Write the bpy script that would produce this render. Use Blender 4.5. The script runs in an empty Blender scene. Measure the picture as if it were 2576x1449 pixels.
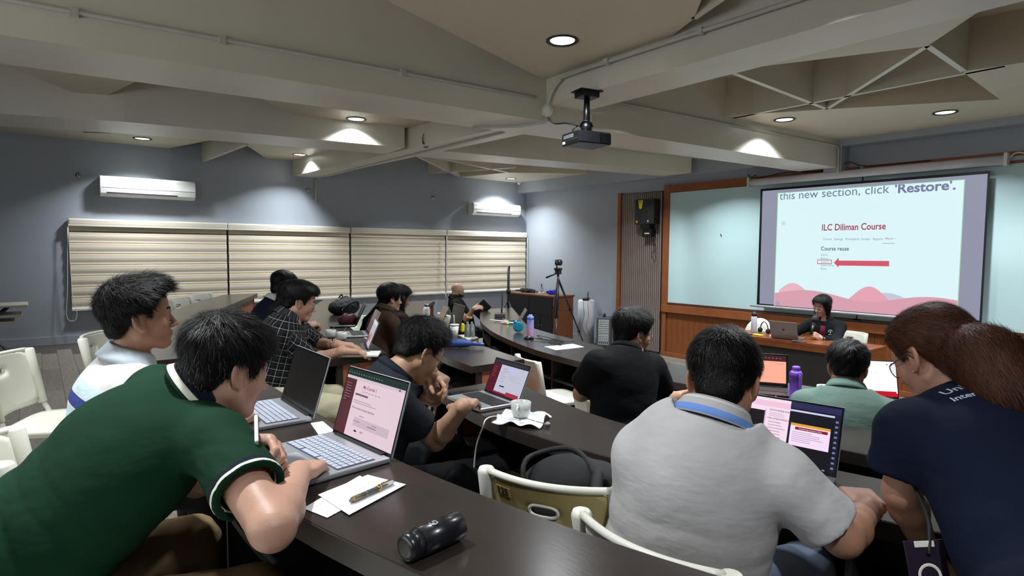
import bpy, bmesh, math, random
import numpy as np
from mathutils import Vector, Matrix
random.seed(7); np.random.seed(7)
SC = bpy.context.scene
COL = SC.collection
# ------------------------------------------------------------------ camera
FPX = 1494.9
CXP, CYP = 1288.0, 724.5
def _unit(v):
    v = np.array(v, float); return v/np.linalg.norm(v)
_ax = _unit([(3165-CXP)/FPX, -(644-CYP)/FPX, -1]); _ay = _unit([(93-CXP)/FPX, -(622-CYP)/FPX, -1])
_ay = _unit(_ay-_ax*(_ax@_ay)); _az = np.cross(_ax, _ay)
RW = np.array([_ax, _ay, _az])            # camera axes -> world
CAM = np.array([0, 0, 1.75])
cam_d = bpy.data.cameras.new('camera'); cam = bpy.data.objects.new('camera', cam_d); COL.objects.link(cam)
cam_d.sensor_width = 36; cam_d.lens = FPX/2576*36; cam_d.clip_start = .02; cam_d.clip_end = 60
M4 = Matrix([[*RW[0], CAM[0]], [*RW[1], CAM[1]], [*RW[2], CAM[2]], [0, 0, 0, 1]])
cam.matrix_world = M4
SC.camera = cam
# ------------------------------------------------------------------ view + world
SC.view_settings.view_transform = 'Standard'; SC.view_settings.look = 'None'
SC.view_settings.gamma = 1; SC.view_settings.use_curve_mapping = False
SC.view_settings.exposure = .25
SC.cycles.max_bounces = 8; SC.cycles.diffuse_bounces = 4
wd = bpy.data.worlds.new('world'); SC.world = wd; wd.use_nodes = True
wd.node_tree.nodes['Background'].inputs[0].default_value = (.55, .62, .72, 1)
wd.node_tree.nodes['Background'].inputs[1].default_value = .30
# ------------------------------------------------------------------ ceiling downlights, seen and added: positions in the room (z = panel height)
ZP = 3.2
LAMPS = [(2.88,3.07),(2.82,6.33),(3.2,9.25),(1.14,9.3),(7.5,9.45),(6.42,3.3),(7.33,2.08)]      # in view
LAMPS_OUT = [(-.6,3.45),(3.05,1.45),(0.2,1.9),(4.6,1.6),(5.0,5.3),(5.3,8.4),(-.9,6.4),(7.0,6.2),(4.2,3.2),(.2,-.6),(5.9,0.2),(7.2,4.9),(7.6,.4)]  # out of view; those ending the list are added to brighten the front wall
def lamp_light(x, y, i, energy):
    ld = bpy.data.lights.new('downlight_lamp', 'AREA'); ld.shape = 'DISK'; ld.size = .15
    ld.energy = energy; ld.color = (.93, .97, 1.0); ld.spread = math.radians(122)
    lo = bpy.data.objects.new('downlight_lamp', ld); COL.objects.link(lo); lo.location = (x, y, ZP-.03)
    return lo
for i, (x, y) in enumerate(LAMPS): lamp_light(x, y, i, 44 if (x, y) == (7.5,9.45) else 27)
for i, (x, y) in enumerate(LAMPS_OUT): lamp_light(x, y, i, {(-.9,6.4): 14, (7.0,6.2): 55, (7.2,4.9): 40, (3.05,1.45): 34}.get((x, y), 27))
# soft fill light added behind the camera to lift the ceiling
wl = bpy.data.lights.new('rear_window_light', 'AREA'); wl.shape = 'RECTANGLE'; wl.size = 5.5; wl.size_y = 1.3; wl.energy = 60; wl.color = (.88, .94, 1.0)
wo = bpy.data.objects.new('rear_window_light', wl); COL.objects.link(wo); wo.location = (-3.1, 2.0, 2.0); wo.rotation_euler = (math.radians(100), 0, math.radians(-90))
# ------------------------------------------------------------------ projection helpers (pixel of the photograph -> point of the room)
def ray(px, py): return RW@np.array([(px-CXP)/FPX, -(py-CYP)/FPX, -1.0])
def onz(px, py, z): r = ray(px, py); return CAM+r*(z-CAM[2])/r[2]
def onx(px, py, x): r = ray(px, py); return CAM+r*(x-CAM[0])/r[0]
def ony(px, py, y): r = ray(px, py); return CAM+r*(y-CAM[1])/r[1]
def P(px, py, d): return CAM+ray(px, py)*d
# ------------------------------------------------------------------ materials
def lin(c):
    if isinstance(c, str): c = tuple(int(c[i:i+2], 16) for i in (0, 2, 4))
    return tuple(((v/255)/12.92 if v/255 <= .04045 else ((v/255+.055)/1.055)**2.4) for v in c)+(1,)
MATS = {}
class NT:
    def __init__(s, m):
        s.t = m.node_tree; s.b = s.t.nodes['Principled BSDF']
    def n(s, typ, **kw):
        nd = s.t.nodes.new(typ)
        for k, v in kw.items(): setattr(nd, k, v)
        return nd
    def l(s, a, b): s.t.links.new(a, b)
def new_mat(name):
    m = bpy.data.materials.new(name); m.use_nodes = True; return m
def mat(name, col, rough=.5, metal=0, var=.06, vs=6, bump=.0, bs=60, spec=.5, emit=None, es=1, stretch=None, coat=0, trans=0, sss=0, alpha=None, ior=None, sheen=0):
    if name in MATS: return MATS[name]
    m = new_mat(name); q = NT(m); b = q.b
    c = lin(col)
    b.inputs['Roughness'].default_value = rough; b.inputs['Metallic'].default_value = metal
    b.inputs['Specular IOR Level'].default_value = spec
    if coat: b.inputs['Coat Weight'].default_value = coat; b.inputs['Coat Roughness'].default_value = .15
    if trans: b.inputs['Transmission Weight'].default_value = trans
    if ior: b.inputs['IOR'].default_value = ior
    if sheen: b.inputs['Sheen Weight'].default_value = sheen
    if sss:
        b.inputs['Subsurface Weight'].default_value = sss; b.inputs['Subsurface Radius'].default_value = (.012, .005, .003); b.inputs['Subsurface Scale'].default_value = 1.0
    tc = q.n('ShaderNodeTexCoord')
    mp = q.n('ShaderNodeMapping'); q.l(tc.outputs['Object'], mp.inputs[0])
    if stretch: mp.inputs['Scale'].default_value = stretch
    no = q.n('ShaderNodeTexNoise'); no.inputs['Scale'].default_value = vs; no.inputs['Detail'].default_value = 4
    q.l(mp.outputs[0], no.inputs['Vector'])
    mr = q.n('ShaderNodeMapRange'); mr.inputs[1].default_value = .3; mr.inputs[2].default_value = .7
    mr.inputs[3].default_value = 1-var; mr.inputs[4].default_value = 1+var
    q.l(no.outputs['Fac'], mr.inputs[0])
    mx = q.n('ShaderNodeVectorMath', operation='SCALE'); mx.inputs[0].default_value = c[:3]
    q.l(mr.outputs[0], mx.inputs['Scale']); q.l(mx.outputs[0], b.inputs['Base Color'])
    if bump:
        n2 = q.n('ShaderNodeTexNoise'); n2.inputs['Scale'].default_value = bs; n2.inputs['Detail'].default_value = 3
        q.l(mp.outputs[0], n2.inputs['Vector'])
        bp = q.n('ShaderNodeBump'); bp.inputs['Strength'].default_value = bump; bp.inputs['Distance'].default_value = .004
        q.l(n2.outputs['Fac'], bp.inputs['Height']); q.l(bp.outputs[0], b.inputs['Normal'])
    if emit is not None:
        b.inputs['Emission Color'].default_value = lin(emit); b.inputs['Emission Strength'].default_value = es
    if alpha is not None: b.inputs['Alpha'].default_value = alpha
    MATS[name] = m; return m
def emi(name, col, s=1.0):
    if name in MATS: return MATS[name]
    return mat(name, '060606', .35, 0, .0, spec=.25, emit=col, es=s)
# ------------------------------------------------------------------ mesh builders
def mesh_obj(name, verts, faces, m=None, parent=None, smooth=False, loc=None):
    me = bpy.data.meshes.new(name); me.from_pydata([tuple(map(float, v)) for v in verts], [], [tuple(f) for f in faces]); me.update()
    return link(name, me, m, parent, smooth, loc)
def link(name, me, m=None, parent=None, smooth=False, loc=None):
    o = bpy.data.objects.new(name, me); COL.objects.link(o)
    if m is not None:
        for mm in (m if isinstance(m, (list, tuple)) else [m]): me.materials.append(mm)
    if smooth:
        me.polygons.foreach_set('use_smooth', [True]*len(me.polygons))
    if parent is not None: o.parent = parent
    if loc is not None: o.location = tuple(map(float, loc))
    return o
class MB:
    """collects simple shapes and links them as one mesh object"""
    def __init__(s): s.v = []; s.f = []; s.mi = []; s.k = 0; s.sm = []
    def add(s, V, F, T=None, smooth=False):
        n = len(s.v)
        for v in V:
            v = Vector(tuple(map(float, v)))
            if T is not None: v = T@v
            s.v.append(tuple(v))
        for f in F: s.f.append(tuple(i+n for i in f)); s.mi.append(s.k); s.sm.append(smooth)
        return s
    def box(s, c, h, T=None, bev=0):
        x, y, z = c; a, b, d = h
        if bev:
            bm = bmesh.new(); bmesh.ops.create_cube(bm, size=1)
            bmesh.ops.scale(bm, vec=(2*a, 2*b, 2*d), verts=bm.verts)
            bmesh.ops.bevel(bm, geom=bm.edges[:], offset=min(bev, .95*min(a, b, d)), segments=2, affect='EDGES', profile=.5)
            bmesh.ops.translate(bm, vec=c, verts=bm.verts)
            bm.verts.index_update()
            s.add([v.co[:] for v in bm.verts], [[v.index for v in f.verts] for f in bm.faces], T, False); bm.free()
            return s
        V = [(x+i*a, y+j*b, z+k*d) for i in (-1, 1) for j in (-1, 1) for k in (-1, 1)]
        F = [(0,1,3,2),(4,6,7,5),(0,4,5,1),(2,3,7,6),(0,2,6,4),(1,5,7,3)]
        return s.add(V, F, T)
    def b2(s, p0, p1, T=None, bev=0):
        return s.box([(p0[i]+p1[i])/2 for i in range(3)], [abs(p1[i]-p0[i])/2 for i in range(3)], T, bev)
    def tube(s, pts, r, seg=10, T=None, cap=True, closed=False):
        pts = [np.array(p, float) for p in pts]; n = len(pts)
        rr = r if isinstance(r, (list, tuple, np.ndarray)) else [r]*n
        V = []; up = np.array([0, 0, 1.]); prev = None
        for i, p in enumerate(pts):
            a = pts[(i-1) % n] if (closed or i > 0) else p; b = pts[(i+1) % n] if (closed or i < n-1) else p
            t = b-a; t = t/(np.linalg.norm(t)+1e-12)
            if prev is None:
                u = np.cross(t, up)
                if np.linalg.norm(u) < .1: u = np.cross(t, [1., 0, 0])
            else: u = prev-t*(prev@t)
            u = u/(np.linalg.norm(u)+1e-12); prev = u; w = np.cross(t, u)
            for k in range(seg):
                an = 2*math.pi*k/seg; V.append(p+rr[i]*(math.cos(an)*u+math.sin(an)*w))
        F = []
        m = n if closed else n-1
        for i in range(m):
            for k in range(seg):
                a = i*seg+k; b = i*seg+(k+1) % seg; c = ((i+1) % n)*seg+(k+1) % seg; d = ((i+1) % n)*seg+k
                F.append((a, b, c, d))
        s.add(V, F, T, True)
        if cap and not closed:
            base = len(s.v)-n*seg
            for idx, rev in ((0, True), (n-1, False)):
                f = [base+idx*seg+k for k in range(seg)]
                s.f.append(tuple(f[::-1] if rev else f)); s.mi.append(s.k); s.sm.append(False)
        return s
    def lathe(s, prof, c=(0, 0, 0), seg=24, T=None, axis='z', smooth=True):
        V = []
        for r, z in prof:
            for k in range(seg):
                a = 2*math.pi*k/seg
                q = (r*math.cos(a), r*math.sin(a), z)
                if axis == 'x': q = (q[2], q[0], q[1])
                if axis == 'y': q = (q[1], q[2], q[0])
                V.append((c[0]+q[0], c[1]+q[1], c[2]+q[2]))
        F = []
        for i in range(len(prof)-1):
            for k in range(seg):
                F.append((i*seg+k, i*seg+(k+1) % seg, (i+1)*seg+(k+1) % seg, (i+1)*seg+k))
        return s.add(V, F, T, smooth)
    def prism(s, poly, z0, z1, T=None):
        n = len(poly)
        V = [(p[0], p[1], z0) for p in poly]+[(p[0], p[1], z1) for p in poly]
        F = [tuple(range(n))[::-1], tuple(range(n, 2*n))]+[(i, (i+1) % n, n+(i+1) % n, n+i) for i in range(n)]
        return s.add(V, F, T)
    def build(s, name, m=None, parent=None, loc=None, rot=None, fix=True):
        me = bpy.data.meshes.new(name); me.from_pydata(s.v, [], s.f); me.update()
        o = link(name, me, m, parent, False, loc)
        if len(s.mi): me.polygons.foreach_set('material_index', s.mi); me.polygons.foreach_set('use_smooth', s.sm)
        if fix:
            bm = bmesh.new(); bm.from_mesh(me); bmesh.ops.recalc_face_normals(bm, faces=bm.faces); bm.to_mesh(me); bm.free()
        if rot is not None: o.rotation_euler = rot
        return o
def thing(name, label, cat, loc=(0, 0, 0), rz=0, group=None):
    o = bpy.data.objects.new(name, None); COL.objects.link(o); o.empty_display_size = .1
    o.location = tuple(map(float, loc)); o.rotation_euler = (0, 0, rz)
    return tag(o, label, cat, group)
def tag(o, label, cat, group=None):
    o['label'] = label; o['category'] = cat
    if group: o['group'] = group
    return o
def struct(o): o['kind'] = 'structure'; return o
def dup(root, loc, rz, label, group=None):
    r = root.copy(); COL.objects.link(r); r.location = tuple(map(float, loc)); r.rotation_euler = (0, 0, rz); r['label'] = label
    if group: r['group'] = group
    for ch in list(root.children):
        c = ch.copy(); COL.objects.link(c); c.parent = r
        for g in ch.children:
            d = g.copy(); COL.objects.link(d); d.parent = c
    return r
def frame(origin, x, z):
    """4x4 with local x along x, z near z"""
    x = _unit(x); z = np.array(z, float); z = _unit(z-x*(x@z)); y = np.cross(z, x)
    return Matrix([[x[0], y[0], z[0], origin[0]], [x[1], y[1], z[1], origin[1]], [x[2], y[2], z[2], origin[2]], [0, 0, 0, 1]])
TEXTN = [0]
def text_mesh(name, s, size, m, parent, T, bold=0, align='LEFT', spacing=1.0, sx=1.0):
    """flat lettering: text laid in local x (right) / y (up) plane"""
    cu = bpy.data.curves.new(name, 'FONT'); cu.body = s; cu.size = size; cu.align_x = align; cu.offset = bold; cu.space_character = spacing; cu.resolution_u = 3
    t = bpy.data.objects.new(name, cu); COL.objects.link(t)
    dg = bpy.context.evaluated_depsgraph_get(); me = bpy.data.meshes.new_from_object(t.evaluated_get(dg))
    bpy.data.objects.remove(t); bpy.data.curves.remove(cu)
    if sx != 1.0:
        for v in me.vertices: v.co.x *= sx
    me.materials.clear()
    o = link(name, me, m, parent)
    if parent is not None: o.matrix_parent_inverse = Matrix.Identity(4)
    o.matrix_local = T
    return o
def interp(xs, ys): return lambda t: float(np.interp(t, xs, ys))
def spline(pts, n):
    """Catmull-Rom through the points"""
    pts = [np.array(p, float) for p in pts]; Q = [2*pts[0]-pts[1]]+pts+[2*pts[-1]-pts[-2]]; out = []
    seg = len(pts)-1
    for i in range(seg):
        a, b, c, d = Q[i:i+4]; k = max(1, n//seg)
        for j in range(k):
            t = j/k; out.append(.5*((2*b)+(-a+c)*t+(2*a-5*b+4*c-d)*t*t+(-a+3*b-3*c+d)*t**3))
    out.append(pts[-1]); return out
# ================================================================== SDF TOOLS: smooth organic surfaces as real meshes
def smin(a, b, k): h = np.maximum(k-np.abs(a-b), 0)/k; return np.minimum(a, b)-h*h*k*.25
def smax(a, b, k): return -smin(-a, -b, k)
def sd_ell(p, r): k0 = np.linalg.norm(p/r, axis=1); k1 = np.linalg.norm(p/(r*r), axis=1)+1e-9; return k0*(k0-1)/k1
def sd_cap(p, a, b, ra, rb):
    a = np.asarray(a, float); b = np.asarray(b, float); d = b-a; t = np.clip(((p-a)@d)/(d@d+1e-12), 0, 1)
    return np.linalg.norm(p-a-t[:, None]*d, axis=1)-(ra+(rb-ra)*t)
def sd_box(p, h, r): q = np.abs(p)-(np.asarray(h)-r); return np.linalg.norm(np.maximum(q, 0), axis=1)+np.minimum(q.max(1), 0)-r
def folds(p, seed=0, octs=3):
    rs = np.random.RandomState(seed); out = 0; amp = 1.; w = p.copy()
    for o in range(octs):
        K = rs.normal(size=(3, 3))*(1.0*1.9**o); ph = rs.uniform(0, 6.28, 3)
        s = np.sin(w@K[0]+ph[0]+1.5*np.sin(w@K[1]+ph[1])); out = out+amp*(1-2*np.abs(s)**.8); amp *= .5
        w = w+.15*np.sin((w@K[2]+ph[2]))[:, None]
    return out/1.8
def isosurface(f, lo, hi, h, S=4):
    lo = np.asarray(lo, float); hi = np.asarray(hi, float); nb = np.maximum(1, np.ceil((hi-lo)/(h*S))).astype(int)
    bi = np.stack(np.meshgrid(*[np.arange(n) for n in nb], indexing='ij'), -1).reshape(-1, 3)
    d0 = f(lo+(bi*S+(S-1)/2)*h); act = np.abs(d0) < h*S*1.25
    D = np.repeat(np.repeat(np.repeat(d0.reshape(nb), S, 0), S, 1), S, 2).astype(np.float32)
    ba = bi[act]*S; off = np.stack(np.meshgrid(*[np.arange(S)]*3, indexing='ij'), -1).reshape(-1, 3)
    idx = (ba[:, None, :]+off[None]).reshape(-1, 3)
    D[idx[:, 0], idx[:, 1], idx[:, 2]] = f(lo+idx*h)
    ins = D < 0
    c = [ins[i:ins.shape[0]-1+i, j:ins.shape[1]-1+j, k:ins.shape[2]-1+k] for i in (0, 1) for j in (0, 1) for k in (0, 1)]
    s = sum(x.astype(np.int8) for x in c); mix = (s > 0) & (s < 8)
    ci = np.argwhere(mix); vid = -np.ones(mix.shape, int); vid[mix] = np.arange(len(ci))
    cor = np.array([(i, j, k) for i in (0, 1) for j in (0, 1) for k in (0, 1)])
    vals = np.stack([D[ci[:, 0]+a, ci[:, 1]+b, ci[:, 2]+g] for a, b, g in cor], 1).astype(float)
    acc = np.zeros((len(ci), 3)); n = np.zeros(len(ci))
    for a in range(8):
        for b in range(a+1, 8):
            if np.abs(cor[a]-cor[b]).sum() != 1: continue
            va, vb = vals[:, a], vals[:, b]; m = (va < 0) != (vb < 0); t = np.where(m, va/(va-vb+1e-12), 0)
            acc += np.where(m[:, None], cor[a]+t[:, None]*(cor[b]-cor[a]), 0); n += m
    V = lo+(ci+acc/np.maximum(n, 1)[:, None])*h; Fs = []
    for ax in range(3):
        sl0 = [slice(None)]*3; sl1 = [slice(None)]*3; sl0[ax] = slice(0, -1); sl1[ax] = slice(1, None)
        A, B = ins[tuple(sl0)], ins[tuple(sl1)]; e = np.argwhere(A != B); u, v = [(1, 2), (2, 0), (0, 1)][ax]
        e = e[(e[:, u] > 0) & (e[:, v] > 0) & (e[:, u] < mix.shape[u]) & (e[:, v] < mix.shape[v]) & (e[:, ax] < mix.shape[ax])]
        du = np.zeros(3, int); du[u] = 1; dv = np.zeros(3, int); dv[v] = 1
        q = [vid[tuple((e-x).T)] for x in (0*du, du, du+dv, dv)]; q = np.stack(q, 1)
        fl = A[tuple(e.T)]; q = np.where(fl[:, None], q, q[:, ::-1]); Fs.append(q[(q >= 0).all(1)])
    return V, np.concatenate(Fs)
def sdf_mesh(f, regions):
    """regions: list of (lo, hi, h). Finer regions replace the coarse surface inside them."""
    Vs = []; Fs = []; n = 0
    for i, (lo, hi, h) in enumerate(regions):
        V, F = isosurface(f, lo, hi, h)
        if not len(F): continue
        cen = V[F].mean(1)
        for (l2, h2, hh) in regions[i+1:]:
            keep = ~((cen > np.asarray(l2)+h*1.2).all(1) & (cen < np.asarray(h2)-h*1.2).all(1)); F = F[keep]; cen = cen[keep]
        Vs.append(V); Fs.append(F+n); n += len(V)
    return np.concatenate(Vs), np.concatenate(Fs)
def np_mesh(name, V, F, mats_, parent, smooth=True, attr=None, mi=None, org=None):
    used = np.unique(F); mp = -np.ones(len(V), int); mp[used] = np.arange(len(used)); V = V[used]; F = mp[F]
    if org is not None: V = V-np.asarray(org)
    me = bpy.data.meshes.new(name); nf = F.shape[0]; k = F.shape[1]
    me.vertices.add(len(V)); me.vertices.foreach_set('co', V.astype(np.float32).ravel())
    me.loops.add(nf*k); me.loops.foreach_set('vertex_index', F.astype(np.int32).ravel())
    me.polygons.add(nf); me.polygons.foreach_set('loop_start', np.arange(0, nf*k, k, dtype=np.int32)); me.polygons.foreach_set('loop_total', np.full(nf, k, dtype=np.int32))
    me.update(); me.validate()
    o = link(name, me, mats_, parent, smooth)
    if mi is not None and len(mi) == len(me.polygons): me.polygons.foreach_set('material_index', mi.astype(np.int32))
    if attr is not None:
        a = me.attributes.new('cloth', 'FLOAT_VECTOR', 'POINT'); a.data.foreach_set('vector', attr[used].astype(np.float32).ravel())
    return o
# ================================================================== ROOM
WY, FX = 9.97, 8.33          # window wall plane y, front wall plane x
XB, YR = -3.2, -3.6          # back wall and right wall, behind / beside the camera
M_wall = mat('wall paint grey blue', '9fa7b1', .33, var=.04, vs=1.5, bump=.12, bs=18, spec=.5)
M_ceil = mat('ceiling paint warm grey', 'c8bfaa', .42, var=.03, vs=2, bump=.15, bs=14, spec=.4)
M_beam = mat('beam paint off white', 'd0cbbd', .36, var=.04, vs=2, bump=.25, bs=12, spec=.45)
M_white = mat('white trim', 'd6d6d2', .45, var=.02)
M_wood = mat('orange brown wood', '7e4a26', .38, var=.16, vs=9, stretch=(9, 9, .6), spec=.4)
M_woodf = mat('frame wood', '8c5230', .35, var=.12, vs=9, stretch=(1, 1, 1), spec=.4)
M_orange = mat('orange desk panel', 'aa6448', .45, var=.06, vs=5)
M_desk = mat('dark brown desk laminate', '2e2724', .24, var=.12, vs=8, stretch=(3, 1, 1), bump=.02, bs=40, spec=.5)
M_deskin = mat('desk inside dark', '1d1a19', .6, var=.1)
M_edge = mat('desk edge band', '2e2826', .35, var=.1)
M_floor = mat('grey wood plank', '7d756d', .45, var=.2, vs=5, stretch=(1, 9, 1), bump=.1, bs=30)
M_floor2 = mat('grey wood plank darker', '716a62', .48, var=.2, vs=5, stretch=(1, 9, 1), bump=.1, bs=30)
M_floorb = mat('floor joints dark', '4a4541', .7, var=.1)
M_black = mat('black plastic', '0e0f11', .35, var=.05)
M_blackm = mat('black matte', '121212', .7, var=.05)
M_metal = mat('brushed metal', 'a8a8aa', .25, 1, var=.03)
M_plastic = mat('off white plastic', 'd9d9cf', .35, var=.03, spec=.5)
ceiling = struct(thing('ceiling', 'folded grey ceiling of beams and triangular plates', 'ceiling')); del ceiling['label']; del ceiling['category']
# slab
MB().b2((XB-.2, YR-.2, 3.6), (FX+.4, WY+.2, 3.8)).build('ceiling_slab', M_ceil, ceiling)
def plate(poly, z0=ZP, z1=3.6, name='ceiling_panel'):
    return MB().prism(poly, z0, z1).build(name, M_ceil, ceiling)
def C(px, py, z=ZP): p = onz(px, py, z); return (p[0], p[1])
b1 = lambda x: 4.12-.083*(x)          # near edge of the main beam
b1f = lambda x: 4.76-.10*x            # far edge
def beam(poly, z, name='ceiling_beam'):
    return MB().prism(poly, z, 3.6).build(name, M_beam, ceiling)
beam([(XB, b1(XB)), (FX-.2, b1(FX-.2)), (FX-.2, b1f(FX-.2)), (XB, b1f(XB))], 2.85)
beam([(3.38, YR), (3.80, YR), (3.84, 4.1), (3.42, 4.1)], 2.99)
beam([(3.62, 4.3), (3.99, 4.3), (3.70, WY), (3.33, WY)], 2.95)
beam([(XB, 7.9), (-.22, 7.2), (.7, 6.86), (3.45, 6.38), (3.50, 6.95), (.7, 7.6), (-.25, 7.94), (XB, 8.6)], 2.96)
beam([(3.8, 6.32), (7.9, 5.50), (7.9, 6.02), (3.8, 6.9)], 2.96)
# flat plates; the gaps between them are the dark folded recesses
p1 = C(970, 0); p2 = C(1380, 200); p3 = C(1660, 100); p4 = C(1745, 48)
plate([(p1[0]-1.2, p1[1]-.35), (p1[0], p1[1]), (3.42, b1(3.4)+.02), (3.42, 2.6), (p4[0], p4[1]), (p4[0]-.8, p4[1]-.75), (.6, 1.4)])
plate([(XB, YR), (3.4, YR), (3.4, .9), (1.9, 1.1), (.0, .9), (XB, 2.2)])
# near coffer right of beam B2, left tip flush with it
w1 = C(1893, 170); w2 = C(2333, 116)
plate([(3.78, 3.0), w1, w2, C(2488, 12), (3.78, .55)])
plate([(3.78, YR), (FX, YR), (FX, -1.6), (6.0, -.3), (4.7, -.1), (3.78, .2)])
e1 = np.array(C(2420, 180)); e2 = np.array(C(2576, 157)); e3 = e2+(e2-e1)*1.6
plate([e1, e2, e3, (FX, e3[1]-.2), (FX, 1.0), (7.75, 1.3), C(2515, 250)])
# right hand coffer panel with two lights
q1 = C(1845, 290); q2 = C(2080, 275); q3 = C(2515, 250)
plate([(5.8, 3.66), q1, q2, q3, (7.75, 1.3), (FX, 1.0), (FX, b1(8)), (5.7, b1(5.7)+.03)])
# coffer between the main beam and the second beam
t0 = C(0, 160); t1 = C(233, 243); t2 = C(342, 205)
plate([(XB, 5.0), (XB, 6.5), (-1.2, 6.2), (t0[0], t0[1]), (t1[0]-.02, 7.2), (t1[0]+.05, 7.2), (t2[0], t2[1]), (.9, 5.6), (0.2, 4.7)])
u0 = C(665, 253); u1 = C(785, 310)
plate([(1.2, 4.6), (u0[0], u0[1]), (u1[0], u1[1]), (u1[0]+.3, 7.1), (3.46, 6.9), (3.62, 4.4)])
# window side coffers
plate([(XB, 8.0), (-.9, 8.2), (.5, 9.3), (.86, 8.0), (1.9, 7.6), (2.1, 8.0), (1.55, WY), (XB, WY)], ZP)
plate([(2.0, 8.3), (2.75, 7.4), (3.45, 7.1), (3.40, WY), (2.9, WY)], ZP)
plate([(3.97, 6.9), (5.4, 6.6), (4.4, 8.0), (4.6, WY), (3.7, WY)], ZP)
plate([(6.6, WY), (6.9, 8.8), (8.1, 7.9), (8.4, 7.9), (8.4, WY)], ZP)
plate([(3.95, 4.5), (5.2, 4.35), (4.6, 5.4), (3.93, 6.2)], ZP)
plate([(6.1, 5.75), (6.6, 4.6), (8.2, 4.4), (8.2, 5.5)], ZP)
# thin fins crossing the recesses
def fin(a, b, z0=ZP, t=.022, z1=3.6, name='ceiling_fin'):
    a = np.array(a, float); b = np.array(b, float); d = _unit(b-a); n = np.array([-d[1], d[0]])*t
    MB().prism([a+n, a-n, b-n, b+n], z0, z1).build(name, M_beam, ceiling)
fin(C(2080, 275), w2); fin(C(2080, 275), C(1840, 183)); fin(w2, C(2425, 180))
fin(C(1745, 48), C(1815, 0)); fin(t1, (1.55, 6.75)); fin((.5, 9.3), (2.0, 8.35)); fin((.5, 9.3), (-.2, 8.2))
fin((4.4, 8.0), (6.9, 8.8)); fin((4.4, 8.0), (6.6, WY)); fin((5.9, WY), (6.6, 8.2)); fin((4.6, 5.4), (6.4, 4.2)); fin((2.1, 8.0), (2.0, WY), 3.05)
fin((5.95, 3.7), (5.9, 1.3)); 
# window wall, front wall, others
MB().b2((XB-.2, WY, -.2), (FX+.4, WY+.2, 3.95)).build('wall_left', M_wall); struct(bpy.data.objects['wall_left'])
MB().b2((FX, YR-.2, -.2), (FX+.2, WY, 3.95)).build('wall_front', M_wall); struct(bpy.data.objects['wall_front'])
struct(MB().b2((XB-.2, YR, -.2), (XB, WY, 3.95)).build('wall_back', M_wall))
struct(MB().b2((XB, YR-.2, -.2), (FX, YR, 3.95)).build('wall_right', M_wall))
# grey lintel beam along the front wall, with a raised window-like band over the screen
lint = struct(MB().b2((FX-.22, 4.05, 2.98), (FX, WY, 3.6)).build('trim_1', M_wall))
lint2 = struct(MB().b2((FX-.22, YR, 3.12), (FX, 4.05, 3.6)).b2((FX-.22, 3.4, 2.80), (FX, 3.62, 3.12)).b2((FX-.1, YR, 2.76), (FX, 4.05, 2.8)).build('trim_2', M_wall))
# baseboards
struct(MB().b2((XB, WY-.015, .45), (3.2, WY, .56)).build('baseboard_left', M_wall))
struct(MB().b2((FX-.015, 7.3, 0), (FX, WY, .1)).build('baseboard_front', M_wall))
# ---- tiered floor: far edge curves of the desks bound the tiers
fA = interp([-3.6, 0, .5, .78, 1.0, 1.4, 2.4, 3.4, 5.36, 5.82, 6.75, 7.76, 9.97], [2.0, 1.1, .96, .9, .82, .7, .72, .85, 1.07, 1.24, 1.66, 2.15, 3.4])
fB = interp([-3.6, 0, .64, 1.53, 1.95, 2.32, 3.61, 4.89, 6.62, 7.86, 9.97], [3.1, 2.2, 1.97, 1.75, 1.82, 1.9, 1.80, 2.1, 2.73, 3.46, 4.9])
fC = interp([-3.6, 0, 1.16, 1.35, 3.42, 4.0, 6.93, 7.9, 9.97], [3.9, 3.1, 2.86, 2.82, 2.76, 2.83, 3.99, 4.9, 6.6])
fD = interp([-3.6, 0, 1.0, 2.2, 3.4, 4.06, 4.65, 5.33, 6.61, 8.0, 9.97], [5.0, 4.4, 4.1, 3.95, 4.05, 4.21, 4.33, 4.51, 5.37, 6.4, 7.6])
ys = np.linspace(YR, WY, 60)
floor = struct(MB().b2((XB, YR, -.12), (FX, WY, -.004)).build('floor', M_floorb))
TZ = {'A': .45, 'B': .33, 'C': .22, 'D': .11}
for k, fn, nm in (('D', fD, 4), ('C', fC, 3), ('B', fB, 2), ('A', fA, 1)):
    poly = [(XB, YR)]+[(fn(y)+.02, y) for y in ys]+[(XB, WY)]
    MB().prism(poly, -.1, TZ[k]-.004).build('floor_tier', M_floorb, floor)
# floor planks: individually laid where the photograph lets them be told apart
pl = MB().box((0, 0, 0), (.6-.0012, .074, .003), bev=.0015).build('floor_plank', M_floor, floor); pme = pl.data; pm2 = pme.copy(); pm2.materials[0] = M_floor2
cnt = [0]
def planks(x0, x1, y0, y1, z, ok):
    first = True; j = 0; x = x0
    while x < x1:
        off = random.uniform(0, 1.2); y = y0-off
        while y < y1:
            cxx, cyy = x+.075, y+.6
            if ok(cxx, cyy):
                if cnt[0] == 0: o = pl
                else:
                    o = pl.copy(); o.data = pme if random.random() < .55 else pm2; COL.objects.link(o); o.parent = floor
                o.location = (cxx, cyy, z); o.rotation_euler = (0, 0, math.pi/2); cnt[0] += 1
            y += 1.2
        x += .15
planks(-1.35, 1.3, 1.6, 9.9, .45-.003, lambda x, y: x+.08 < fA(y-.3)-.02 and y < 9.3 and x > -1.3+.0)
planks(4.3, 8.3, .6, 7.4, .0-.001, lambda x, y: x-.1 > fD(y)+.03 and x < 8.25 and y < 7.2)
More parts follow.
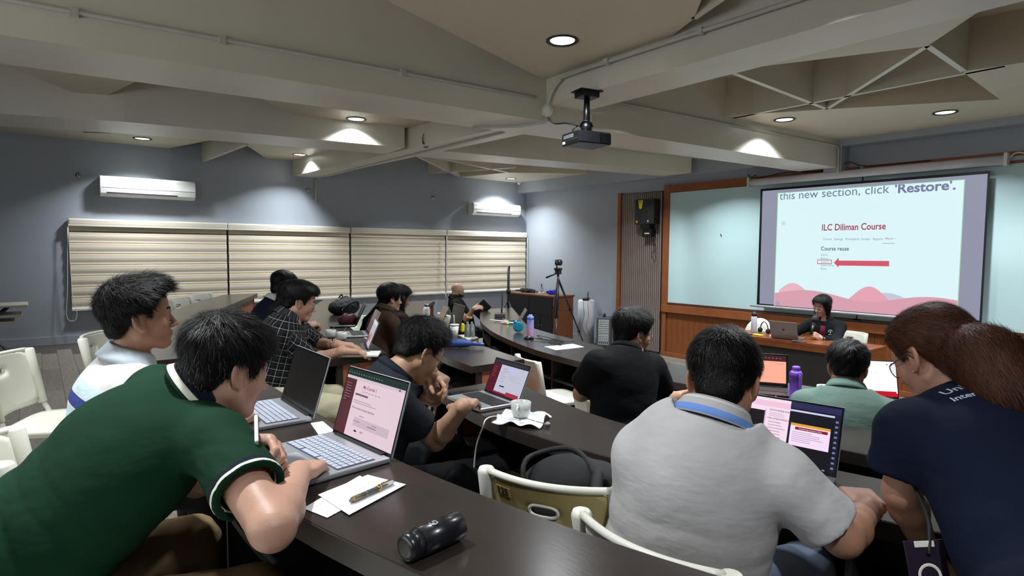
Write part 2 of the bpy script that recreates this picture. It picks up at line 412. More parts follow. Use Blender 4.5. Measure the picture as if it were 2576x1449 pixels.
# the planks not told apart: one joined surface per tier
def fillp(z, lo, hi, y0, y1, mt=M_floor):
    mb = MB(); yy = np.linspace(y0, y1, 30)
    poly = [(hi(y), y) for y in yy]+[(lo(y), y) for y in yy[::-1]]
    mb.prism(poly, z-.004, z-.0005); o = mb.build('floor_covering', mt, floor); o['kind'] = 'stuff'
fillp(.33, lambda y: fA(y)+.02, fB, YR, WY); fillp(.22, lambda y: fB(y)+.02, fC, YR, WY); fillp(.11, lambda y: fC(y)+.02, fD, YR, WY)
fillp(.45, lambda y: XB, lambda y: min(fA(y), 9), YR, 1.0); fillp(.445, lambda y: XB, fA, .9, WY)
fillp(-.001, lambda y: max(fD(y)+.02, 4), lambda y: FX, 7.0, WY); fillp(-.006, lambda y: fD(y)+.02, lambda y: FX, YR, 7.3)
# ---- front wall: wainscot of wooden planks, boards, slatted panel
WAIN = thing('wainscot', 'orange brown wooden plank wainscot running under the glass boards', 'wall panelling', (FX-.05, 3.4, 0))
def rel(o, root): o.parent = root; o.matrix_parent_inverse = Matrix.Translation(-Vector(root.location)); return o
fr = MB().b2((-.05, -2.9, .74), (.02, 2.86, .86)).b2((-.04, -2.9, 0), (.03, 2.86, .06)).b2((-.03, 2.78, 0), (.03, 2.86, .8)).build('rail', M_woodf, WAIN)
pk = MB().box((0, 0, .4), (.008, .0535, .345), bev=.003).build('plank', M_wood, WAIN, (0.01, 2.72, 0))
y = 2.61
while y > -2.9:
    c = pk.copy(); COL.objects.link(c); c.location = (.01+random.uniform(-.001, .001), y, 0); y -= .11
# boards
def board(y0, y1, name, label):
    t = thing(name, label, 'whiteboard', (FX-.01, (y0+y1)/2, .9)); h = (y1-y0)/2
    MB().b2((-.03, -h, 0), (-.022, h, 1.83)).build('glass_panel', M_glassb, t)
    MB().b2((-.022, -h-.05, -.02), (.01, h+.05, 1.88)).build('backing', M_woodf, t)
    return t
M_glassb = mat('pale green glass board', 'bedde0', .12, var=.02, vs=1, spec=.6, coat=.3)
fb = board(3.215, 6.17, 'glass_board', 'pale green glass board to the left of the projection screen')
MB().b2((-.05, 1.48, -.04), (.01, 1.595, 1.97)).build('frame_post', M_woodf, fb)
MB().b2((-.045, -1.43, 1.84), (.005, 1.48, 1.96)).build('frame_rail', M_woodf, fb)
MB().tube([(-.034, .52, 1.13), (-.034, .5, 1.09)], .006).build('marker_scrap', M_blackm, fb)
fb2 = board(.6, 3.2, 'glass_board', 'pale green glass board to the right of the projection screen')
MB().b2((-.045, -1.3, 1.84), (.005, 1.3, 1.96)).build('frame_rail', M_woodf, fb2)
# acoustic slat panel
SL = thing('slat_panel', 'grey brown vertical slat panel with orange frame beside the glass board', 'wall panelling', (FX-.02, 6.8, 0))
MB().b2((-.012, -.5, .03), (.01, .47, 2.78)).build('backing', M_blackm, SL)
M_slat = mat('slat grey brown', '8d8078', .5, var=.1, stretch=(8, 8, .5))
MB().b2((-.05, .42, 0), (.01, .49, 2.80)).build('frame_post', M_woodf, SL)
sl = MB().box((0, 0, 1.4), (.009, .0125, 1.37), bev=.002).build('slat', M_slat, SL, (-.02, .385, 0)); y = .343
while y > -.47: c = sl.copy(); COL.objects.link(c); c.location = (-.02, y, 0); y -= .042
# ---- projection screen
XS = FX-.16
def S(px, py, dx=0): p = onx(px, py, XS); return np.array([XS-dx, p[1], p[2]])
SCN = thing('projection_screen', 'pull-down projection screen showing a course slide with a red arrow', 'screen', (XS, 3.25, .9))
sy0, sy1, sz0, sz1 = 1.875, 4.515, .985, 2.66
MB().b2((0, sy0-3.25, sz0-.9), (.004, sy1-3.25, sz1-.9)).build('screen_fabric', M_black, SCN)
M_scr = emi('projected light lilac margin', '989ab0', .75)  # margin and slide glow themselves in place of the projector's light
M_slide = emi('projected slide pale cyan', 'd0e8ec', .95)
def quad(name, ps, m, par, dx, off): return None
def poly_on_screen(name, pts, m, dx):
    V = [(-dx, S(*p)[1]-3.25, S(*p)[2]-.9) for p in pts]
    o = mesh_obj(name, V, [tuple(range(len(V)))], m, SCN); return o
mg = mesh_obj('lit_area', [(-.001, sy1-.04-3.25, 1.01-.9), (-.001, sy0+.02-3.25, 1.01-.9), (-.001, sy0+.02-3.25, 2.628-.9), (-.001, sy1-.03-3.25, 2.628-.9)], [(0, 1, 2, 3)], M_scr, SCN)
ya, yb, za, zb = 4.255, 2.10, 1.0, 2.583
slide = mesh_obj('slide', [(-.002, ya-3.25, za-.9), (-.002, yb-3.25, za-.9), (-.002, yb-3.25, zb-.9), (-.002, ya-3.25, zb-.9)], [(0, 1, 2, 3)], M_slide, SCN)
ge = MB()
for a, b in (((ya, za), (ya, zb)), ((ya, zb), (yb, zb)), ((yb, zb), (yb, za))):
    ge.b2((-.003, min(a[0], b[0])-.004-3.25, min(a[1], b[1])-.004-.9), (-.002, max(a[0], b[0])+.004-3.25, max(a[1], b[1])+.004-.9))
ge.build('slide_edge', emi('green edge', '9ed8a8', .8), slide)
def uv(u, v): return (ya+(yb-ya)*u, za+(zb-za)*v)
def wave(name, fn, col, s, dx, u0=0., u1=1.):
    us = np.linspace(u0, u1, 60); V = [(-dx, uv(u, 0)[0]-3.25, za-.9) for u in us]+[(-dx, uv(u, 0)[0]-3.25, uv(0, fn(u))[1]-.9) for u in us]
    mesh_obj(name, V, [(i, i+1, 61+i, 60+i) for i in range(59)], emi('wave '+col, col, s), slide)
wave('wave', lambda u: .185*math.exp(-((u-.66)/.2)**2)*.9, 'c8c6da', .85, .0022, .36, 1)
wave('wave', lambda u: .05+.16*math.exp(-((u-.12)/.12)**2), 'e2b4c0', .88, .0024, 0.03, .9)
wave('wave', lambda u: .0+.21*math.exp(-((u-.57)/.13)**2), 'e3a3b2', .86, .0026, .3, 1)
wave('wave', lambda u: .125+.028*math.sin((u-.05)*2*math.pi*1.5)-.01*math.exp(-((u-.56)/.14)**2), 'd8a0ae', .85, .0028)
TB = Matrix(((0, 0, -1, 0), (-1, 0, 0, 0), (0, 1, 0, 0), (0, 0, 0, 1)))   # text x -> -Y, y -> Z, faces -X
def stext(s, px, py, size, col, bold=0, sx=1., str_=.7, dx=.004):
    p = S(px, py); T = Matrix.Translation((-dx, p[1]-3.25, p[2]-.9))@TB
    o = text_mesh('lettering', s, size, emi('ink '+col, col, str_), slide, T, bold, sx=sx)
    if p[2]+size > zb:      # the slide cuts off the top of this line
        bm = bmesh.new(); bm.from_mesh(o.data); bmesh.ops.bisect_plane(bm, geom=bm.verts[:]+bm.edges[:]+bm.faces[:], plane_co=(0, zb-.004-p[2], 0), plane_no=(0, 1, 0), clear_outer=True); bm.to_mesh(o.data); bm.free()
stext('this new section, click ', 1961, 503, .158, '6f88a2', 0, .98)
stext("'Restore'.", 2250, 486, .155, '7e86ae', .004, 1.05)
stext('ILC Diliman Course', 2067, 580, .118, 'b04560', .002, .80)
for s, px in (('Course', 2071), ('Settings', 2098), ('Participants', 2127), ('Grades', 2166), ('Reports', 2196)): stext(s, px, 604, .042, '6fa0a4', 0, .85)
stext('More ~', 2227, 603, .042, 'c0667c', 0, .9)
stext('Course reuse', 2065, 630, .075, '45707e', .001, .85)
for s, py in (('Import', 643), ('Backup', 652), ('Restore', 661), ('Copy course', 669), ('Reset', 678)): stext(s, 2065, py, .036, '7fa8aa', 0, .9)
red = emi('projected red', 'd3586c', .85)
ar = [S(2098, 661), S(2110, 648), S(2110, 655.5), S(2237, 656.5), S(2237, 670), S(2110, 668), S(2110, 673)]
mesh_obj('red_arrow', [(-.004, p[1]-3.25, p[2]-.9) for p in ar], [(0, 1, 2, 3, 4, 5, 6)], red, slide)
bxp = [S(2057, 654), S(2092, 654), S(2092, 663.5), S(2057, 663.5)]; rb = MB()
for i in range(4):
    a = bxp[i]; b = bxp[(i+1) % 4]; rb.b2((-.005, min(a[1], b[1])-.003-3.25, min(a[2], b[2])-.003-.9), (-.004, max(a[1], b[1])+.003-3.25, max(a[2], b[2])+.003-.9))
rb.build('red_outline', red, slide)
ul = S(2221, 612); ul2 = S(2251, 612); MB().b2((-.005, ul2[1]-3.25, ul[2]-.905), (-.004, ul[1]-3.25, ul[2]-.9)).build('underline', emi('ink 8a94a8', '8a94a8', .7), slide)
ic = MB()
for i, px in enumerate((1971, 1981, 1990, 1999, 2008)):
    p = S(px, 760.5); ic.tube([(-.004, p[1]-3.25+.016*math.cos(a), p[2]-.9+.016*math.sin(a)) for a in np.linspace(0, 6.28, 13)[:-1]], .002, 4, closed=True)
p = S(1957, 763); ic.lathe([(.0, 0), (.03, 0)], (-.004, p[1]-3.25, p[2]-.9), 16, axis='x')
ic.build('toolbar_icons', emi('icon', 'b3a0b4', .8), slide)
sm = MB(); p = S(1971, 562); sm.lathe([(.0, 0), (.03, 0)], (-.003, p[1]-3.25, p[2]-.9), 16, axis='x'); sm.build('side_tab', emi('tab', 'bcdbe6', .9), slide)
# case and bottom bar
MB().tube([(-.02, 1.41, 1.86), (-.02, -1.5, 1.86)], .05, 12).build('screen_case', mat('case silver lilac', 'd0ced4', .4), SCN)
MB().b2((-.075, 1.41, 1.80), (.05, 1.44, 1.93)).b2((-.075, -1.53, 1.80), (.05, -1.5, 1.93)).build('end_cap', M_plastic, SCN)
MB().tube([(-.005, 1.36, sz0-.9-.01), (-.005, -1.36, sz0-.9-.01)], .018, 10).build('bottom_bar', mat('bar silver', 'aeb2ba', .3), SCN)
MB().tube(spline([(0, 1.4, 1.9), (.0, 1.47, 1.99), (-.03, 1.4, 1.93), (0, 1.35, 1.97), (.0, 1.3, 1.92), (.03, .9, 1.97), (.05, .3, 1.93), (.03, .1, 2.02), (.05, -.1, 1.95), (.05, -.8, 1.94)], 40), .006, 5).build('cable', M_blackm, SCN)
MB().tube(spline([(.05, -1.5, 1.86), (.02, -1.6, 1.93), (.06, -1.8, 1.88), (.06, -2.3, 1.9)], 20), .008, 5).build('cable', M_plastic, SCN)
# ---- windows behind the zebra blinds
for i in range(4):
    a = .33+1.985*i; w = MB().b2((a+.03, WY-.012, .95), (a+1.95, WY-.002, 2.05)).build('window_%d' % (i+1), mat('window glass dusk', '39424d', .1)); struct(w)
m = new_mat('zebra blind fabric'); q = NT(m); MATS['zebra'] = m
tc = q.n('ShaderNodeTexCoord'); sp = q.n('ShaderNodeSeparateXYZ'); q.l(tc.outputs['Object'], sp.inputs[0])
no = q.n('ShaderNodeTexNoise'); no.inputs['Scale'].default_value = 12; mpp = q.n('ShaderNodeMapping'); mpp.inputs['Scale'].default_value = (.3, 1, 6); q.l(tc.outputs['Object'], mpp.inputs[0]); q.l(mpp.outputs[0], no.inputs[0])
ad = q.n('ShaderNodeMath', operation='MULTIPLY_ADD'); q.l(no.outputs['Fac'], ad.inputs[0]); ad.inputs[1].default_value = .012; q.l(sp.outputs['Z'], ad.inputs[2])
dv = q.n('ShaderNodeMath', operation='DIVIDE'); q.l(ad.outputs[0], dv.inputs[0]); dv.inputs[1].default_value = .149
rp = q.n('ShaderNodeValToRGB'); q.l(dv.outputs[0], rp.inputs[0])
cols = [(0, 'e9e3d4'), (.12, 'f0ece2'), (.2, 'e0d6c2'), (.42, 'd3c5aa'), (.5, 'e0d6c2'), (.58, 'ece6d8'), (.68, 'efeade'), (.76, 'ddd1ba'), (.93, 'd0c0a4'), (.98, '8d7d60')]
el = rp.color_ramp.elements; el[0].position = 0; el[0].color = lin(cols[0][1]); el[1].position = cols[-1][0]; el[1].color = lin(cols[-1][1])
for p_, c_ in cols[1:-1]: e = el.new(p_); e.color = lin(c_)
q.l(rp.outputs[0], q.b.inputs['Base Color']); q.b.inputs['Roughness'].default_value = .85
M_rail = mat('blind headrail cream', 'd6d0c2', .3, var=.02)
def blind(i, a, w, label):
    t = thing('zebra_blind', label, 'blind', (a, WY-.06, .93), 0, 'zebra blinds along the window wall')
    MB().b2((0, -.045, 1.12), (w, .05, 1.21), bev=.02).b2((0, -.05, 1.105), (w, -.035, 1.13), bev=.004).build('headrail', M_rail, t)
    prof = [(0.0, -.0), (.0, .02), (-.006, .05), (-.010, .09), (-.010, .12), (-.004, .142), (.006, .149)]
    V = []; F = []
    for k, (yy, zz) in enumerate(prof): V += [(.012, yy, zz), (w-.012, yy, zz)]
    n = len(V); V += [(x, y+.003, z) for x, y, z in V]
    for k in range(len(prof)-1): F += [(2*k, 2*k+1, 2*k+3, 2*k+2), (n+2*k, n+2*k+2, n+2*k+3, n+2*k+1)]
    F += [(2*k, 2*k+2, n+2*k+2, n+2*k) for k in range(len(prof)-1)]+[(2*k+1, n+2*k+1, n+2*k+3, 2*k+3) for k in range(len(prof)-1)]
    fb_ = mesh_obj('fabric_band', V, F, m, t, False, (0, 0, .0))
    for k in range(1, 8): c = fb_.copy(); COL.objects.link(c); c.location = (0, 0, .149*k-.0)
    MB().b2((.008, -.02, -.035), (w-.008, .012, .0), bev=.006).build('bottom_rail', M_white, t)
    side = .015 if i != 1 else w-.02
    return t
bl = [(0.33, 1.965, 'zebra roller blind at the left end of the window wall, under the larger air conditioner'),
      (2.30, 1.975, 'second zebra blind from the left, behind the men in plaid and navy'),
      (4.285, 1.955, 'third zebra blind from the left, behind the person in brown'),
      (6.25, 2.04, 'zebra blind at the right end, next to the room corner')]
for i, (a, w, lb) in enumerate(bl):
    t = blind(i, a, w, lb)
    if i == 0: MB().tube(spline([(-.005, -.03, 1.1), (-.03, -.05, .3), (-.05, -.05, -.1), (.03, -.05, -.16), (.06, -.05, -.05), (.02, -.05, .2), (.0, -.05, 1.1)], 30), .004, 5).build('pull_chain', M_plastic, t)
    if i in (2, 3):
        xx = w-.01; MB().tube(spline([(xx, -.05, 1.1), (xx-.01, -.06, .3), (xx-.02, -.06, -.05), (xx+.03, -.06, -.1 if i == 2 else .0), (xx+.03, -.06, .1), (xx+.01, -.05, 1.1)], 30), .004, 5).build('pull_chain', M_plastic, t)
# ---- downlights
M_lit = emi('lamp diffuser', 'f4faff', 6)
for i, (x, y) in enumerate(LAMPS):
    lb = ['round recessed downlight nearest the camera, top centre', 'round downlight left of centre behind the main beam', 'small downlight close to the window wall right of the large air conditioner', 'glowing downlight with streaks above the large air conditioner',
          'small downlight over the right air conditioner by the corner', 'downlight over the left glass board, left of the pair near the screen', 'rightmost downlight above the projection screen'][i]
    t = thing('downlight', lb, 'ceiling light', (x, y, ZP), 0, 'ceiling downlights')
    z = -.001
    MB().lathe([(.085, 0), (.108, -.002), (.112, -.008), (.104, -.012), (.088, -.006), (.083, .0)], (0, 0, 0), 28).build('trim_ring', mat('dark lamp ring', '2a2c30', .3, .5), t)
    MB().lathe([(0, -.003), (.084, -.003)], (0, 0, 0), 24).build('diffuser', M_lit, t)
# ---- conduits and junction box on the beams
M_cond = mat('painted conduit', 'bdbbb3', .4)
cd = thing('conduit', 'white painted conduit clipped along the main beam and round the junction box', 'conduit', (3.5, 3.85, 3.05))
def relp(pts, o=(3.5, 3.85, 3.05)): return [np.array(p)-np.array(o) for p in pts]
pts = [(x, b1(x)-.014, 3.03) for x in np.linspace(-3, 3.3, 6)]
MB().tube(relp(pts), .013, 8).build('pipe', M_cond, cd)
MB().tube(relp(spline([(3.36, -3.0, 3.16), (3.365, 1.2, 3.16), (3.37, 3.4, 3.16), (3.38, 3.62, 3.14), (3.38, 3.72, 3.07), (3.38, 3.78, 2.97)], 30)), .015, 8).build('pipe', M_cond, cd)
for x in (.2, .93, 2.11): MB().b2((x-3.52, b1(x)-.03-3.85, -.045), (x-3.48, b1(x)-3.85, .0)).build('clip', M_cond, cd)
for y in (1.4, 2.3, 3.1): MB().b2((3.345-3.5, y-.02-3.85, .09), (3.38-3.5, y+.02-3.85, .13)).build('clip', M_cond, cd)
jb = onz(1384, 258, 2.83); 
MB().lathe([(0, -.03), (.05, -.03), (.055, 0), (.05, .02), (0, .022)], relp([(3.40, 3.80, 2.93)])[0], 8, axis='x').build('junction_box', M_plastic, cd)
MB().tube(relp([(3.40, 3.82, 2.92), (3.40, 3.815, 2.835), (3.32, 4.1, 2.835), (3.1, 4.35, 2.835), (3.1, 4.45, 2.835)]), .013, 8).build('pipe', M_cond, cd)
cf = MB().tube([(3.72, y, 2.94) for y in (4.8, 9.9)], .013, 6).tube([(3.70, WY-.02, 2.95), (3.70, WY-.02, 2.55)], .012, 6).build('conduit', M_cond); tag(cf, 'thin white conduit under the far cross beam down the window wall', 'conduit')
cf = MB().tube([(3.6, b1(3.6)-.012, 3.12), (8.05, b1(8.05)-.012, 3.12), (8.08, b1(8.1)-.02, 3.08), (8.08, b1(8.1)-.02, 2.78)], .011, 6).build('conduit', M_cond); tag(cf, 'white conduit along the beam above the left glass board ending near the screen case', 'conduit')
# ================================================================== DESKS
TIER = {'A': .45, 'B': .33, 'C': .22, 'D': .11, 'F': 0}
def desk(name, label, near, far, y0, y1, tier, front='slats', n=28, endlo=None, endhi=None, group='long curved dark desks in tiers'):
    fl = TIER[tier]; top = fl+.74
    ys_ = np.linspace(y0, y1, n); ym = (y0+y1)/2; org = np.array([(near(ym)+far(ym))/2, ym, fl])
    t = thing(name, label, 'desk', org, 0, group)
    def strip(fa, fb, z0, z1, yy=ys_):
        N = [(fa(y), y) for y in yy]; Fp = [(fb(y), y) for y in yy]; k = len(yy); V = []; F = []
        for (x, y) in N: V += [(x-org[0], y-org[1], z0), (x-org[0], y-org[1], z1)]
        for (x, y) in Fp: V += [(x-org[0], y-org[1], z0), (x-org[0], y-org[1], z1)]
        o = 2*k
        for i in range(k-1):
            F += [(2*i+1, 2*i+3, o+2*i+3, o+2*i+1), (2*i, o+2*i, o+2*i+2, 2*i+2), (2*i, 2*i+2, 2*i+3, 2*i+1), (o+2*i, o+2*i+1, o+2*i+3, o+2*i+2)]
        F += [(0, 1, o+1, o), (2*k-2, o+2*k-2, o+2*k-1, 2*k-1)]
        return V, F
    sk0 = (endlo or 0); 
    V, F = strip(near, far, .694, .74); mb = MB().add(V, F); mb.build('desk_top', M_desk, t)
    V, F = strip(lambda y: near(y)-.004, lambda y: near(y)+.0, .690, .7385); V2, F2 = strip(lambda y: far(y), lambda y: far(y)+.004, .690, .7385)
    eb = MB().add(V, F).build('edge_band', M_edge, t); MB().add(V2, F2).build('edge_band', M_edge, t)
    V, F = strip(lambda y: near(y)+.06, lambda y: far(y)-.06, .49, .51); MB().add(V, F).build('shelf', M_deskin, t)
    V, F = strip(lambda y: far(y)-.075, lambda y: far(y)-.055, .0, .694); MB().add(V, F).build('modesty_panel', M_deskin, t)
    V, F = strip(lambda y: near(y)+.06, lambda y: far(y)-.07, .0, .02); MB().add(V, F).build('base', M_deskin, t)
    L = y1-y0; k = max(1, round(L/.85))
    for i in range(1, k):
        y = y0+L*i/k; MB().b2((near(y)+.05-org[0], y-.009-org[1], .02), (far(y)-.07-org[0], y+.009-org[1], .694)).build('divider', M_deskin if front != 'D' else M_edge, t)
    for y, s in ((y0, 1), (y1, -1)):
        MB().b2((near(y)+.1-org[0], y+s*.03-org[1], .0), (far(y)-.05-org[0], y+s*.05-org[1], .694)).build('end_panel', M_orange, t)
        MB().b2((near(y)+.065-org[0], y+s*.025-org[1], .0), (near(y)+.1-org[0], y+s*.055-org[1], .694)).build('end_post', M_edge, t)
    if front == 'slats':
        sl_ = MB().box((0, 0, .36), (.006, .033, .325), bev=.003).build('front_slat', M_orange, t); y = y0+.05; first = True
        while y < y1-.03:
            dx = (far(y+.04)-far(y-.04))/.08; c = sl_ if first else sl_.copy()
            if not first: COL.objects.link(c)
            c.location = (far(y)-.048-org[0], y-org[1], 0); c.rotation_euler = (0, 0, -math.atan(dx)); first = False
            y += .078*math.cos(math.atan(dx))
    return t
def ip(xs, ys_, w=.42):
    xs = np.array(xs, float); ys_ = np.array(ys_, float)
    gx = np.linspace(xs[0]-1.5, xs[-1]+1.5, 600)
    sl0 = (ys_[1]-ys_[0])/(xs[1]-xs[0]); sl1 = (ys_[-1]-ys_[-2])/(xs[-1]-xs[-2])
    gy = np.interp(gx, xs, ys_); gy = np.where(gx < xs[0], ys_[0]+sl0*(gx-xs[0]), gy); gy = np.where(gx > xs[-1], ys_[-1]+sl1*(gx-xs[-1]), gy)
    k = int(w/(gx[1]-gx[0])); ker = np.hanning(2*k+1); ker /= ker.sum()
    gs = np.convolve(np.pad(gy, k, mode='edge'), ker, 'valid')
    return lambda t: float(np.interp(t, gx, gs))
nA = ip([-.6, .2, .5, .85, 1.19, 1.6, 2.65], [1.0, .66, .60, .51, .41, .36, .37]); gA = ip([-.6, 0, .56, .76, 1.09, 1.40, 2.65], [1.32, 1.09, .90, .838, .775, .725, .73], .3)
nB = ip([-.3, .53, 1.26, 1.64, 1.95, 2.42], [1.98, 1.67, 1.46, 1.41, 1.40, 1.50]); gB = ip([-.3, .64, 1.53, 1.95, 2.47], [2.26, 1.97, 1.77, 1.82, 1.94])
nC = ip([-.6, .5, 1.0, 1.4], [3.05, 2.62, 2.50, 2.46]); gC = ip([-.6, .5, 1.16, 1.4], [3.4, 2.98, 2.86, 2.83])
nD = ip([.3, 1.2, 1.78, 2.4, 3.0, 3.4, 4.02, 4.56, 5.22, 6.0, 6.5, 7.4], [3.86, 3.62, 3.50, 3.42, 3.40, 3.43, 3.50, 3.66, 3.90, 4.30, 4.64, 5.3])
gD = ip([.3, 1.2, 1.78, 2.4, 3.0, 3.4, 4.06, 4.65, 5.33, 6.1, 6.61, 7.4], [4.4, 4.18, 4.05, 3.99, 3.98, 4.03, 4.21, 4.33, 4.51, 5.02, 5.37, 5.9])
n3 = ip([3.25, 3.76, 5.0, 6.55, 7.69, 8.0], [2.29, 2.33, 2.72, 3.49, 4.23, 4.43]); g3 = ip([3.35, 4.0, 5.2, 6.93, 7.9, 8.0], [2.76, 2.86, 3.22, 3.99, 4.75, 4.85])
n2 = ip([3.5, 4.2, 5.2, 6.78, 7.94], [1.38, 1.5, 1.82, 2.45, 3.05]); g2 = ip([3.6, 4.89, 6.62, 7.94], [1.79, 2.1, 2.73, 3.45])
n1 = ip([3.38, 5.98, 7.0, 7.89], [.40, .90, 1.33, 1.80]); g1 = ip([3.38, 5.36, 5.82, 6.75, 7.89], [.80, 1.07, 1.24, 1.66, 2.17])
desk('curved_desk', 'dark brown curved desk nearest the camera holding the two largest laptops', nA, gA, -.5, 2.65, 'A', front='plain')
desk('curved_desk', 'dark desk of the second row with the coffee cup on a napkin', nB, gB, -.25, 2.44, 'B', front='plain')
desk('curved_desk', 'short bare stretch of dark desk behind the man in the green shirt', nC, gC, -.5, 1.38, 'C', front='plain')
desk('curved_desk', 'front row dark desk sweeping from the bald man past the purple bottle', nD, gD, .35, 7.35, 'D', front='D', n=50)
desk('curved_desk', 'dark desk holding the folded blue umbrella, ending beside the bald man', n3, g3, 3.30, 7.95, 'C')
desk('curved_desk', 'dark desk with the spiral notebook at which the man in plaid types', n2, g2, 3.55, 7.92, 'B')
desk('curved_desk', 'empty dark desk at the back left with an orange slatted front', n1, g1, 3.4, 7.85, 'A')
# presenter table
pt = thing('presenter_table', 'polished brown wooden table with a dark front panel where the presenter sits', 'table', (6.9, 3.28, 0))
M_tabw = mat('polished brown table', '7a4526', .22, var=.15, vs=7, stretch=(6, .8, 1), spec=.5)
MB().b2((-.25, -.82, .715), (.26, .78, .75), bev=.004).build('table_top', M_tabw, pt)
MB().b2((-.245, -.82, .66), (-.225, .78, .714)).build('apron', M_tabw, pt)
MB().b2((-.20, -.78, .0), (-.18, .74, .66)).build('front_panel', M_deskin, pt)
for y in (-.81, .75): MB().b2((-.235, y-.012, 0), (.25, y+.012, .714)).build('side_panel', M_tabw, pt)
# ================================================================== CHAIRS
M_chair = mat('ivory moulded plastic', 'dcdccf', .38, var=.03, spec=.45)
M_cleg = mat('painted chair leg', 'cfcdc2', .35, var=.03)
def chair_parts(t):
    # seat: rounded square, slightly dished
    V = []; F = []; n = 12
    def rs(u, v):    # square -> rounded square
        k = .86+.14*0; a = abs(u); b = abs(v); m = max(a, b)
        if m < 1e-6: return 0, 0
        L = (a**5+b**5)**.2; return u*m/L*1.0, v*m/L*1.0
    for lv, (dz, sc) in enumerate(((0, 1.0), (-.018, 1.02), (-.035, .97))):
        for i in range(n+1):
            for j in range(n+1):
                u = -1+2*i/n; v = -1+2*j/n; x, y = rs(u, v)
                dish = -.012*(1-x*x)*(1-y*y) if lv == 0 else 0
                V.append((x*.205*sc, y*.205*sc, .455+dz+dish))
    m = (n+1)*(n+1); id_ = lambda l, i, j: l*m+i*(n+1)+j
    for i in range(n):
        for j in range(n):
            F.append((id_(0, i, j), id_(0, i+1, j), id_(0, i+1, j+1), id_(0, i, j+1)))
            F.append((id_(2, i, j), id_(2, i, j+1), id_(2, i+1, j+1), id_(2, i+1, j)))
    rim = [(i, 0) for i in range(n)]+[(n, j) for j in range(n)]+[(i, n) for i in range(n, 0, -1)]+[(0, j) for j in range(n, 0, -1)]
    for l in (0, 1):
        for k in range(len(rim)):
            a = rim[k]; b = rim[(k+1) % len(rim)]; F.append((id_(l, *a), id_(l+1, *a), id_(l+1, *b), id_(l, *b)))
    MB().add(V, F, smooth=True).build('seat', M_chair, t)
    # backrest: curved shell with a hand slot, thick rim and round side columns
    H0, H1, W = .50, .775, .185
    def bend(y, z): return -.19-.055*(1-(y/.2)**2)-.20*(z-.5)
    K = 40; V = []; F = []
    def outer(a):
        c, s = math.cos(a), math.sin(a); L = (abs(c)**8+abs(s)**8)**(1/8); return c/L*W, (H0+H1)/2+s/L*(H1-H0)/2
    def inner(a):
        c, s = math.cos(a), math.sin(a); y = .042*(1 if c > 0 else -1)*abs(c)**.6; z = .70+.017*(1 if s > 0 else -1)*abs(s)**.8; return y, z
    R = 7
    for side in (0, 1):
        for r in range(R+1):
            for k in range(K):
                a = 2*math.pi*(k+.5)/K; o = outer(a); i_ = inner(a); f = r/R
                y = i_[0]+(o[0]-i_[0])*f; z = i_[1]+(o[1]-i_[1])*f; V.append((bend(y, z)+(.007 if side else -.007)*(1 if r not in (0,) else .6), y, z))
    m = (R+1)*K
    for side in (0, 1):
        for r in range(R):
            for k in range(K):
                q_ = (side*m+r*K+k, side*m+r*K+(k+1) % K, side*m+(r+1)*K+(k+1) % K, side*m+(r+1)*K+k); F.append(q_ if side else q_[::-1])
    for r in (0, R):
        for k in range(K): F.append((r*K+k, r*K+(k+1) % K, m+r*K+(k+1) % K, m+r*K+k))
    mb = MB().add(V, F, smooth=True)
    mb.build('backrest', M_chair, t)
    tb = MB(); yy = np.linspace(-.185, .185, 15)
    tb.tube([(bend(y, H1)-.004, y, H1+.003) for y in yy], .011, 8)
    tb.build('top_rim', M_chair, t)
    MB().tube([(bend(inner(a)[0], inner(a)[1])-.005, *inner(a)) for a in np.linspace(0, 2*math.pi, 25)[:-1]], .005, 6, closed=True).build('slot_rim', M_chair, t)
    for s in (-1, 1):
        y = s*.195
        MB().tube([(bend(.185, H0)+.004, y, H0), (bend(.185, H1)+.004, y, H1-.002), (bend(.185, H1)+.004, y, H1+.008)], [.022, .026, .021], 14).build('side_column', M_chair, t)
        MB().tube(spline([(bend(.185, .56)+.004, y, .54), (bend(.185, .48)+.012, y, .48), (-.165, s*.2, .42), (-.19, s*.205, .25), (-.25, s*.21, .0)], 12), .0125, 8).build('leg', M_cleg, t)
        MB().tube(spline([(-.17, s*.19, .425), (.1, s*.19, .425), (.165, s*.192, .415), (.185, s*.2, .25), (.2, s*.21, 0)], 14), .0125, 8).build('leg', M_cleg, t)
    MB().tube([(-.165, -.19, .425), (-.165, .19, .425)], .010, 8).build('stretcher', M_cleg, t)
CH = []
def chair(loc, rz, label, group='white plastic chairs'):
    if not CH:
        t = thing('plastic_chair', label, 'chair', loc, rz, group); chair_parts(t); CH.append(t); return t
    return dup(CH[0], loc, rz, label, group)
R_ = math.radians
def cat2(px, py, z, rz, sg=1):
    p = onz(px, py, z+.785); c = p-sg*.2*V3_(-math.sin(rz), math.cos(rz), 0); return (c[0]+.2*math.cos(rz), c[1]+.2*math.sin(rz), z)
def V3_(*a): return np.array(a, float)
def cat(px, py, z, rz):
    p = onz(px, py, z+.785); return (p[0]+.22*math.cos(rz), p[1]+.22*math.sin(rz), z)
chair(cat2(100, 873, .45, R_(-24)), R_(-24), 'whole white plastic chair at the left edge in front of the grey wall')
chair(cat2(88, 1068, .45, R_(-26)), R_(-26), 'white plastic chair at the left edge just below the whole one, seat hidden')
chair(cat2(66, 1158, .45, R_(-28)), R_(-28), 'white plastic chair at the left edge behind the back of the man in green')
chair(cat2(40, 1240, .45, R_(-30)), R_(-30), 'white plastic chair cut off by the bottom left corner')
chair(cat2(231, 850, .45, R_(-25), -1), R_(-25), 'white plastic chair peeping out behind the collar of the man in stripes')
chair(cat(463, 750, .45, R_(-35)), R_(-35), 'left one of two white chairs behind the empty slatted desk under the blind')
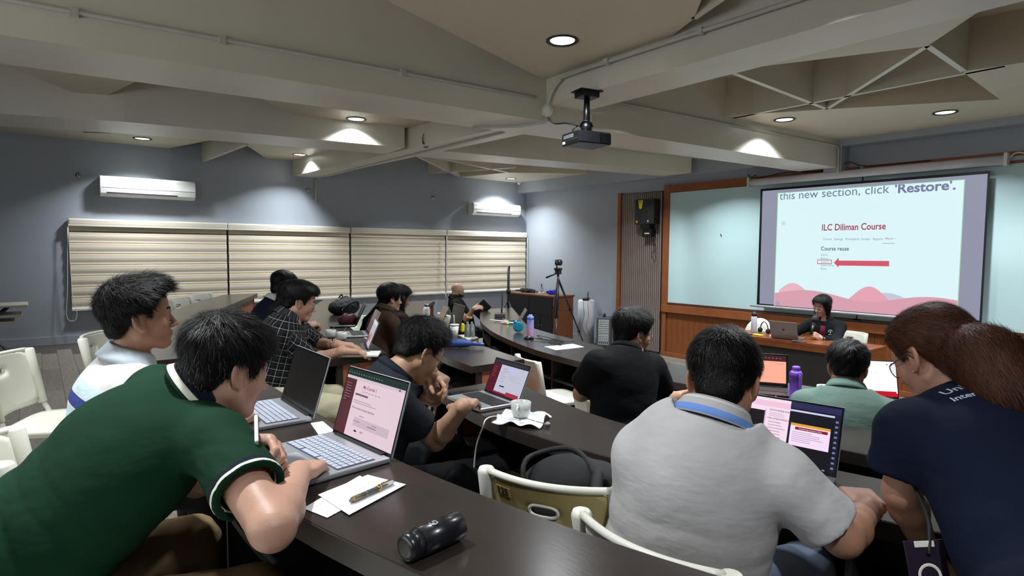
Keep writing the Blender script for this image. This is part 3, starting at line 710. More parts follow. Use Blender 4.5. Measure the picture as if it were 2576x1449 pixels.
chair(cat(510, 740, .45, R_(-45)), R_(-45), 'right one of two white chairs behind the empty slatted desk, nearer the blind')
c125 = chair((1.145+.18, 1.235+.095, .33), R_(28), 'white chair marked 125 with a yellowed back, just beyond the near desk')
chair((1.29, .83, .33), R_(4), 'white chair the man in the pale grey polo sits on, cut by the bottom edge')
chair((1.05, 2.95, .33), R_(-12), 'white chair under the man in the plaid shirt')
chair(cat(1335, 899, .11, R_(-15)), R_(-15), 'empty white chair with yellow stains beside the man in the black t-shirt')
chair((2.55, 5.35, .22), R_(-20), 'small white chair seen between the desk slats and the person in brown')
chair((2.45, 4.78, .22), R_(-15), 'white chair under the person in brown')
chair((2.85, 5.95, .22), R_(-60), 'white chair turned away beyond the desk slats left of the person in brown')
chair((2.50, 3.82, .22), R_(-40), 'white chair whose greenish seat shows under the pointing hand')
chair((4.5, 6.75, .11), R_(-12), 'white chair under the seated bald man')
chair((2.75, 2.30, .11), R_(-5), 'white chair under the man in the black t-shirt')
chair((1.0, 2.22, .33), R_(-5), 'white chair under the man in the dark grey t-shirt')
chair((.02, 1.15, .45), R_(0), 'white chair under the man in the green polo')
chair((-.05, 2.25, .45), R_(0), 'white chair under the man in the striped polo')
chair((3.1, 1.15, .11), R_(0), 'white chair under the man in the green shirt')
chair((7.55, 3.10, .0), R_(180), 'white chair behind the presenter')
# yellowed panel and number tag on one chair, monobloc chair behind the presenter
M_yel = mat('yellowed plastic', 'a89a68', .45, var=.15, vs=3)
bc = [c for c in c125.children if c.name.startswith('backrest')][0]; bc.data = bc.data.copy(); bc.data.materials[0] = M_yel; bc['label'] = 'yellowed back panel'
tg = MB().box((0, 0, 0), (.001, .028, .014)).build('number_tag', mat('tag brown tape', '8f7c48', .5), c125, (-.281, .125, .735)); tg.rotation_euler = (0, R_(-11), R_(-20))
text_mesh('number', '125', .03, mat('ink black', '15120e', .6), tg, Matrix(((0, 0, -1, -.002), (-1, 0, 0, .024), (0, 1, 0, -.010), (0, 0, 0, 1))), .001)
mo = thing('monobloc_chair', 'white plastic chair with an oval back behind the table bottle', 'chair', (7.7, 4.32, 0), R_(180)); mo.scale = (.85, .85, .92)
V = []; F = []
K = 24
for r, f in enumerate((0, .5, 1)):
    for k in range(K):
        a = 2*math.pi*k/K; y = .24*f*math.cos(a); z = .66+.24*f*math.sin(a)*(1 if math.sin(a) > 0 else .8); V.append((-.2-.05*(1-(y/.24)**2)*1-.1*(z-.5), y, z))
F = [(r*K+k, r*K+(k+1) % K, (r+1)*K+(k+1) % K, (r+1)*K+k) for r in range(2) for k in range(K)]
mbk = MB().add(V, F, smooth=True).build('backrest', M_plastic, mo); md = mbk.modifiers.new('thick', 'SOLIDIFY'); md.thickness = .015
MB().b2((-.22, -.23, .42), (.22, .23, .45), bev=.02).build('seat', M_plastic, mo)
for x in (-.2, .2):
    for y in (-.2, .2): MB().tube([(x, y, .43), (x*1.15, y*1.15, 0)], [.025, .018], 8).build('leg', M_plastic, mo)
# ================================================================== LAPTOPS
M_alu = mat('silver aluminium', 'b9bcc2', .3, .6, var=.02)
M_alu2 = mat('dark grey aluminium', '7d706a', .35, .3, var=.02)
M_lapb = mat('black laptop shell', '17181b', .35, var=.03)
M_key = mat('silver key', 'a9afbd', .45, var=.02); M_keyb = mat('black key', '1a1b1f', .5, var=.03)
M_well = mat('key well', '3c4150', .5)
M_bez = mat('screen bezel', '0b0b0d', .18)
def laptop(label, hl, hr, z, W=None, D=.22, H=.205, tilt=20, body=None, keys='stuff', keycol=None, content=None, bez=.008, base=True, scr=None, flip=False, th=.014, loc=None, rz=None, group='open laptops on the desks', lidmat=None):
    body = body or M_alu; keycol = keycol or M_keyb
    if loc is None:
        a = onz(hl[0], hl[1], z); b = onz(hr[0], hr[1], z); mid = (a+b)/2; d = b-a; rz = math.atan2(d[1], d[0])
        W = W or float(np.linalg.norm(d)); loc = mid
    t = thing('laptop', label, 'laptop', (loc[0], loc[1], z), rz, group)
    w = W/2
    MB().box((0, -D/2, th/2+.001), (w, D/2, th/2), bev=.004).build('base', body, t)
    MB().box((0, -D*.40, th+.0012), (w*.92, D*.235, .0004)).build('key_bed', M_well if keycol is M_key else M_keyb, t)
    MB().box((0, -D*.81, th+.0012), (w*.33, D*.13, .0003)).build('touchpad', mat('touchpad grey', '9ea2aa', .25) if body is not M_lapb else M_keyb, t)
    nr, nc = 6, 15; kw = w*.9*2/nc; kh = D*.45/nr
    if keys == 'each':
        k0 = MB().box((0, 0, 0), (kw*.43, kh*.42, .0012), bev=.0006).build('key', keycol, t); first = True
        for r in range(nr):
            for c in range(nc):
                if r == nr-1 and 4 <= c <= 8 and c != 6: continue
                o = k0 if first else k0.copy()
                if not first: COL.objects.link(o)
                first = False
                o.location = (-w*.9+kw*(c+.5), -D*.40+D*.225-kh*(r+.5), th+.0028)
                if r == nr-1 and c == 6: o.scale = (5, 1, 1)
    else:
        mb = MB()
        for r in range(nr):
            for c in range(nc): mb.box((-w*.9+kw*(c+.5), -D*.40+D*.225-kh*(r+.5), th+.0022), (kw*.42, kh*.40, .001))
        o = mb.build('keys', keycol, t); o['kind'] = 'stuff'
    MB().box((w*.0, -.004, th), (w*.8, .006, .004)).build('hinge', M_blackm, t)
    lid = MB().box((0, .002, H/2), (w, .0028, H/2), bev=.002).build('lid', lidmat or body, t, (0, .002, th*.6)); lid.rotation_euler = (-R_(tilt), 0, 0)
    bz = MB().box((0, -.0012, H/2), (w-.0015, .0006, H/2-.0015)).build('bezel', M_bez, lid)
    cs = content or [('r', 0, 0, 1, 1, '23252c', .6)]
    ins = bez; bot = bez*2.2
    sw, sh = W-2*ins, H-ins-bot
    lay = 0; groups = {}
    for it in cs:
        if it[0] == 'r':
            _, u0, v0, u1, v1, c, st = it; lay += 1
            groups.setdefault((c, st), []).append((u0, v0, u1, v1, lay))
    allq = MB()
    for i, ((c, st), rs) in enumerate(groups.items()):
        mb = MB()
        for (u0, v0, u1, v1, l) in rs:
            x0 = -sw/2+u0*sw; x1 = -sw/2+u1*sw; z0 = bot+v0*sh; z1 = bot+v1*sh; y = -.0019-.00005*l
            mb.add([(x0, y, z0), (x1, y, z0), (x1, y, z1), (x0, y, z1)], [(0, 1, 2, 3)])
        allq.k = i; allq.v, off = allq.v, len(allq.v)
        for v in mb.v: allq.v.append(v)
        for f in mb.f: allq.f.append(tuple(j+off for j in f)); allq.mi.append(i); allq.sm.append(False)
    dsp = allq.build('display', [emi('display %s' % c, c, st) for (c, st) in groups], lid, fix=False); dsp['kind'] = 'stuff' if False else 'part'
    del dsp['kind']
    for it in cs:
        if it[0] == 't':
            _, u, v, s_, size, c, st, bo = it
            text_mesh('screen_text', s_, size, emi('display %s' % c, c, st), lid, Matrix(((1, 0, 0, -sw/2+u*sw), (0, 0, -1, -.0026), (0, 1, 0, bot+v*sh), (0, 0, 0, 1))), bo)
    if lid is not None and scr: pass
    return t, lid
def lines(u0, u1, v0, v1, n, c, st, seed=1, h=.35):
    rr = random.Random(seed); out = []
    dv = (v1-v0)/n
    for i in range(n): out.append(('r', u0, v1-dv*(i+1)+dv*.3, u0+(u1-u0)*rr.uniform(.45, 1), v1-dv*(i+1)+dv*(.3+h), c, st))
    return out
big = [('r', 0, 0, 1, 1, 'e2c9d4', .85), ('r', 0, .895, 1, 1, '1e3a33', .5), ('r', 0, .85, 1, .895, 'd5c5d0', .8), ('r', 0, 0, .19, .85, '5a2530', .7), ('r', .06, .5, .13, .8, '4a1c28', .7),
       ('r', .30, .17, .9, .30, 'cfb8c6', .8), ('r', .345, .09, .39, .115, '1f1f28', .6), ('r', .45, .10, .50, .125, 'b9a6b4', .7), ('r', .9, .86, .93, .885, '7a2fa0', .8), ('t', .33, .745, 'My Course 1', .0135, 'a03048', .7, .0002), ('t', .22, .42, 'Find a course to import data from:', .0085, '4a3c48', .7, .0001)]
big += lines(.22, .45, .60, .68, 1, '6a5a68', .7, 2)+lines(.22, .75, .5, .56, 2, '8f7f90', .8, 3, .25)+[('r', .33+.055*i, .69, .365+.055*i, .70, '8f7f90', .8) for i in range(6)]+lines(.03, .14, .5, .8, 7, 'b08088', .7, 5, .2)+[('r', .38, .33, .46, .34, '8f7f90', .8), ('r', .55, .22, .7, .235, '8f7f90', .8), ('r', .62, .26, .7, .27, '8f7f90', .8), ('r', .3, .24, .42, .25, '8f7f90', .8)]
big += [('r', .02+.045*i, .935, .035+.045*i, .95, '8fb0a5', .6) for i in range(14)]
laptop('large silver laptop with a pink course page open, used by the man in green', (835, 1097), (983, 1165), 1.19, None, .232, .207, 17, M_alu, 'each', M_key, big, .006)
dk = [('r', 0, 0, 1, 1, '14100f', .5), ('r', 0, 0, .2, .9, '1b1614', .5), ('t', .4, .65, 'COURSE CONTENT', .008, '2a2523', .5, 0)]+lines(.3, .6, .4, .6, 3, '221d1b', .5, 4)
l2, _ = laptop('smaller silver laptop with a dim screen and a yellow sticker', (706, 1010), (786, 1062), 1.19, None, .222, .205, 17, M_alu, 'each', M_key, dk, .01)
MB().box((.085, -.185, .0158), (.038, .022, .0004)).build('yellow_sticker', mat('yellow sticker', 'e8b81e', .4), l2)
MB().box((.085, -.185, .0163), (.03, .008, .0003)).build('sticker_print', mat('sticker black print', '1c1c14', .5), l2)
MB().box((.02, -.205, .0158), (.012, .008, .0004)).build('blue_sticker', mat('blue sticker', '2444b8', .4), l2)
mc = [('r', 0, 0, 1, 1, 'c6c6da', .8), ('r', 0, .86, 1, 1, '33303c', .6), ('r', 0, 0, .24, .86, '5e1a2e', .7), ('r', .24, 0, 1, .06, '8e2038', .8), ('r', .6, 0, .95, .12, 'a8304a', .8), ('r', .36, .22, .5, .255, '1d1d26', .6), ('r', .5, .72, .72, .78, 'a8a0f0', 1.2)]+lines(.05, .17, .45, .8, 5, '9a6878', .6, 7, .2)+lines(.32, .5, .35, .8, 6, '9a9ab0', .7, 8, .15)+lines(.55, .95, .45, .62, 4, 'a6a6bc', .75, 9, .15)+[('r', .05+.05*i, .92, .07+.05*i, .94, '77707e', .6) for i in range(16)]
laptop('slim laptop with red and lilac page beside the coffee cup', (1224, 992), (1295, 1018), 1.07, .28, .2, .175, 24, M_alu, 'stuff', M_keyb, mc, .005)
gl = [('r', 0, 0, 1, 1, '12131f', .6), ('r', 0, .02, .58, 1, 'f0d6e6', .9), ('r', 0, .86, .58, .95, 'e8c0d8', .9), ('r', 0, .0, .36, .78, '0c0c14', .5), ('r', .36, .05, .37, .8, 'c8a8c0', .8),
      ('r', .58, .90, 1, 1, '2b2d5c', .7), ('r', .58, .845, .95, .875, 'c9cdf2', .85), ('r', .955, 0, 1, .9, '1c1c34', .6), ('r', .60, .30, .93, .62, 'ead3ea', .95), ('r', .64, .56, .91, .605, '7c1a2c', .9), ('r', .6, .62, .93, .66, 'e8a63c', .8), ('r', .58, .4, .6, .62, '202040', .6),
      ('t', .40, .80, 'Course backup area:', .0075, '3a2c40', .8, .0001), ('t', .39, .66, 'User private backup area:', .0075, '3a2c40', .8, .0001), ('t', .67, .573, 'Transferring courses to UVLe', .0055, 'f6e6e6', 1, 0)]
gl += lines(.4, .56, .3, .64, 7, 'a58aa5', .8, 11, .2)+lines(.4, .57, .70, .78, 3, 'a58aa5', .8, 12, .2)+lines(.62, .9, .36, .54, 6, '8a7896', .85, 13, .2)+[('r', .962, .05+.08*i, .985, .08+.08*i, '8088b8', .7) for i in range(10)]+[('r', .6+.05*i, 0, .62+.05*i, .02, '9aa0c0', .7) for i in range(7)]
gp = onz(2106, 1214, 1.07)
laptop('laptop with two pages open in front of the man in the pale grey polo', None, None, 1.07, .36, .24, .215, 20, M_alu, 'stuff', M_keyb, gl, .007, loc=(gp[0]-.035, gp[1]+.178, 0), rz=math.atan2(-.98, .18))
sal = [('r', 0, 0, 1, 1, 'f4a48c', 1.0), ('r', 0, .8, 1, 1, '4a1c20', .7), ('r', 0, 0, .45, .12, 'b81420', .9), ('r', 0, 0, 1, .035, '3c0c10', .7), ('r', .8, .7, .95, .72, 'd88c78', .9)]+[('r', .1+.07*i, .9, .13+.07*i, .92, 'c87a6c', .7) for i in range(12)]
laptop('black laptop with a salmon coloured page left of the purple bottle', (1862, 972), (1962, 980), .85, .34, .235, .225, 18, M_lapb, 'stuff', M_keyb, sal, .012)
wh = [('r', 0, 0, 1, 1, 'f2f6ff', 1.15), ('r', 0, 0, 1, .10, 'c01428', .95), ('r', .55, .08, .98, .15, 'c01428', .95), ('r', .1, .08, .5, .14, 'e8a0ae', 1), ('t', .30, .77, 'Course 101', .012, '555566', .8, 0), ('r', .85, .9, .87, .93, '333366', .8)]+[('r', .3+.09*i, .66, .34+.09*i, .672, 'b0b0c0', .9) for i in range(5)]
laptop('laptop with a bright white and red page right of the man in the green shirt', (2110, 1000), (2252, 1008), .85, .36, .24, .235, 18, M_lapb, 'stuff', M_keyb, wh, .006)
# presenter laptop, back of the lid to us
pl_, lidp = laptop('grey laptop with a fruit logo whose lid faces us on the presenter table', None, None, .75, .31, .215, .215, 20, M_alu2, 'stuff', M_keyb, None, .008, loc=(6.72, 3.36, 0), rz=R_(94))
ap = MB(); K = 24; ap.add([(0, 0, 0)]+[(.013*math.cos(a)*(1+.08*math.cos(2*a)), 0, .014*math.sin(a)*(1-.1*abs(math.cos(a)))) for a in np.linspace(0, 2*math.pi, K+1)[:-1]], [(0, i+1, (i+1) % K+1) for i in range(K)])
ap.add([(.001, 0, .017), (.007, 0, .022), (.004, 0, .027), (0, 0, .021)], [(0, 1, 2, 3)])
lg = ap.build('logo', mat('dark logo', '221c1a', .15), lidp, (0, .0052, .115))
lg['kind'] = 'part'; del lg['kind']
# plaid man's laptop and those of his row, seen nearly edge on
ph = [('r', 0, 0, 1, 1, 'b8b4c4', .8), ('r', 0, 0, .3, .35, '7a3a78', .7), ('r', .3, .2, .7, .5, 'c08a60', .7), ('r', 0, .85, 1, 1, 'd8d6d0', .8)]
laptop('thin laptop under the hands of the man in plaid', None, None, 1.07, .31, .21, .2, 22, M_alu2, 'stuff', M_keyb, ph, .006, loc=(1.75, 3.80, 0), rz=R_(-112))
laptop('matte black laptop in front of the folded hands beyond the man in plaid', None, None, 1.07, .32, .215, .205, 25, M_lapb, 'stuff', M_keyb, [('r', 0, 0, 1, 1, '15161a', .4)], .008, loc=(2.22, 5.05, 0), rz=R_(-112))
laptop('glossy laptop behind the two white mugs', None, None, 1.07, .31, .21, .2, 24, M_alu, 'stuff', M_keyb, [('r', 0, 0, 1, 1, '6b5a58', .6), ('r', 0, .5, .6, 1, '807070', .6)], .008, loc=(2.05, 4.42, 0), rz=R_(-109))
fq = onz(1116, 833, .96)
laptop('black laptop showing rows of dark text behind the straw cup', None, None, .96, .36, .24, .26, 14, M_lapb, 'stuff', M_keyb, [('r', 0, 0, 1, 1, '0d0d10', .5)]+lines(.08, .9, .2, .92, 11, '4a4a44', .6, 21, .3), .01, loc=(fq[0]+.1, fq[1]-.02, 0), rz=R_(-106))
fr_ = onz(1103, 815, .96)
laptop('laptop with a brownish lid beside the steel topped bottle', None, None, .96, .31, .21, .205, 25, M_alu2, 'stuff', M_keyb, [('r', 0, 0, 1, 1, '7a6a64', .7)], .006, loc=(fr_[0], fr_[1], 0), rz=R_(-112))
fs = onz(1300, 812, .85)
laptop('small open laptop behind the round blue bottle on the front desk', None, None, .85, .28, .2, .19, 30, M_alu, 'stuff', M_keyb, [('r', 0, 0, 1, 1, '6a5c54', .6)], .008, loc=(fs[0]+.02, fs[1]-.0, 0), rz=R_(-125))
# ================================================================== SMALL THINGS ON THE DESKS
M_porc = mat('white porcelain', 'd8dad8', .15, var=.01, coat=.4)
def cup_at(loc, label, s=1., handle=200, group=None, tp=True):
    t = thing('coffee_cup', label, 'cup', loc, R_(handle), group)
    MB().lathe([(0, .001), (.026*s, .001), (.032*s, .006), (.0375*s, .018), (.0395*s, .035), (.041*s, .06), (.0385*s, .06), (.037*s, .035), (.033*s, .014), (0, .008)], seg=28).build('bowl', M_porc, t)
    MB().tube([(.038*s+.022*math.sin(a), 0, .032+.018*math.cos(a)) for a in np.linspace(0, math.pi, 9)], .0045, 8).build('handle', M_porc, t)
    return t
c0 = onz(1310, 1052, 1.083)
sau = MB().lathe([(0, 0), (.035, 0), (.072, .014), (.074, .016), (.034, .005), (0, .004)], seg=28).build('saucer', M_porc, None, (c0[0], c0[1], 1.0705)); tag(sau, 'white saucer under the napkin beneath the coffee cup', 'saucer')
NV = []; NF = []; n = 18
for i in range(n+1):
    for j in range(n+1):
        u = -1+2*i/n; v = -1+2*j/n; r = math.hypot(u, v)
        NV.append((u*.095+.006*math.sin(5*v), v*.095+.006*math.sin(4*u+1), .0145+.012*max(0, r-.6)*math.sin(9*math.atan2(v, u))+.004*math.sin(6*u)*math.sin(5*v)*(r > .45)-max(0, r-1.0)*.02))
NF = [(i*(n+1)+j, (i+1)*(n+1)+j, (i+1)*(n+1)+j+1, i*(n+1)+j+1) for i in range(n) for j in range(n)]
nap = mesh_obj('napkin', NV, NF, mat('white tissue', 'e8eaee', .8, bump=.3, bs=80), None, True, (c0[0]+.005, c0[1], 1.073)); nap.rotation_euler = (0, 0, R_(35)); tag(nap, 'crumpled white napkin between saucer and coffee cup', 'napkin')
sd = nap.modifiers.new('thick', 'SOLIDIFY'); sd.thickness = .0008
cup_at((c0[0], c0[1], 1.0895), 'white coffee cup on a napkin and saucer beside the lilac screened laptop', handle=215)
sp_ = MB().tube([(0, 0, 0), (.09, 0, .004)], [.0015, .002], 6).lathe([(0, -.014), (.009, -.006), (.011, 0), (.008, .01), (0, .016)], (.1, 0, .004), 12, axis='x').build('teaspoon', M_metal, None, (c0[0]-.01, c0[1]-.035, 1.093), (0, R_(8), R_(-68))); tag(sp_, 'steel teaspoon lying on the napkin beside the coffee cup', 'spoon')
for (px, py), lb in (((832, 849), 'white mug with a spoon nearer the notebook laptop lid, left of the pair'), ((860, 855), 'right one of two white mugs by the wrist of the man in plaid')):
    p = onz(px, py, 1.07); cup_at((p[0], p[1], 1.0705), lb, 1.0, 100, 'two white mugs by the man in plaid')
    q_ = MB().tube([(0, 0, .02), (.03, -.01, .085)], .0025, 6).build('teaspoon', M_metal, None, (p[0], p[1], 1.08)); tag(q_, lb.replace('white mug with a spoon nearer the notebook laptop lid, left of the pair', 'spoon standing in the left mug of the pair').replace('right one of two white mugs by the wrist of the man in plaid', 'spoon standing in the right mug of the pair'), 'spoon')
def bottle(px, py, z, label, parts, group=None, name='water_bottle', rz=0, cat='bottle'):
    p = onz(px, py, z); t = thing(name, label, cat, (p[0], p[1], z+.0005), rz, group)
    for nm, prof, mm in parts: MB().lathe(prof, seg=24).build(nm, mm, t)
    return t
M_pur = mat('purple powder coat', '6a3fae', .4, bump=.1, bs=200)
pb = bottle(2000, 1006, .85, 'purple insulated bottle with a strap on the front desk', [('body', [(0, 0), (.034, 0), (.0355, .004), (.0355, .02), (.0345, .022), (.0345, .145), (.036, .147), (.036, .168), (.03, .178), (0, .18)], M_pur), ('cap', [(0, .176), (.021, .176), (.021, .186), (.019, .188), (.022, .19), (.022, .205), (.018, .208), (0, .208)], mat('purple cap', '7b4cc4', .35))])
MB().tube(spline([(.0, -.034, .16), (.0, -.052, .158), (.0, -.058, .10), (.0, -.064, .05), (.0, -.052, .055), (.0, -.046, .10), (.0, -.04, .155)], 24), .0035, 6).build('strap', M_pur, pb); pb.rotation_euler = (0, 0, R_(-38))
for k in range(3): pass
lg = MB(); lg.tube([(-.0352, 0, .10), (-.0352, .004, .112), (-.0352, 0, .122), (-.0352, -.004, .112)], .0008, 4, closed=True).build('emblem', mat('dark violet print', '40246e', .4), pb)
m = new_mat('blue to pink gradient'); q = NT(m); tc = q.n('ShaderNodeTexCoord'); sx = q.n('ShaderNodeSeparateXYZ'); q.l(tc.outputs['Object'], sx.inputs[0]); rp = q.n('ShaderNodeValToRGB'); mr = q.n('ShaderNodeMapRange'); mr.inputs[1].default_value = 0; mr.inputs[2].default_value = .2; q.l(sx.outputs['Z'], mr.inputs[0]); q.l(mr.outputs[0], rp.inputs[0])
rp.color_ramp.elements[0].color = lin('d3a0c6'); rp.color_ramp.elements[1].color = lin('6f8fd8'); rp.color_ramp.elements[0].position = .2; q.l(rp.outputs[0], q.b.inputs['Base Color']); q.b.inputs['Roughness'].default_value = .35
lb_ = bottle(1334, 848, .85, 'tall blue to pink water bottle with a carrying loop beside the mouse', [('body', [(0, 0), (.034, 0), (.036, .005), (.036, .185), (.034, .19), (0, .19)], m), ('cap', [(0, .185), (.036, .185), (.036, .215), (.028, .22), (.02, .222), (.02, .236), (0, .238)], mat('periwinkle lid', '7d95de', .35))], rz=R_(-38))
MB().tube([(0, -.042+.02*math.cos(a)-.012, .20+.022*math.sin(a)) for a in np.linspace(0, 2*math.pi, 15)[:-1]], .004, 6, closed=True).build('loop', mat('periwinkle lid', '7d95de', .35), lb_)
p = onz(1304, 836, .85); rb_ = thing('round_bottle', 'round translucent turquoise bottle between the laptop and the tall bottle', 'bottle', (p[0], p[1], .851), R_(58))
M_turq = mat('turquoise translucent plastic', '35a5c8', .2, trans=.35, spec=.5, ior=1.3)
MB().lathe([(0, -.018), (.04, -.018), (.056, -.012), (.06, 0), (.056, .012), (.04, .018), (0, .018)], (0, 0, .061), 28, axis='x').build('body', M_turq, rb_)
MB().tube([(0, .035, .1), (0, .045, .125)], [.017, .014], 12).tube([(0, .046, .118), (0, .052, .142)], .011, 12).build('spout', M_turq, rb_)
MB().tube([(-.019, .03*math.cos(a), .061+.03*math.sin(a)) for a in np.linspace(0, 2*math.pi, 19)[:-1]], .002, 5, closed=True).build('ring', mat('turquoise rim', '2c93bb', .3), rb_)
# steel topped white bottle, straw cup
bottle(1073, 812, .96, 'white bottle with a shiny steel cap beyond the head of the man with glasses', [('body', [(0, 0), (.036, 0), (.038, .005), (.038, .15), (.025, .175), (0, .176)], M_porc), ('cap', [(0, .172), (.024, .172), (.026, .19), (.024, .205), (0, .208)], M_metal)])
sc = bottle(1143, 850, .96, 'white paper cup with a lid and straw by the blue umbrella', [('cup', [(0, 0), (.029, 0), (.041, .115), (0, .115)], mat('white paper cup', 'e4e4e0', .5)), ('lid', [(0, .115), (.044, .114), (.044, .122), (.038, .125), (0, .126)], M_plastic)], name='straw_cup', cat='cup')
MB().tube([(0, 0, .12), (-.006, 0, .21)], .004, 8).build('straw', M_plastic, sc)
text_mesh('print', 'Burger', .016, mat('violet print', '5c3c96', .5), sc, Matrix(((.62, 0, -.78, -.036), (-.78, 0, -.62, -.012), (0, 1, 0, .06), (0, 0, 0, 1))))
# umbrella
p = onz(1150, 866, .99); um = thing('folded_umbrella', 'folded dark blue umbrella lying across the desk end', 'umbrella', (p[0], p[1], .99), R_(-38))
M_umb = mat('navy umbrella cloth', '25407e', .6, var=.15, vs=30, bump=.5, bs=40)
mb = MB(); prof = [(-.26, .012), (-.24, .03), (-.1, .036), (.0, .036), (.07, .034), (.10, .026), (.12, .015)]
mb.tube([(x, 0, .008) for x, r in prof], [r for x, r in prof], 14); mb.build('canopy', M_umb, um)
for k in range(3): MB().tube([(-.24, -.02+.02*k, .035), (0, -.018+.018*k, .04)], .004, 5).build('fold', M_umb, um)
MB().tube([(.10, 0, .004), (.21, 0, .0), (.22, 0, 0)], [.013, .014, .010], 12).build('handle', mat('navy handle', '2c4c94', .35), um)
# spiral notebook
p0 = onz(905, 893, 1.07); nb = thing('spiral_notebook', 'open white spiral notebook beside the hands of the man in plaid', 'notebook', (p0[0], p0[1], 1.071), R_(-33))
MB().b2((-.125, -.085, 0), (.125, .085, .012), bev=.002).build('pages', mat('white paper', 'e6e6e2', .7), nb)
mb = MB()
for i in range(28): x = -.12+.0088*i; mb.tube([(x, -.085+.007*math.sin(a), .006+.008*math.cos(a)) for a in np.linspace(0, 5.2, 8)], .001, 4)
o = mb.build('spiral_wire', M_metal, nb); o['kind'] = 'stuff'
MB().tube([(-.03, -.02, .014), (.06, .05, .016)], .0035, 8).build('pen_mark', M_alu, nb)
# phones
M_phone = mat('black phone glass', '0c0e14', .08, coat=.5); 
def slab(name, label, cat, px, py, z, rz, hx, hy, hz, mm, extra=None, bev=.003):
    p = onz(px, py, z); t = thing(name, label, cat, (p[0], p[1], z+.0006), R_(rz))
    MB().box((0, 0, hz), (hx, hy, hz), bev=bev).build('body', mm, t)
    return t
ph_ = slab('smartphone', 'black smartphone lying left of the lilac screened laptop', 'phone', 1171, 992, 1.07, -12, .074, .036, .005, M_black)
MB().box((0, 0, .0104), (.07, .033, .0003)).build('screen', M_phone, ph_)
slab('smartphone', 'black phone on the presenter table left of the white bottle', 'phone', 1877, 841, .75, 70, .075, .037, .005, M_black)
ye = slab('yellow_case', 'yellow case on the presenter table right of the black phone', 'case', 1907, 844, .75, 75, .06, .033, .008, mat('acid yellow', 'c8c832', .5), bev=.006)
slab('clicker', 'thin grey clicker on the presenter table in front of the laptop', 'remote', 2011, 860, .75, 108, .075, .014, .006, mat('grey metal dark', '55565a', .4), bev=.004)
p = onz(1330, 853, .85); ms = MB().lathe([(0, 0), (.03, .002), (.033, .008), (.028, .02), (.015, .03), (0, .033)], seg=20).build('computer_mouse', M_black, None, (p[0], p[1], .8505)); ms.scale = (1.7, 1, 1); ms.rotation_euler = (0, 0, R_(-25)); tag(ms, 'black computer mouse in front of the tall blue and pink bottle', 'mouse')
def sheet(name, label, pts, z, col='e6eaf2', par=None, cat='paper', th=.0008):
    ps = [onz(*p, z) for p in pts]; c = sum(ps)/len(ps)
    mb = MB().prism([(p[0]-c[0], p[1]-c[1]) for p in ps], 0, th); o = mb.build('sheet', mat('paper '+col, col, .75, var=.02), None)
    o.location = (c[0], c[1], z); o.name = name; return tag(o, label, cat), c
sheet('paper_sheet', 'white sheet of paper on the front desk left of the man in black', [(1369, 872), (1441, 865), (1470, 873), (1398, 881)], .8515)
# handwritten notes under the pen
n1_, nc_ = sheet('note_paper', 'handwritten note sheet under the fountain pen, the left and lower one', [(763, 1279), (905, 1197), (960, 1230), (823, 1303)], 1.1915)
n2_, nc2 = sheet('note_paper', 'handwritten note sheet under the fountain pen, the right and upper one', [(800, 1245), (925, 1195), (1021, 1219), (878, 1296)], 1.1935)
inkm = mat('blue black ink', '46506e', .7); rr = random.Random(5)
def scribble(o, c, px0, py0, dx, dy, nx, ny, lx, ly):
    mb = MB()
    for j in range(ny):
        for i in range(nx):
            if rr.random() < .2: continue
            a = onz(px0+dx*i+lx*j, py0+dy*i+ly*j, 1.195); x, y = a[0]-c[0], a[1]-c[1]
            an = rr.uniform(0, 6); s_ = rr.uniform(.001, .0025)
            pts = [(x+s_*math.cos(an+k*2.1)*(1+k*.3), y+s_*math.sin(an+k*2.1), .001) for k in range(3)]
            mb.tube(pts, .00025, 3, cap=False)
    q2 = mb.build('handwriting', inkm, o); q2['kind'] = 'stuff'
scribble(n1_, nc_, 795, 1272, 9.5, -5.4, 11, 5, 15, 6)
scribble(n2_, nc2, 872, 1265-30, 9, -5, 6, 7, 14, 6)
sheet('newspaper', 'patterned pale paper sticking out between the two near laptops', [(781, 1065), (812, 1060), (842, 1085), (818, 1118)], 1.1915, 'b9c0cc')
# fountain pen
a = onz(880, 1262, 1.2); b = onz(990, 1213, 1.2); d = b-a; L = float(np.linalg.norm(d)); pen = thing('fountain_pen', 'clear demonstrator fountain pen with gold bands on the note sheets', 'pen', (a[0], a[1], 1.2015), math.atan2(d[1], d[0]))
M_clear = mat('clear resin', 'c9c6c0', .08, trans=.85, ior=1.45, var=0); M_gold = mat('gold trim', 'c9a24a', .2, 1)
MB().tube([(0, 0, 0), (.008, 0, 0), (L-.006, 0, 0), (L, 0, 0)], [.003, .0068, .0062, .003], 14).build('barrel', M_clear, pen)
MB().tube([(.012, 0, 0), (L*.35, 0, 0)], .0036, 10).build('gold_piston', M_gold, pen)
MB().tube([(L*.38, 0, 0), (L*.6, 0, 0)], .0042, 10).build('ink_chamber', mat('dark ink', '1a1a26', .2), pen)
MB().tube([(L*.60, 0, 0), (L*.66, 0, 0)], .0072, 14).build('gold_band', M_gold, pen)
MB().tube([(L*.62, 0, .008), (L*.95, 0, .0075)], .0015, 6).build('clip', M_gold, pen)
MB().tube([(L*.7, 0, 0), (L*.85, 0, 0)], [.003, .0008], 8).build('nib', M_metal, pen)
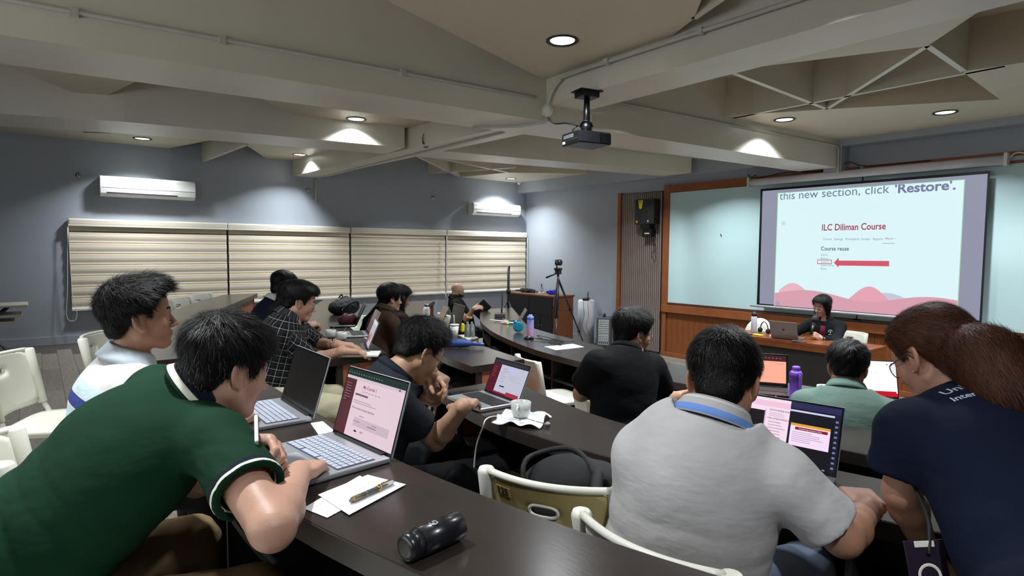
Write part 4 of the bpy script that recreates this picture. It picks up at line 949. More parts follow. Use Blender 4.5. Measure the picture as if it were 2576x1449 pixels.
# black thermos lying down
a = onz(1030, 1374, 1.218); b = onz(1140, 1326, 1.218); d = b-a; L = float(np.linalg.norm(d)); a = a-d*.12; L *= 1.28
th_ = thing('thermos', 'black thermos bottle lying on the near desk', 'bottle', (a[0], a[1], 1.2175), math.atan2(d[1], d[0])); M_th = mat('satin black enamel', '15161c', .28, var=.03, coat=.2)
r = .0265
MB().tube([(L*.24, 0, 0), (L*.97, 0, 0), (L*.99, 0, 0), (L, 0, 0)], [r, r, r*.9, r*.75], 32).build('body', M_th, th_)
MB().tube([(0, 0, 0), (L*.015, 0, 0), (L*.05, 0, 0), (L*.235, 0, 0)], [r*.55, r*.85, r*.98, r*.99], 32).build('cap', M_th, th_)
text_mesh('emblem', 'G', .024, mat('silver print', 'a9a9ae', .4, .2), th_, Matrix.Translation((L*.5, -.004, r+.0004))@Matrix.Rotation(R_(90), 4, 'Z')@Matrix.Translation((-.008, -.008, 0)))
# cable hanging from the cup desk
a = onz(1215, 1060, 1.06); cb = MB().tube(spline([onz(1266, 1048, 1.078), onz(1240, 1048, 1.075), onz(1222, 1056, 1.073), onz(1214, 1075, 1.06), (a[0]-.035, a[1], .95), (a[0]-.035, a[1]+.01, .8), (a[0]-.01, a[1], .55), (a[0]+.05, a[1], .36)], 40), .0032, 6).build('charging_cable', M_plastic); tag(cb, 'white charging cable hanging over the edge of the cup desk', 'cable')
# phone/charger clutter on right front desk
mb = MB()
p = onz(1945, 995, .85); mb.b2((-.02, -.012, 0), (.03, .012, .008)).tube(spline([(.03, 0, .004), (.06, -.03, .004), (.02, -.05, .004), (-.03, -.03, .004)], 16), .003, 5)
o = mb.build('earphones', M_plastic, None, (p[0], p[1], .851)); tag(o, 'white earphones by the black laptop left of the purple bottle', 'earphones')
p = onz(2035, 1000, .85); o = MB().lathe([(0, 0), (.04, 0), (.07, .012), (.072, .014), (.03, .004), (0, .003)], seg=24).build('saucer', M_porc, None, (p[0]+.08, p[1], .851)); tag(o, 'white saucer with tissue right of the purple bottle', 'saucer')
p = onz(2066, 995, .85); cup_at((p[0]+.03, p[1], .851), 'white cup half hidden behind the shoulder of the man in green shirt')
# presenter's things
wb = bottle(1896, 836, .75, 'white steel bottle with a black lid on the presenter table', [('body', [(0, 0), (.033, 0), (.035, .004), (.035, .19), (.028, .205), (0, .206)], mat('white enamel', 'c6cad8', .3)), ('lid', [(0, .2), (.03, .2), (.031, .235), (.022, .24), (.022, .255), (0, .256)], M_black)])
p = onz(1922, 838, .75); hp = thing('headphones', 'black headband headphones behind the laptop on the presenter table', 'headphones', (p[0], p[1], .751), R_(70))
MB().tube([(.07*math.cos(a), 0, .02+.12*math.sin(a)) for a in np.linspace(0, math.pi, 15)], .006, 8).build('headband', M_black, hp)
for s in (-1, 1): MB().lathe([(0, -.012), (.03, -.012), (.032, 0), (.03, .012), (0, .012)], (s*.07, 0, .032), 16, axis='x').build('ear_pad', M_blackm, hp)
# ================================================================== EQUIPMENT AT THE FRONT LEFT
# low cupboard
cbd = thing('cupboard', 'low cupboard with black doors and brown sides by the room corner', 'cupboard', (7.6, 9.05, 0), R_(0))
M_cb = mat('brown cupboard board', '6b3f26', .45, var=.15, vs=6, stretch=(6, 6, 1)); M_cbd = mat('black cupboard door', '17171a', .35)
a = onx(1445, 838, 7.85)
W_ = .83
MB().b2((-.25, -.80, .07), (.25, .80, .92)).build('body', M_cb, cbd)
MB().b2((-.27, -.82, .92), (.27, .82, .95), bev=.003).build('top', M_cb, cbd)
for i in range(2):
    y0_ = -.79+i*.79
    MB().b2((-.27, y0_+.005, .60), (-.25, y0_+.78, .905), bev=.003).build('drawer', M_cbd, cbd); 
    for k in range(2):
        d_ = MB().b2((-.27, y0_+.005+k*.39, .08), (-.25, y0_+.385+k*.39, .59), bev=.003).build('door', M_cbd, cbd)
        MB().lathe([(0, -.012), (.008, -.012), (.008, 0)], (-.275, y0_+(.33 if k == 0 else .44), .4), 10, axis='x').build('knob', M_metal, d_)
cbd.rotation_euler = (0, 0, R_(0))
pcb = onz(1443, 745, .95)
cbd.scale = (1, .80, 1); cbd.location = (onz(1446, 742, .95)[0]-.27, onz(1446, 742, .95)[1]+.82*.80, 0)
cbx, cby = cbd.location[0], cbd.location[1]
def on_cb(px, py): return onz(px, py, .951)
p = on_cb(1362, 738); sbx = thing('spray_bottle', 'clear spray bottle with a blue trigger on the cupboard', 'bottle', (p[0], p[1], .953), R_(-40))
MB().b2((-.05, -.09, 0), (.05, .09, .012), bev=.003).build('tray', M_plastic, sbx)
MB().lathe([(0, .012), (.03, .012), (.033, .06), (.025, .12), (.013, .15), (0, .15)], seg=16).build('body', mat('cloudy plastic', 'c8ccd2', .3, trans=.4), sbx)
MB().b2((-.012, -.05, .15), (.012, .03, .18), bev=.004).b2((-.008, -.03, .12), (.008, -.02, .155)).build('trigger_head', mat('royal blue plastic', '2a58c8', .4), sbx)
def tangle(name, label, c, ex, n, r, m, seed, z0, zh=.03, loops=14, cat='cables', rad=None):
    rr_ = random.Random(seed); mb = MB()
    for k in range(n):
        pts = [(rr_.uniform(-ex[0], ex[0]), rr_.uniform(-ex[1], ex[1]), rr_.uniform(r, zh)) for _ in range(loops)]
        mb.tube(spline(pts, loops*5), r, 5)
    o = mb.build(name, m, None, (c[0], c[1], z0)); tag(o, label, cat); o['kind'] = 'stuff'; return o
p = on_cb(1325, 736); tangle('cable_tangle', 'tangle of black cables at the left end of the cupboard top', (p[0]+.02, p[1]), (.08, .28), 3, .007, M_blackm, 3, .951, .07)
p = on_cb(1390, 741); tangle('blue_bundle', 'bright blue bundle of cloth and cable on the cupboard top', (p[0], p[1]), (.05, .12), 4, .014, mat('bright blue cloth', '2234c4', .6), 4, .951, .08)
tangle('cable_tangle', 'heap of dark red cables on the floor beside the cupboard', onz(1405, 858, 0)[:2]+np.array([.1, .25]), (.25, .3), 6, .008, mat('dark red cable', '5e1f26', .5), 6, .0, .07)
tangle('cable_tangle', 'blue and black cables on the floor in front of the amplifier', onz(1490, 885, 0)[:2], (.25, .35), 3, .006, mat('blue cable', '2a3d94', .5), 8, .0, .03)
tangle('cable_tangle', 'thin black cables on the floor at the foot of the slat panel', onz(1622, 880, 0)[:2]+np.array([-.1, 0]), (.15, .35), 2, .005, M_blackm, 9, .0, .03)
p = onz(1375, 858, .85); tangle('cable_tangle', 'thin black cables on the front desk behind the mouse', p[:2], (.12, .3), 1, .0035, M_blackm, 10, .851, .02, 12)
p = onz(1275, 812, .85); tangle('cable_tangle', 'pale cables with a red and green light on the front desk corner', p[:2], (.1, .22), 2, .004, M_plastic, 11, .851, .025, 12)
p = onz(1268, 810, .86)
for (px, py, c, nm) in ((1270, 812, 'ff2030', 'red'), (1277, 813, '30e050', 'green')):
    p = onz(px, py, .87); o = MB().box((0, 0, 0), (.008, .008, .006)).build('indicator_light', emi('led '+nm, c, 3), None, p); tag(o, nm+' indicator light among the cables on the front desk', 'light')
# white column heater / air purifier with router on top
p = onz(1473, 862, 0); col_ = thing('white_column', 'tall white cylinder appliance standing against the grey wall', 'appliance', (p[0]-.05, p[1]-.05, 0)); r = .155; hC = .83
MB().lathe([(0, 0), (r, 0), (r, hC-.02), (r-.02, hC), (0, hC)], seg=32).build('body', mat('white column shell', 'd4d8de', .35), col_)
for k, (c, off) in enumerate((('b04a3c', .05), ('3c5cb0', -.05))):
    a_ = math.radians(218+off*300)
    MB().tube(spline([(r*1.02*math.cos(a_), r*1.02*math.sin(a_), hC-.02), (r*1.03*math.cos(a_+.15), r*1.03*math.sin(a_+.15), .55), (r*1.03*math.cos(a_-.1), r*1.03*math.sin(a_-.1), .35), (r*1.05*math.cos(a_+.4), r*1.05*math.sin(a_+.4), .16)], 20), .004, 5).build('wire', mat('wire '+c, c, .5), col_)
rt = thing('router', 'flat black router with two aerials on top of the white cylinder', 'router', (p[0]-.05, p[1]-.05, hC), R_(-50))
MB().box((0, 0, .016), (.06, .15, .015), bev=.005).build('case', M_black, rt)
for y, t_ in ((.1, .02), (-.06, -.05)): MB().tube([(.03, y, .03), (.03, y+t_, .15)], .005, 6).build('aerial', M_blackm, rt)
# portable PA amplifier
p = onz(1514, 872, 0); am = thing('portable_amplifier', 'grey portable amplifier with rows of knobs beside the white cylinder', 'amplifier', (p[0], p[1]-.05, 0), R_(38))
MB().b2((-.13, -.13, .02), (.13, .13, .56), bev=.02).build('case', mat('dark grey amp case', '4b5158', .55), am)
MB().b2((-.136, -.095, .06), (-.129, .095, .52)).build('control_panel', mat('pale control panel', '9aa3a3', .4), am)
kb = MB()
for i in range(5):
    for j in range(9): kb.lathe([(0, -.008), (.009, -.008), (.010, 0)], (-.137, -.075+.037*i, .49-.04*j-(.03 if j > 5 else 0)), 8, axis='x')
o = kb.build('knobs', M_plastic, am); o['kind'] = 'stuff'
jk = MB()
for i in range(5): jk.box((-.137, -.07+.035*i, .1), (.004, .008, .012))
o = jk.build('jacks', M_black, am); o['kind'] = 'stuff'
MB().b2((-.05, -.132, .4), (.05, -.129, .48)).build('red_label', mat('red label', 'c03028', .5), am)
MB().tube([(-.09, 0, .55), (-.08, 0, .60), (.08, 0, .60), (.09, 0, .55)], .018, 8).build('handle', M_black, am)
# camera tripod
ptx = P(1404, 690, 1); 
tp_ = onz(1404, 852, 0); d_ = 8.35; top = P(1404, 690, d_)
TR = thing('camera_tripod', 'black tripod holding a small conference camera', 'tripod', (top[0], top[1], 0), R_(0))
def rl(p): return np.array(p)-np.array([top[0], top[1], 0])
M_trm = mat('tripod leg metal', '2b2d31', .35, .5)
apex = top+np.array([0, 0, -.06])
feet = []
for (px, py) in ((1380, 866), (1474, 876), (1352, 850)):
    f_ = onz(px, py, 0.0); feet.append(f_)
feet = [onz(1385, 862, .0), onz(1474, 878, 0)]; c3 = top-np.array([0, 0, top[2]]); feet.append(c3*3-feet[0]-feet[1]+0); feet[2][2] = 0; feet[2] = c3+(feet[2]-c3)/max(1, np.linalg.norm(feet[2]-c3)/.5)
for f_ in feet:
    mid = apex+(f_-apex)*.38; lo = apex+(f_-apex)*.7
    mb = MB().tube([rl(apex), rl(mid)], .016, 8).tube([rl(mid), rl(lo)], .013, 8).tube([rl(lo), rl(f_)], .010, 8)
    mb.box(rl(mid), (.02, .02, .02)).box(rl(lo), (.017, .017, .017)); mb.build('leg', M_trm, TR)
    MB().tube([rl(top+np.array([0, 0, -.5])), rl(mid)], .006, 6).build('brace', M_trm, TR)
MB().tube([rl(top+np.array([0, 0, .02])), rl(top+np.array([0, 0, -.52]))], .016, 10).build('centre_column', M_trm, TR)
MB().box(rl(top+np.array([0, 0, .03])), (.035, .035, .03), bev=.008).build('head', M_black, TR)
MB().tube([rl(top+np.array([0, 0, .02])), rl(top+np.array([-.12, .12, -.05]))], [.008, .014], 8).build('pan_handle', M_black, TR)
vc = thing('conference_camera', 'round black conference camera on the tripod', 'camera', (top[0], top[1], top[2]+.06), R_(-60)); vc.scale = (.75, .75, .75)
MB().lathe([(0, 0), (.075, 0), (.08, .02), (.075, .04), (0, .045)], seg=24).build('base', M_black, vc)
MB().tube([(0, -.085, .03), (0, -.085, .17)], .012, 8).b2((-.02, -.095, .02), (.02, -.07, .05)).build('arm', M_black, vc)
MB().tube([(.07, 0, .14), (.06, 0, .14), (-.05, 0, .14)], [.04, .056, .056], 20).build('lens_barrel', mat('camera head', '2e3034', .2, .3), vc)
MB().tube([(.075, 0, .14), (.069, 0, .14)], .03, 16).build('lens', M_phone, vc)
# black pole stand and document camera block near the bald man
pp = onz(1279, 790, .85)
ps_ = thing('pole_stand', 'tall black pole stand rising in front of the blind', 'stand', (7.0, 8.25, 0))
dp = P(1279, 760, 9.6); ps_.location = (dp[0], dp[1], 0); zt = P(1279, 669, 9.6)[2]
MB().tube([(0, 0, .4), (0, 0, zt)], .022, 10).build('pole', M_black, ps_)
MB().tube([(0, 0, 1.05), (0, 0, 1.13)], .035, 10).build('collar', M_black, ps_)
for a_ in (20, 140, 260): MB().tube([(0, 0, .95), (.28*math.cos(R_(a_)), .28*math.sin(R_(a_)), .5), (.4*math.cos(R_(a_)), .4*math.sin(R_(a_)), 0)], .014, 8).build('leg', M_trm, ps_)
p = onz(1258, 797, .85); dc = thing('docking_box', 'flat grey box with a folded black stand on the far end of the front desk', 'device', (p[0], p[1], .851), R_(-40))
MB().b2((-.07, -.12, 0), (.07, .12, .05), bev=.004).build('box', mat('grey device', '4a4c50', .4), dc)
bs_ = MB().b2((-.008, -.10, 0), (.008, .10, .26)).build('folded_stand', M_black, dc, (.02, .02, .05)); bs_.rotation_euler = (R_(-35), 0, 0)
# speaker on the slat panel
sk = thing('wall_speaker', 'black wall speaker with a yellow tag reading 300 on the slat panel', 'speaker', (8.22, 6.56, 2.22))
MB().prism([(.04, -.2), (-.12, -.21), (-.15, -.1), (-.15, .15), (-.10, .22), (.04, .2)], 0, .42).build('cabinet', M_blackm, sk)
ytag = MB().add([(-.152, .10, .40), (-.152, -.0, .40), (-.152, .02, .28), (-.152, .05, .25), (-.152, .08, .27)], [(0, 1, 2, 3, 4)]).build('yellow_tag', mat('yellow tag', 'e0d21e', .5), sk)
text_mesh('tag_number', '300', .045, mat('ink black', '15120e', .6), ytag, Matrix(((0, 0, -1, -.154), (-1, 0, 0, .093), (0, 1, 0, .355), (0, 0, 0, 1))))
MB().b2((-.152, .11, .02), (-.15, .145, .06)).build('orange_emblem', mat('orange emblem', 'd0882a', .5), sk)
MB().b2((-.152, -.12, .03), (-.13, -.10, .06)).build('white_emblem', M_plastic, sk)
MB().b2((-.1, -.1, -.08), (.04, .08, 0)).build('bracket', M_black, sk)
sw_ = thing('mixer_box', 'small black box hanging below the wall speaker', 'device', (8.22, 6.53, 2.0))
MB().b2((-.08, -.1, 0), (.04, .1, .13), bev=.006).build('case', M_black, sw_); MB().b2((-.082, -.06, .05), (-.079, .04, .07)).build('label_strip', M_plastic, sw_)
MB().tube(spline([(-.02, -.05, 0), (0, -.14, -.2), (-.02, -.06, -.3), (0, -.15, -.42), (.0, -.1, -.1), (.0, -.17, .2)], 30), .005, 5).build('cable', M_blackm, sw_)
# ================================================================== PROJECTOR
pj0 = P(1475, 352, 4.62); PJ = thing('projector', 'black ceiling projector hanging from the cross beam', 'projector', (pj0[0], pj0[1], pj0[2]), R_(-12))
M_pj = mat('projector shell', '101114', .3, var=.03)
MB().box((0, 0, 0), (.15, .125, .048), bev=.012).build('body', M_pj, PJ)
gr = MB()
for i in range(12): gr.box((-.05+.0, -.127, -.035+.006*i), (.09, .002, .0018))
o = gr.build('vent_slats', mat('vent slat', '26282c', .4), PJ); o['kind'] = 'stuff'
MB().box((-.152, .02, .015), (.001, .07, .014), bev=.0005).build('rear_label', mat('grey label', '55585c', .4), PJ)
MB().box((-.152, .085, -.025), (.001, .018, .01)).build('white_label', M_plastic, PJ)
jp = MB()
for i in range(6): jp.box((-.152, .06-.03*i, -.012), (.002, .009, .006))
o = jp.build('ports', M_blackm, PJ); o['kind'] = 'stuff'
MB().tube([(.152, -.03, .0), (.165, -.03, 0)], .032, 16).build('lens', M_phone, PJ)
zb = 2.99-pj0[2]
MB().tube([(0, 0, .045), (0, 0, zb-.05)], [.03, .022], 12).tube([(0, 0, .06), (0, 0, .13)], .045, 12).build('mount_pole', M_black, PJ)
MB().box((0, 0, zb-.035), (.075, .06, .022)).b2((-.1, -.075, zb-.014), (.1, .075, zb-.006)).build('ceiling_bracket', M_black, PJ)
MB().tube(spline([(0, 0, .1), (-.1, .12, .14), (-.16, .22, .15), (-.2, .25, .2)], 16), .006, 6).tube(spline([(-.1, .05, .04), (-.06, .08, .1), (0, .03, .14)], 12), .006, 6).tube([(.05*math.cos(a), .05*math.sin(a), .12+.02*math.sin(2*a)) for a in np.linspace(0, 6.28, 13)[:-1]], .006, 5, closed=True).build('power_cable', M_black, PJ)
oo = P(1414, 288, 4.35); so = MB().box((0, 0, 0), (.02, .04, .03), bev=.006).build('socket', M_plastic, None, (3.86, b1(3.86)-.025, 2.93)); tag(so, 'small wall socket on the beam with the projector plug', 'socket')
# cable coil hanging
p = onz(1068, 312, 3.2); cc = thing('cable_coil', 'small coil of dark red cable hanging from the beam', 'cable', (p[0], p[1], 3.2))
mb = MB()
for k in range(5): mb.tube([(.02*k*.3+.035*math.sin(a), .02*math.sin(a+k), -.17-.01*k+.06*math.cos(a)) for a in np.linspace(0, 6.28, 15)[:-1]], .004, 5, closed=True)
o = mb.build('coil', mat('dark red cable', '5e1f26', .5), cc); MB().tube([(0, 0, 0), (.01, 0, -.06), (-.01, 0, -.12)], .005, 5).build('lead', M_blackm, cc)
# ================================================================== AIR CONDITIONERS
def ac(label, pxl, pyt, pxr, pyb, h):
    a = ony(pxl, pyt, WY-.12); b = ony(pxr, pyb, WY-.12); w = (b[0]-a[0])
    t = thing('air_conditioner', label, 'air conditioner', ((a[0]+b[0])/2, WY-.01, b[2]), 0, 'wall air conditioners')
    V = []; prof = [(-.0, 0), (-.13, .0), (-.185, .04), (-.20, .10), (-.20, h-.03), (-.17, h), (0, h)]
    n = len(prof); V = [(-w/2, y, z) for y, z in prof]+[(w/2, y, z) for y, z in prof]
    F = [tuple(range(n)), tuple(range(n, 2*n))[::-1]]+[(i, (i+1) % n, n+(i+1) % n, n+i) for i in range(n)]
    MB().add(V, F).build('body', mat('ac white', 'dedfda', .3), t)
    MB().b2((-w/2+.01, -.204, .112), (w/2-.01, -.199, .12)).build('trim_line', mat('ac grey line', '9a9ca2', .4), t)
    MB().b2((-w*.44, -.19, .035), (w*.30, -.165, .055)).build('outlet_louvre', mat('ac dark slot', '2e2f33', .4), t)
    for k in range(3): MB().b2((-w*.42+k*w*.27, -.16, h-.004), (-w*.18+k*w*.27, -.06, h+.003)).build('top_grille', mat('ac grille', 'a9aaa6', .5), t)
    return t
ac('larger white air conditioner at the left above the first blind', 250, 440, 489, 505, .27)
ac('smaller white air conditioner at the right near the room corner', 1186, 508, 1303, 546, .24)
for (px, py), lb in (((197, 440), 'small metal hook plate left of the larger air conditioner'), ((775, 478), 'small metal hook by the end of the cross beam'), ((1088, 497), 'small metal hook plate left of the smaller air conditioner')):
    p = ony(px, py, WY); t = thing('wall_hook', lb, 'hook', (p[0], WY-.001, p[2]), 0, 'metal hooks high on the window wall')
    MB().lathe([(0, -.02), (.03, -.015), (.035, 0)], (0, 0, 0), 14, axis='y').build('plate', M_metal, t)
    MB().tube([(0, -.015, 0), (.0, -.05, 0), (.03, -.055, .0)], .008, 6).build('hook', M_metal, t)
p = onx(1310, 462, FX-.2); o = MB().lathe([(0, -.05), (.03, -.04), (.04, 0)], (0, 0, 0), 12).build('smoke_detector', M_plastic, None, (p[0], min(p[1], WY-.1), 3.0)); o.location = (FX-.3, WY-.12, 3.19); tag(o, 'small white detector in the ceiling corner over the front wall', 'detector')
# ================================================================== LEFT EDGE: folded tables stacked on edge stands
fs_ = thing('folding_table_rack', 'rack of pale table boards with chrome legs against the grey wall at far left', 'rack', (-.55, 9.3, .45))
for i, (px, py) in enumerate(((70, 768), (55, 793), (37, 810))):
    p = ony(px, py, 9.0); MB().b2((-.75, -.35, p[2]-.45-.015), (p[0]+.55, .15, p[2]-.45+.012), bev=.008).build('board', mat('pale board', 'a8a298', .5), fs_)
for y in (-.3, .1):
    MB().tube([(-.3, y, .62), (.28, y, .0)], .016, 8).build('leg', M_metal, fs_); MB().tube([(.28, y, .62), (-.3, y, .0)], .016, 8).build('leg', M_trm, fs_)
o = MB().box((0, 0, 0), (.006, .055, .035), bev=.003).build('wall_outlet', M_plastic); o.location = (gD(2.9)-.085, 2.9, .42); tag(o, 'white power outlet on the riser under the front desk', 'outlet')
o.location = (3.93-.0, 3.22, .38)
# ================================================================== BAGS
M_bag = mat('black nylon bag', '0c0d10', .75, var=.1, vs=12, bump=.4, bs=30)
def blob(name, m, par, ells, sub=2, noise=.006, seed=1, fr=9):
    """rounded cloth-like body: one remeshed mesh out of overlapping ellipsoids"""
    def f(p):
        d = None
        for c, r in ells:
            e = sd_ell(p-np.array(c), np.array(r)); d = e if d is None else smin(d, e, .03)
        return d+noise*folds(p*fr, seed)
    c = np.array([e[0] for e in ells]); r = np.array([max(e[1]) for e in ells])[:, None]
    V, F = isosurface(f, (c-r).min(0)-.02, (c+r).max(0)+.02, .012)
    me = bpy.data.meshes.new(name); me.from_pydata(V.tolist(), [], F.tolist()); me.update()
    return link(name, me, m, par, True)
# ================================================================== PEOPLE
def V3(*a): return np.array(a, float)
def head_sdf(q, fem=0):
    """head in its own frame: x forward, y left, z up, origin between the ears"""
    s = q.copy(); s[:, 1] = np.abs(q[:, 1]); E = lambda c, r: sd_ell(s-np.array(c), np.array(r))
    d = smin(E((-.012, 0, .043), (.093, .074, .082)), E((.018, 0, .035), (.068, .064, .064)), .03)
    d = smin(d, E((.026, .0, -.025), (.058, .057, .072)), .03)
    jw = .048 if not fem else .042
    d = smin(d, sd_cap(s, (-.002, jw, -.045), (.058, .016, -.088), .020, .016), .022)
    d = smin(d, E((.066, 0, -.088), (.022, .024, .017)), .02)
    d = smin(d, E((.052, .036, -.022), (.026, .024, .03)), .02)            # cheeks
    d = smin(d, sd_cap(s, (.078, .006, .024), (.062, .046, .022), .010, .010), .015)  # brow ridge
    d = smax(d, -E((.100, .031, .003), (.020, .019, .012)), .012)           # eye sockets
    d = smin(d, np.linalg.norm(s-np.array([.0725, .031, .003]), axis=1)-.0145, .006)  # lids
    op = E((.090, .031, .0010), (.012, .0125, .0038)); d = smax(d, -op, .002)       # opening between the lids
    d = smin(d, sd_cap(s, (.084, 0, .010), (.105, 0, -.028), .0065, .0085), .012)   # nose
    d = smin(d, E((.106, 0, -.030), (.010, .0095, .0085)), .006); d = smin(d, E((.094, .012, -.033), (.010, .0075, .007)), .006)
    d = smax(d, -E((.098, .008, -.042), (.006, .004, .003)), .003)
    d = smin(d, E((.072, 0, -.058), (.020, .026, .018)), .014)
    d = smin(d, E((.0865, .004, -.0535), (.009, .018, .0050)), .004); d = smin(d, E((.0840, .0, -.0635), (.010, .017, .0058)), .004)
    d = smax(d, -E((.102, 0, -.0583), (.010, .022, .0012)), .002)
    # ears
    e = s-np.array([-.008, .075, -.002]); ce, se = math.cos(.25), math.sin(.25)
    e = np.stack([e[:, 0]*ce+e[:, 2]*se, e[:, 1]-e[:, 0]*-.35, -e[:, 0]*se+e[:, 2]*ce], 1)
    ear = sd_ell(e, np.array([.0185, .0085, .031])); ear = smin(ear, sd_ell(e-np.array([.006, -.001, -.026]), np.array([.010, .006, .010])), .006)
    ear = smax(ear, -sd_ell(e-np.array([.003, .007, .004]), np.array([.0115, .0075, .020])), .003)
    ear = smin(ear, sd_cap(e, (.008, .002, -.012), (.012, .002, .0), .004, .004), .003)
    return smin(d, ear, .006)
def hand_chain(wr, dirv, nrm, side, curl, thumb, s, spread=.09, palmbend=0.):
    """capsules of one hand; nrm = direction the back of the hand faces, side = +1 left hand, -1 right"""
    d = _unit(dirv); n = _unit(np.array(nrm)-d*(np.array(nrm)@d)); lat = np.cross(n, d)*side*-1   # lat points to the thumb side
    lat = np.cross(d, n)*side
    caps = []; W = np.array(wr, float)
    caps.append(('palm', W+d*.047*s, np.array([d, lat, n]), np.array([.048, .040, .0145])*s))
    caps.append((W-d*.01*s, W+d*.03*s, .024*s, .022*s))
    base = [(.026, .088, .040), (.009, .093, .045), (-.010, .090, .041), (-.028, .082, .032)]
    for i, (l, f, L) in enumerate(base):
        a = W+(lat*l+d*f)*s; caps.append((W+(lat*l*.7+d*.035)*s, a, .0125*s, .0098*s)); dd = _unit(d+lat*(spread*(1.5-i)*.9)); an = 0
        cu = curl[i] if isinstance(curl, (list, tuple)) else curl
        for j, (seg, rr) in enumerate(((L, .0092), (L*.62, .0083), (L*.5, .0075))):
            an += cu*(1., 1.15, .8)[j]; v = dd*math.cos(an)-n*math.sin(an); b = a+v*seg*s; caps.append((a, b, rr*s, rr*.9*s)); a = b
    a = W+(lat*.022+d*.018-n*.004)*s; tv = _unit(d*thumb[0]+lat*thumb[1]-n*thumb[2]); b = a+tv*.042*s; caps.append((a, b, .0145*s, .0115*s))
    tv2 = _unit(tv+d*.5-n*.15); c = b+tv2*.033*s; caps.append((b, c, .011*s, .0098*s)); e = c+_unit(tv2+d*.25)*.024*s; caps.append((c, e, .0098*s, .008*s))
    return caps
def caps_sdf(p, caps, k=.006):
    D = None
    for c in caps:
        if c[0] is 'palm' or (isinstance(c[0], str)):
            q = (p-c[1])@c[2].T; d = sd_box(q, c[3], .012)
        else: d = sd_cap(p, *c)
        D = d if D is None else smin(D, d, k)
    return D
SKINS = {}
def skin_mat(col):
    if col in SKINS: return SKINS[col]
    r, g, b = [int(col[i:i+2], 16) for i in (0, 2, 4)]
    m = mat('skin '+col, col, .48, var=.07, vs=14, bump=.12, bs=160, sss=.08, spec=.4); lp = mat('lips '+col, '%02x%02x%02x' % (int(r*.88), int(g*.74), int(b*.72)), .4, var=.04, sss=.06)
    SKINS[col] = (m, lp); return SKINS[col]
def cloth_mat(name, col, kind='plain', col2=None, rough=.85, extra=None):
    if name in MATS: return MATS[name]
    m = new_mat(name); q = NT(m); MATS[name] = m; b = q.b; b.inputs['Roughness'].default_value = rough; b.inputs['Specular IOR Level'].default_value = .15
    tc = q.n('ShaderNodeTexCoord'); at = q.n('ShaderNodeAttribute'); at.attribute_name = 'cloth'; sp = q.n('ShaderNodeSeparateXYZ'); q.l(at.outputs['Vector'], sp.inputs[0])
    no = q.n('ShaderNodeTexNoise'); no.inputs['Scale'].default_value = 9; no.inputs['Detail'].default_value = 5; q.l(tc.outputs['Object'], no.inputs['Vector'])
    mr = q.n('ShaderNodeMapRange'); mr.inputs[1].default_value = .3; mr.inputs[2].default_value = .7; mr.inputs[3].default_value = .92; mr.inputs[4].default_value = 1.08; q.l(no.outputs['Fac'], mr.inputs[0])
    def rgb(c): n = q.n('ShaderNodeRGB'); n.outputs[0].default_value = lin(c); return n.outputs[0]
    def math_(op, a, c=None, d=None):
        n = q.n('ShaderNodeMath', operation=op)
        for i, x in enumerate((a, c, d)):
            if x is None: continue
            if isinstance(x, (int, float)): n.inputs[i].default_value = x
            else: q.l(x, n.inputs[i])
        return n.outputs[0]
    def mix(f, a, c):
        n = q.n('ShaderNodeMix', data_type='RGBA'); q.l(f, n.inputs[0]); q.l(a, n.inputs[6]); q.l(c, n.inputs[7]); return n.outputs[2]
    base = rgb(col)
    def band(v, lo, hi): return math_('MULTIPLY', math_('GREATER_THAN', v, lo), math_('LESS_THAN', v, hi))
    U, Vv, Rg = sp.outputs[0], sp.outputs[1], sp.outputs[2]
    if kind == 'plaid':
        def ln(x, per, w): return math_('LESS_THAN', math_('FRACT', math_('DIVIDE', x, per)), w)
        l1 = math_('MAXIMUM', ln(U, .042, .06), ln(Vv, .042, .06)); base = mix(l1, base, rgb(col2))
        l2 = math_('MAXIMUM', ln(math_('ADD', U, .021), .042, .25), ln(math_('ADD', Vv, .021), .042, .25)); base = mix(math_('MULTIPLY', l2, math_('SUBTRACT', 1.0, l1)), base, rgb(extra))
    elif kind == 'bands':     # list of (lo, hi, colour, region) along v
        for lo, hi, c, reg in extra:
            f = band(Vv, lo, hi)
            if reg is not None: f = math_('MULTIPLY', f, band(Rg, reg-.5, reg+.5))
            base = mix(f, base, rgb(c))
    sc = q.n('ShaderNodeVectorMath', operation='SCALE'); q.l(base, sc.inputs[0]); q.l(mr.outputs[0], sc.inputs['Scale']); q.l(sc.outputs[0], b.inputs['Base Color'])
    n2 = q.n('ShaderNodeTexNoise'); n2.inputs['Scale'].default_value = 420; q.l(tc.outputs['Object'], n2.inputs['Vector'])
    n3 = q.n('ShaderNodeTexNoise'); n3.inputs['Scale'].default_value = 14; n3.inputs['Detail'].default_value = 2; mpg = q.n('ShaderNodeMapping'); mpg.inputs['Scale'].default_value = (1, 1, 2.2); q.l(tc.outputs['Object'], mpg.inputs[0]); q.l(mpg.outputs[0], n3.inputs['Vector'])
    b1_ = q.n('ShaderNodeBump'); b1_.inputs['Strength'].default_value = .25; b1_.inputs['Distance'].default_value = .001; q.l(n2.outputs['Fac'], b1_.inputs['Height'])
    b2_ = q.n('ShaderNodeBump'); b2_.inputs['Strength'].default_value = .16; b2_.inputs['Distance'].default_value = .02; q.l(n3.outputs['Fac'], b2_.inputs['Height']); q.l(b1_.outputs[0], b2_.inputs['Normal']); q.l(b2_.outputs[0], b.inputs['Normal'])
    return m
M_eye = mat('eye white', 'd8d2cc', .2); M_iris = mat('dark iris', '1c1210', .1)
HAIRM = {}
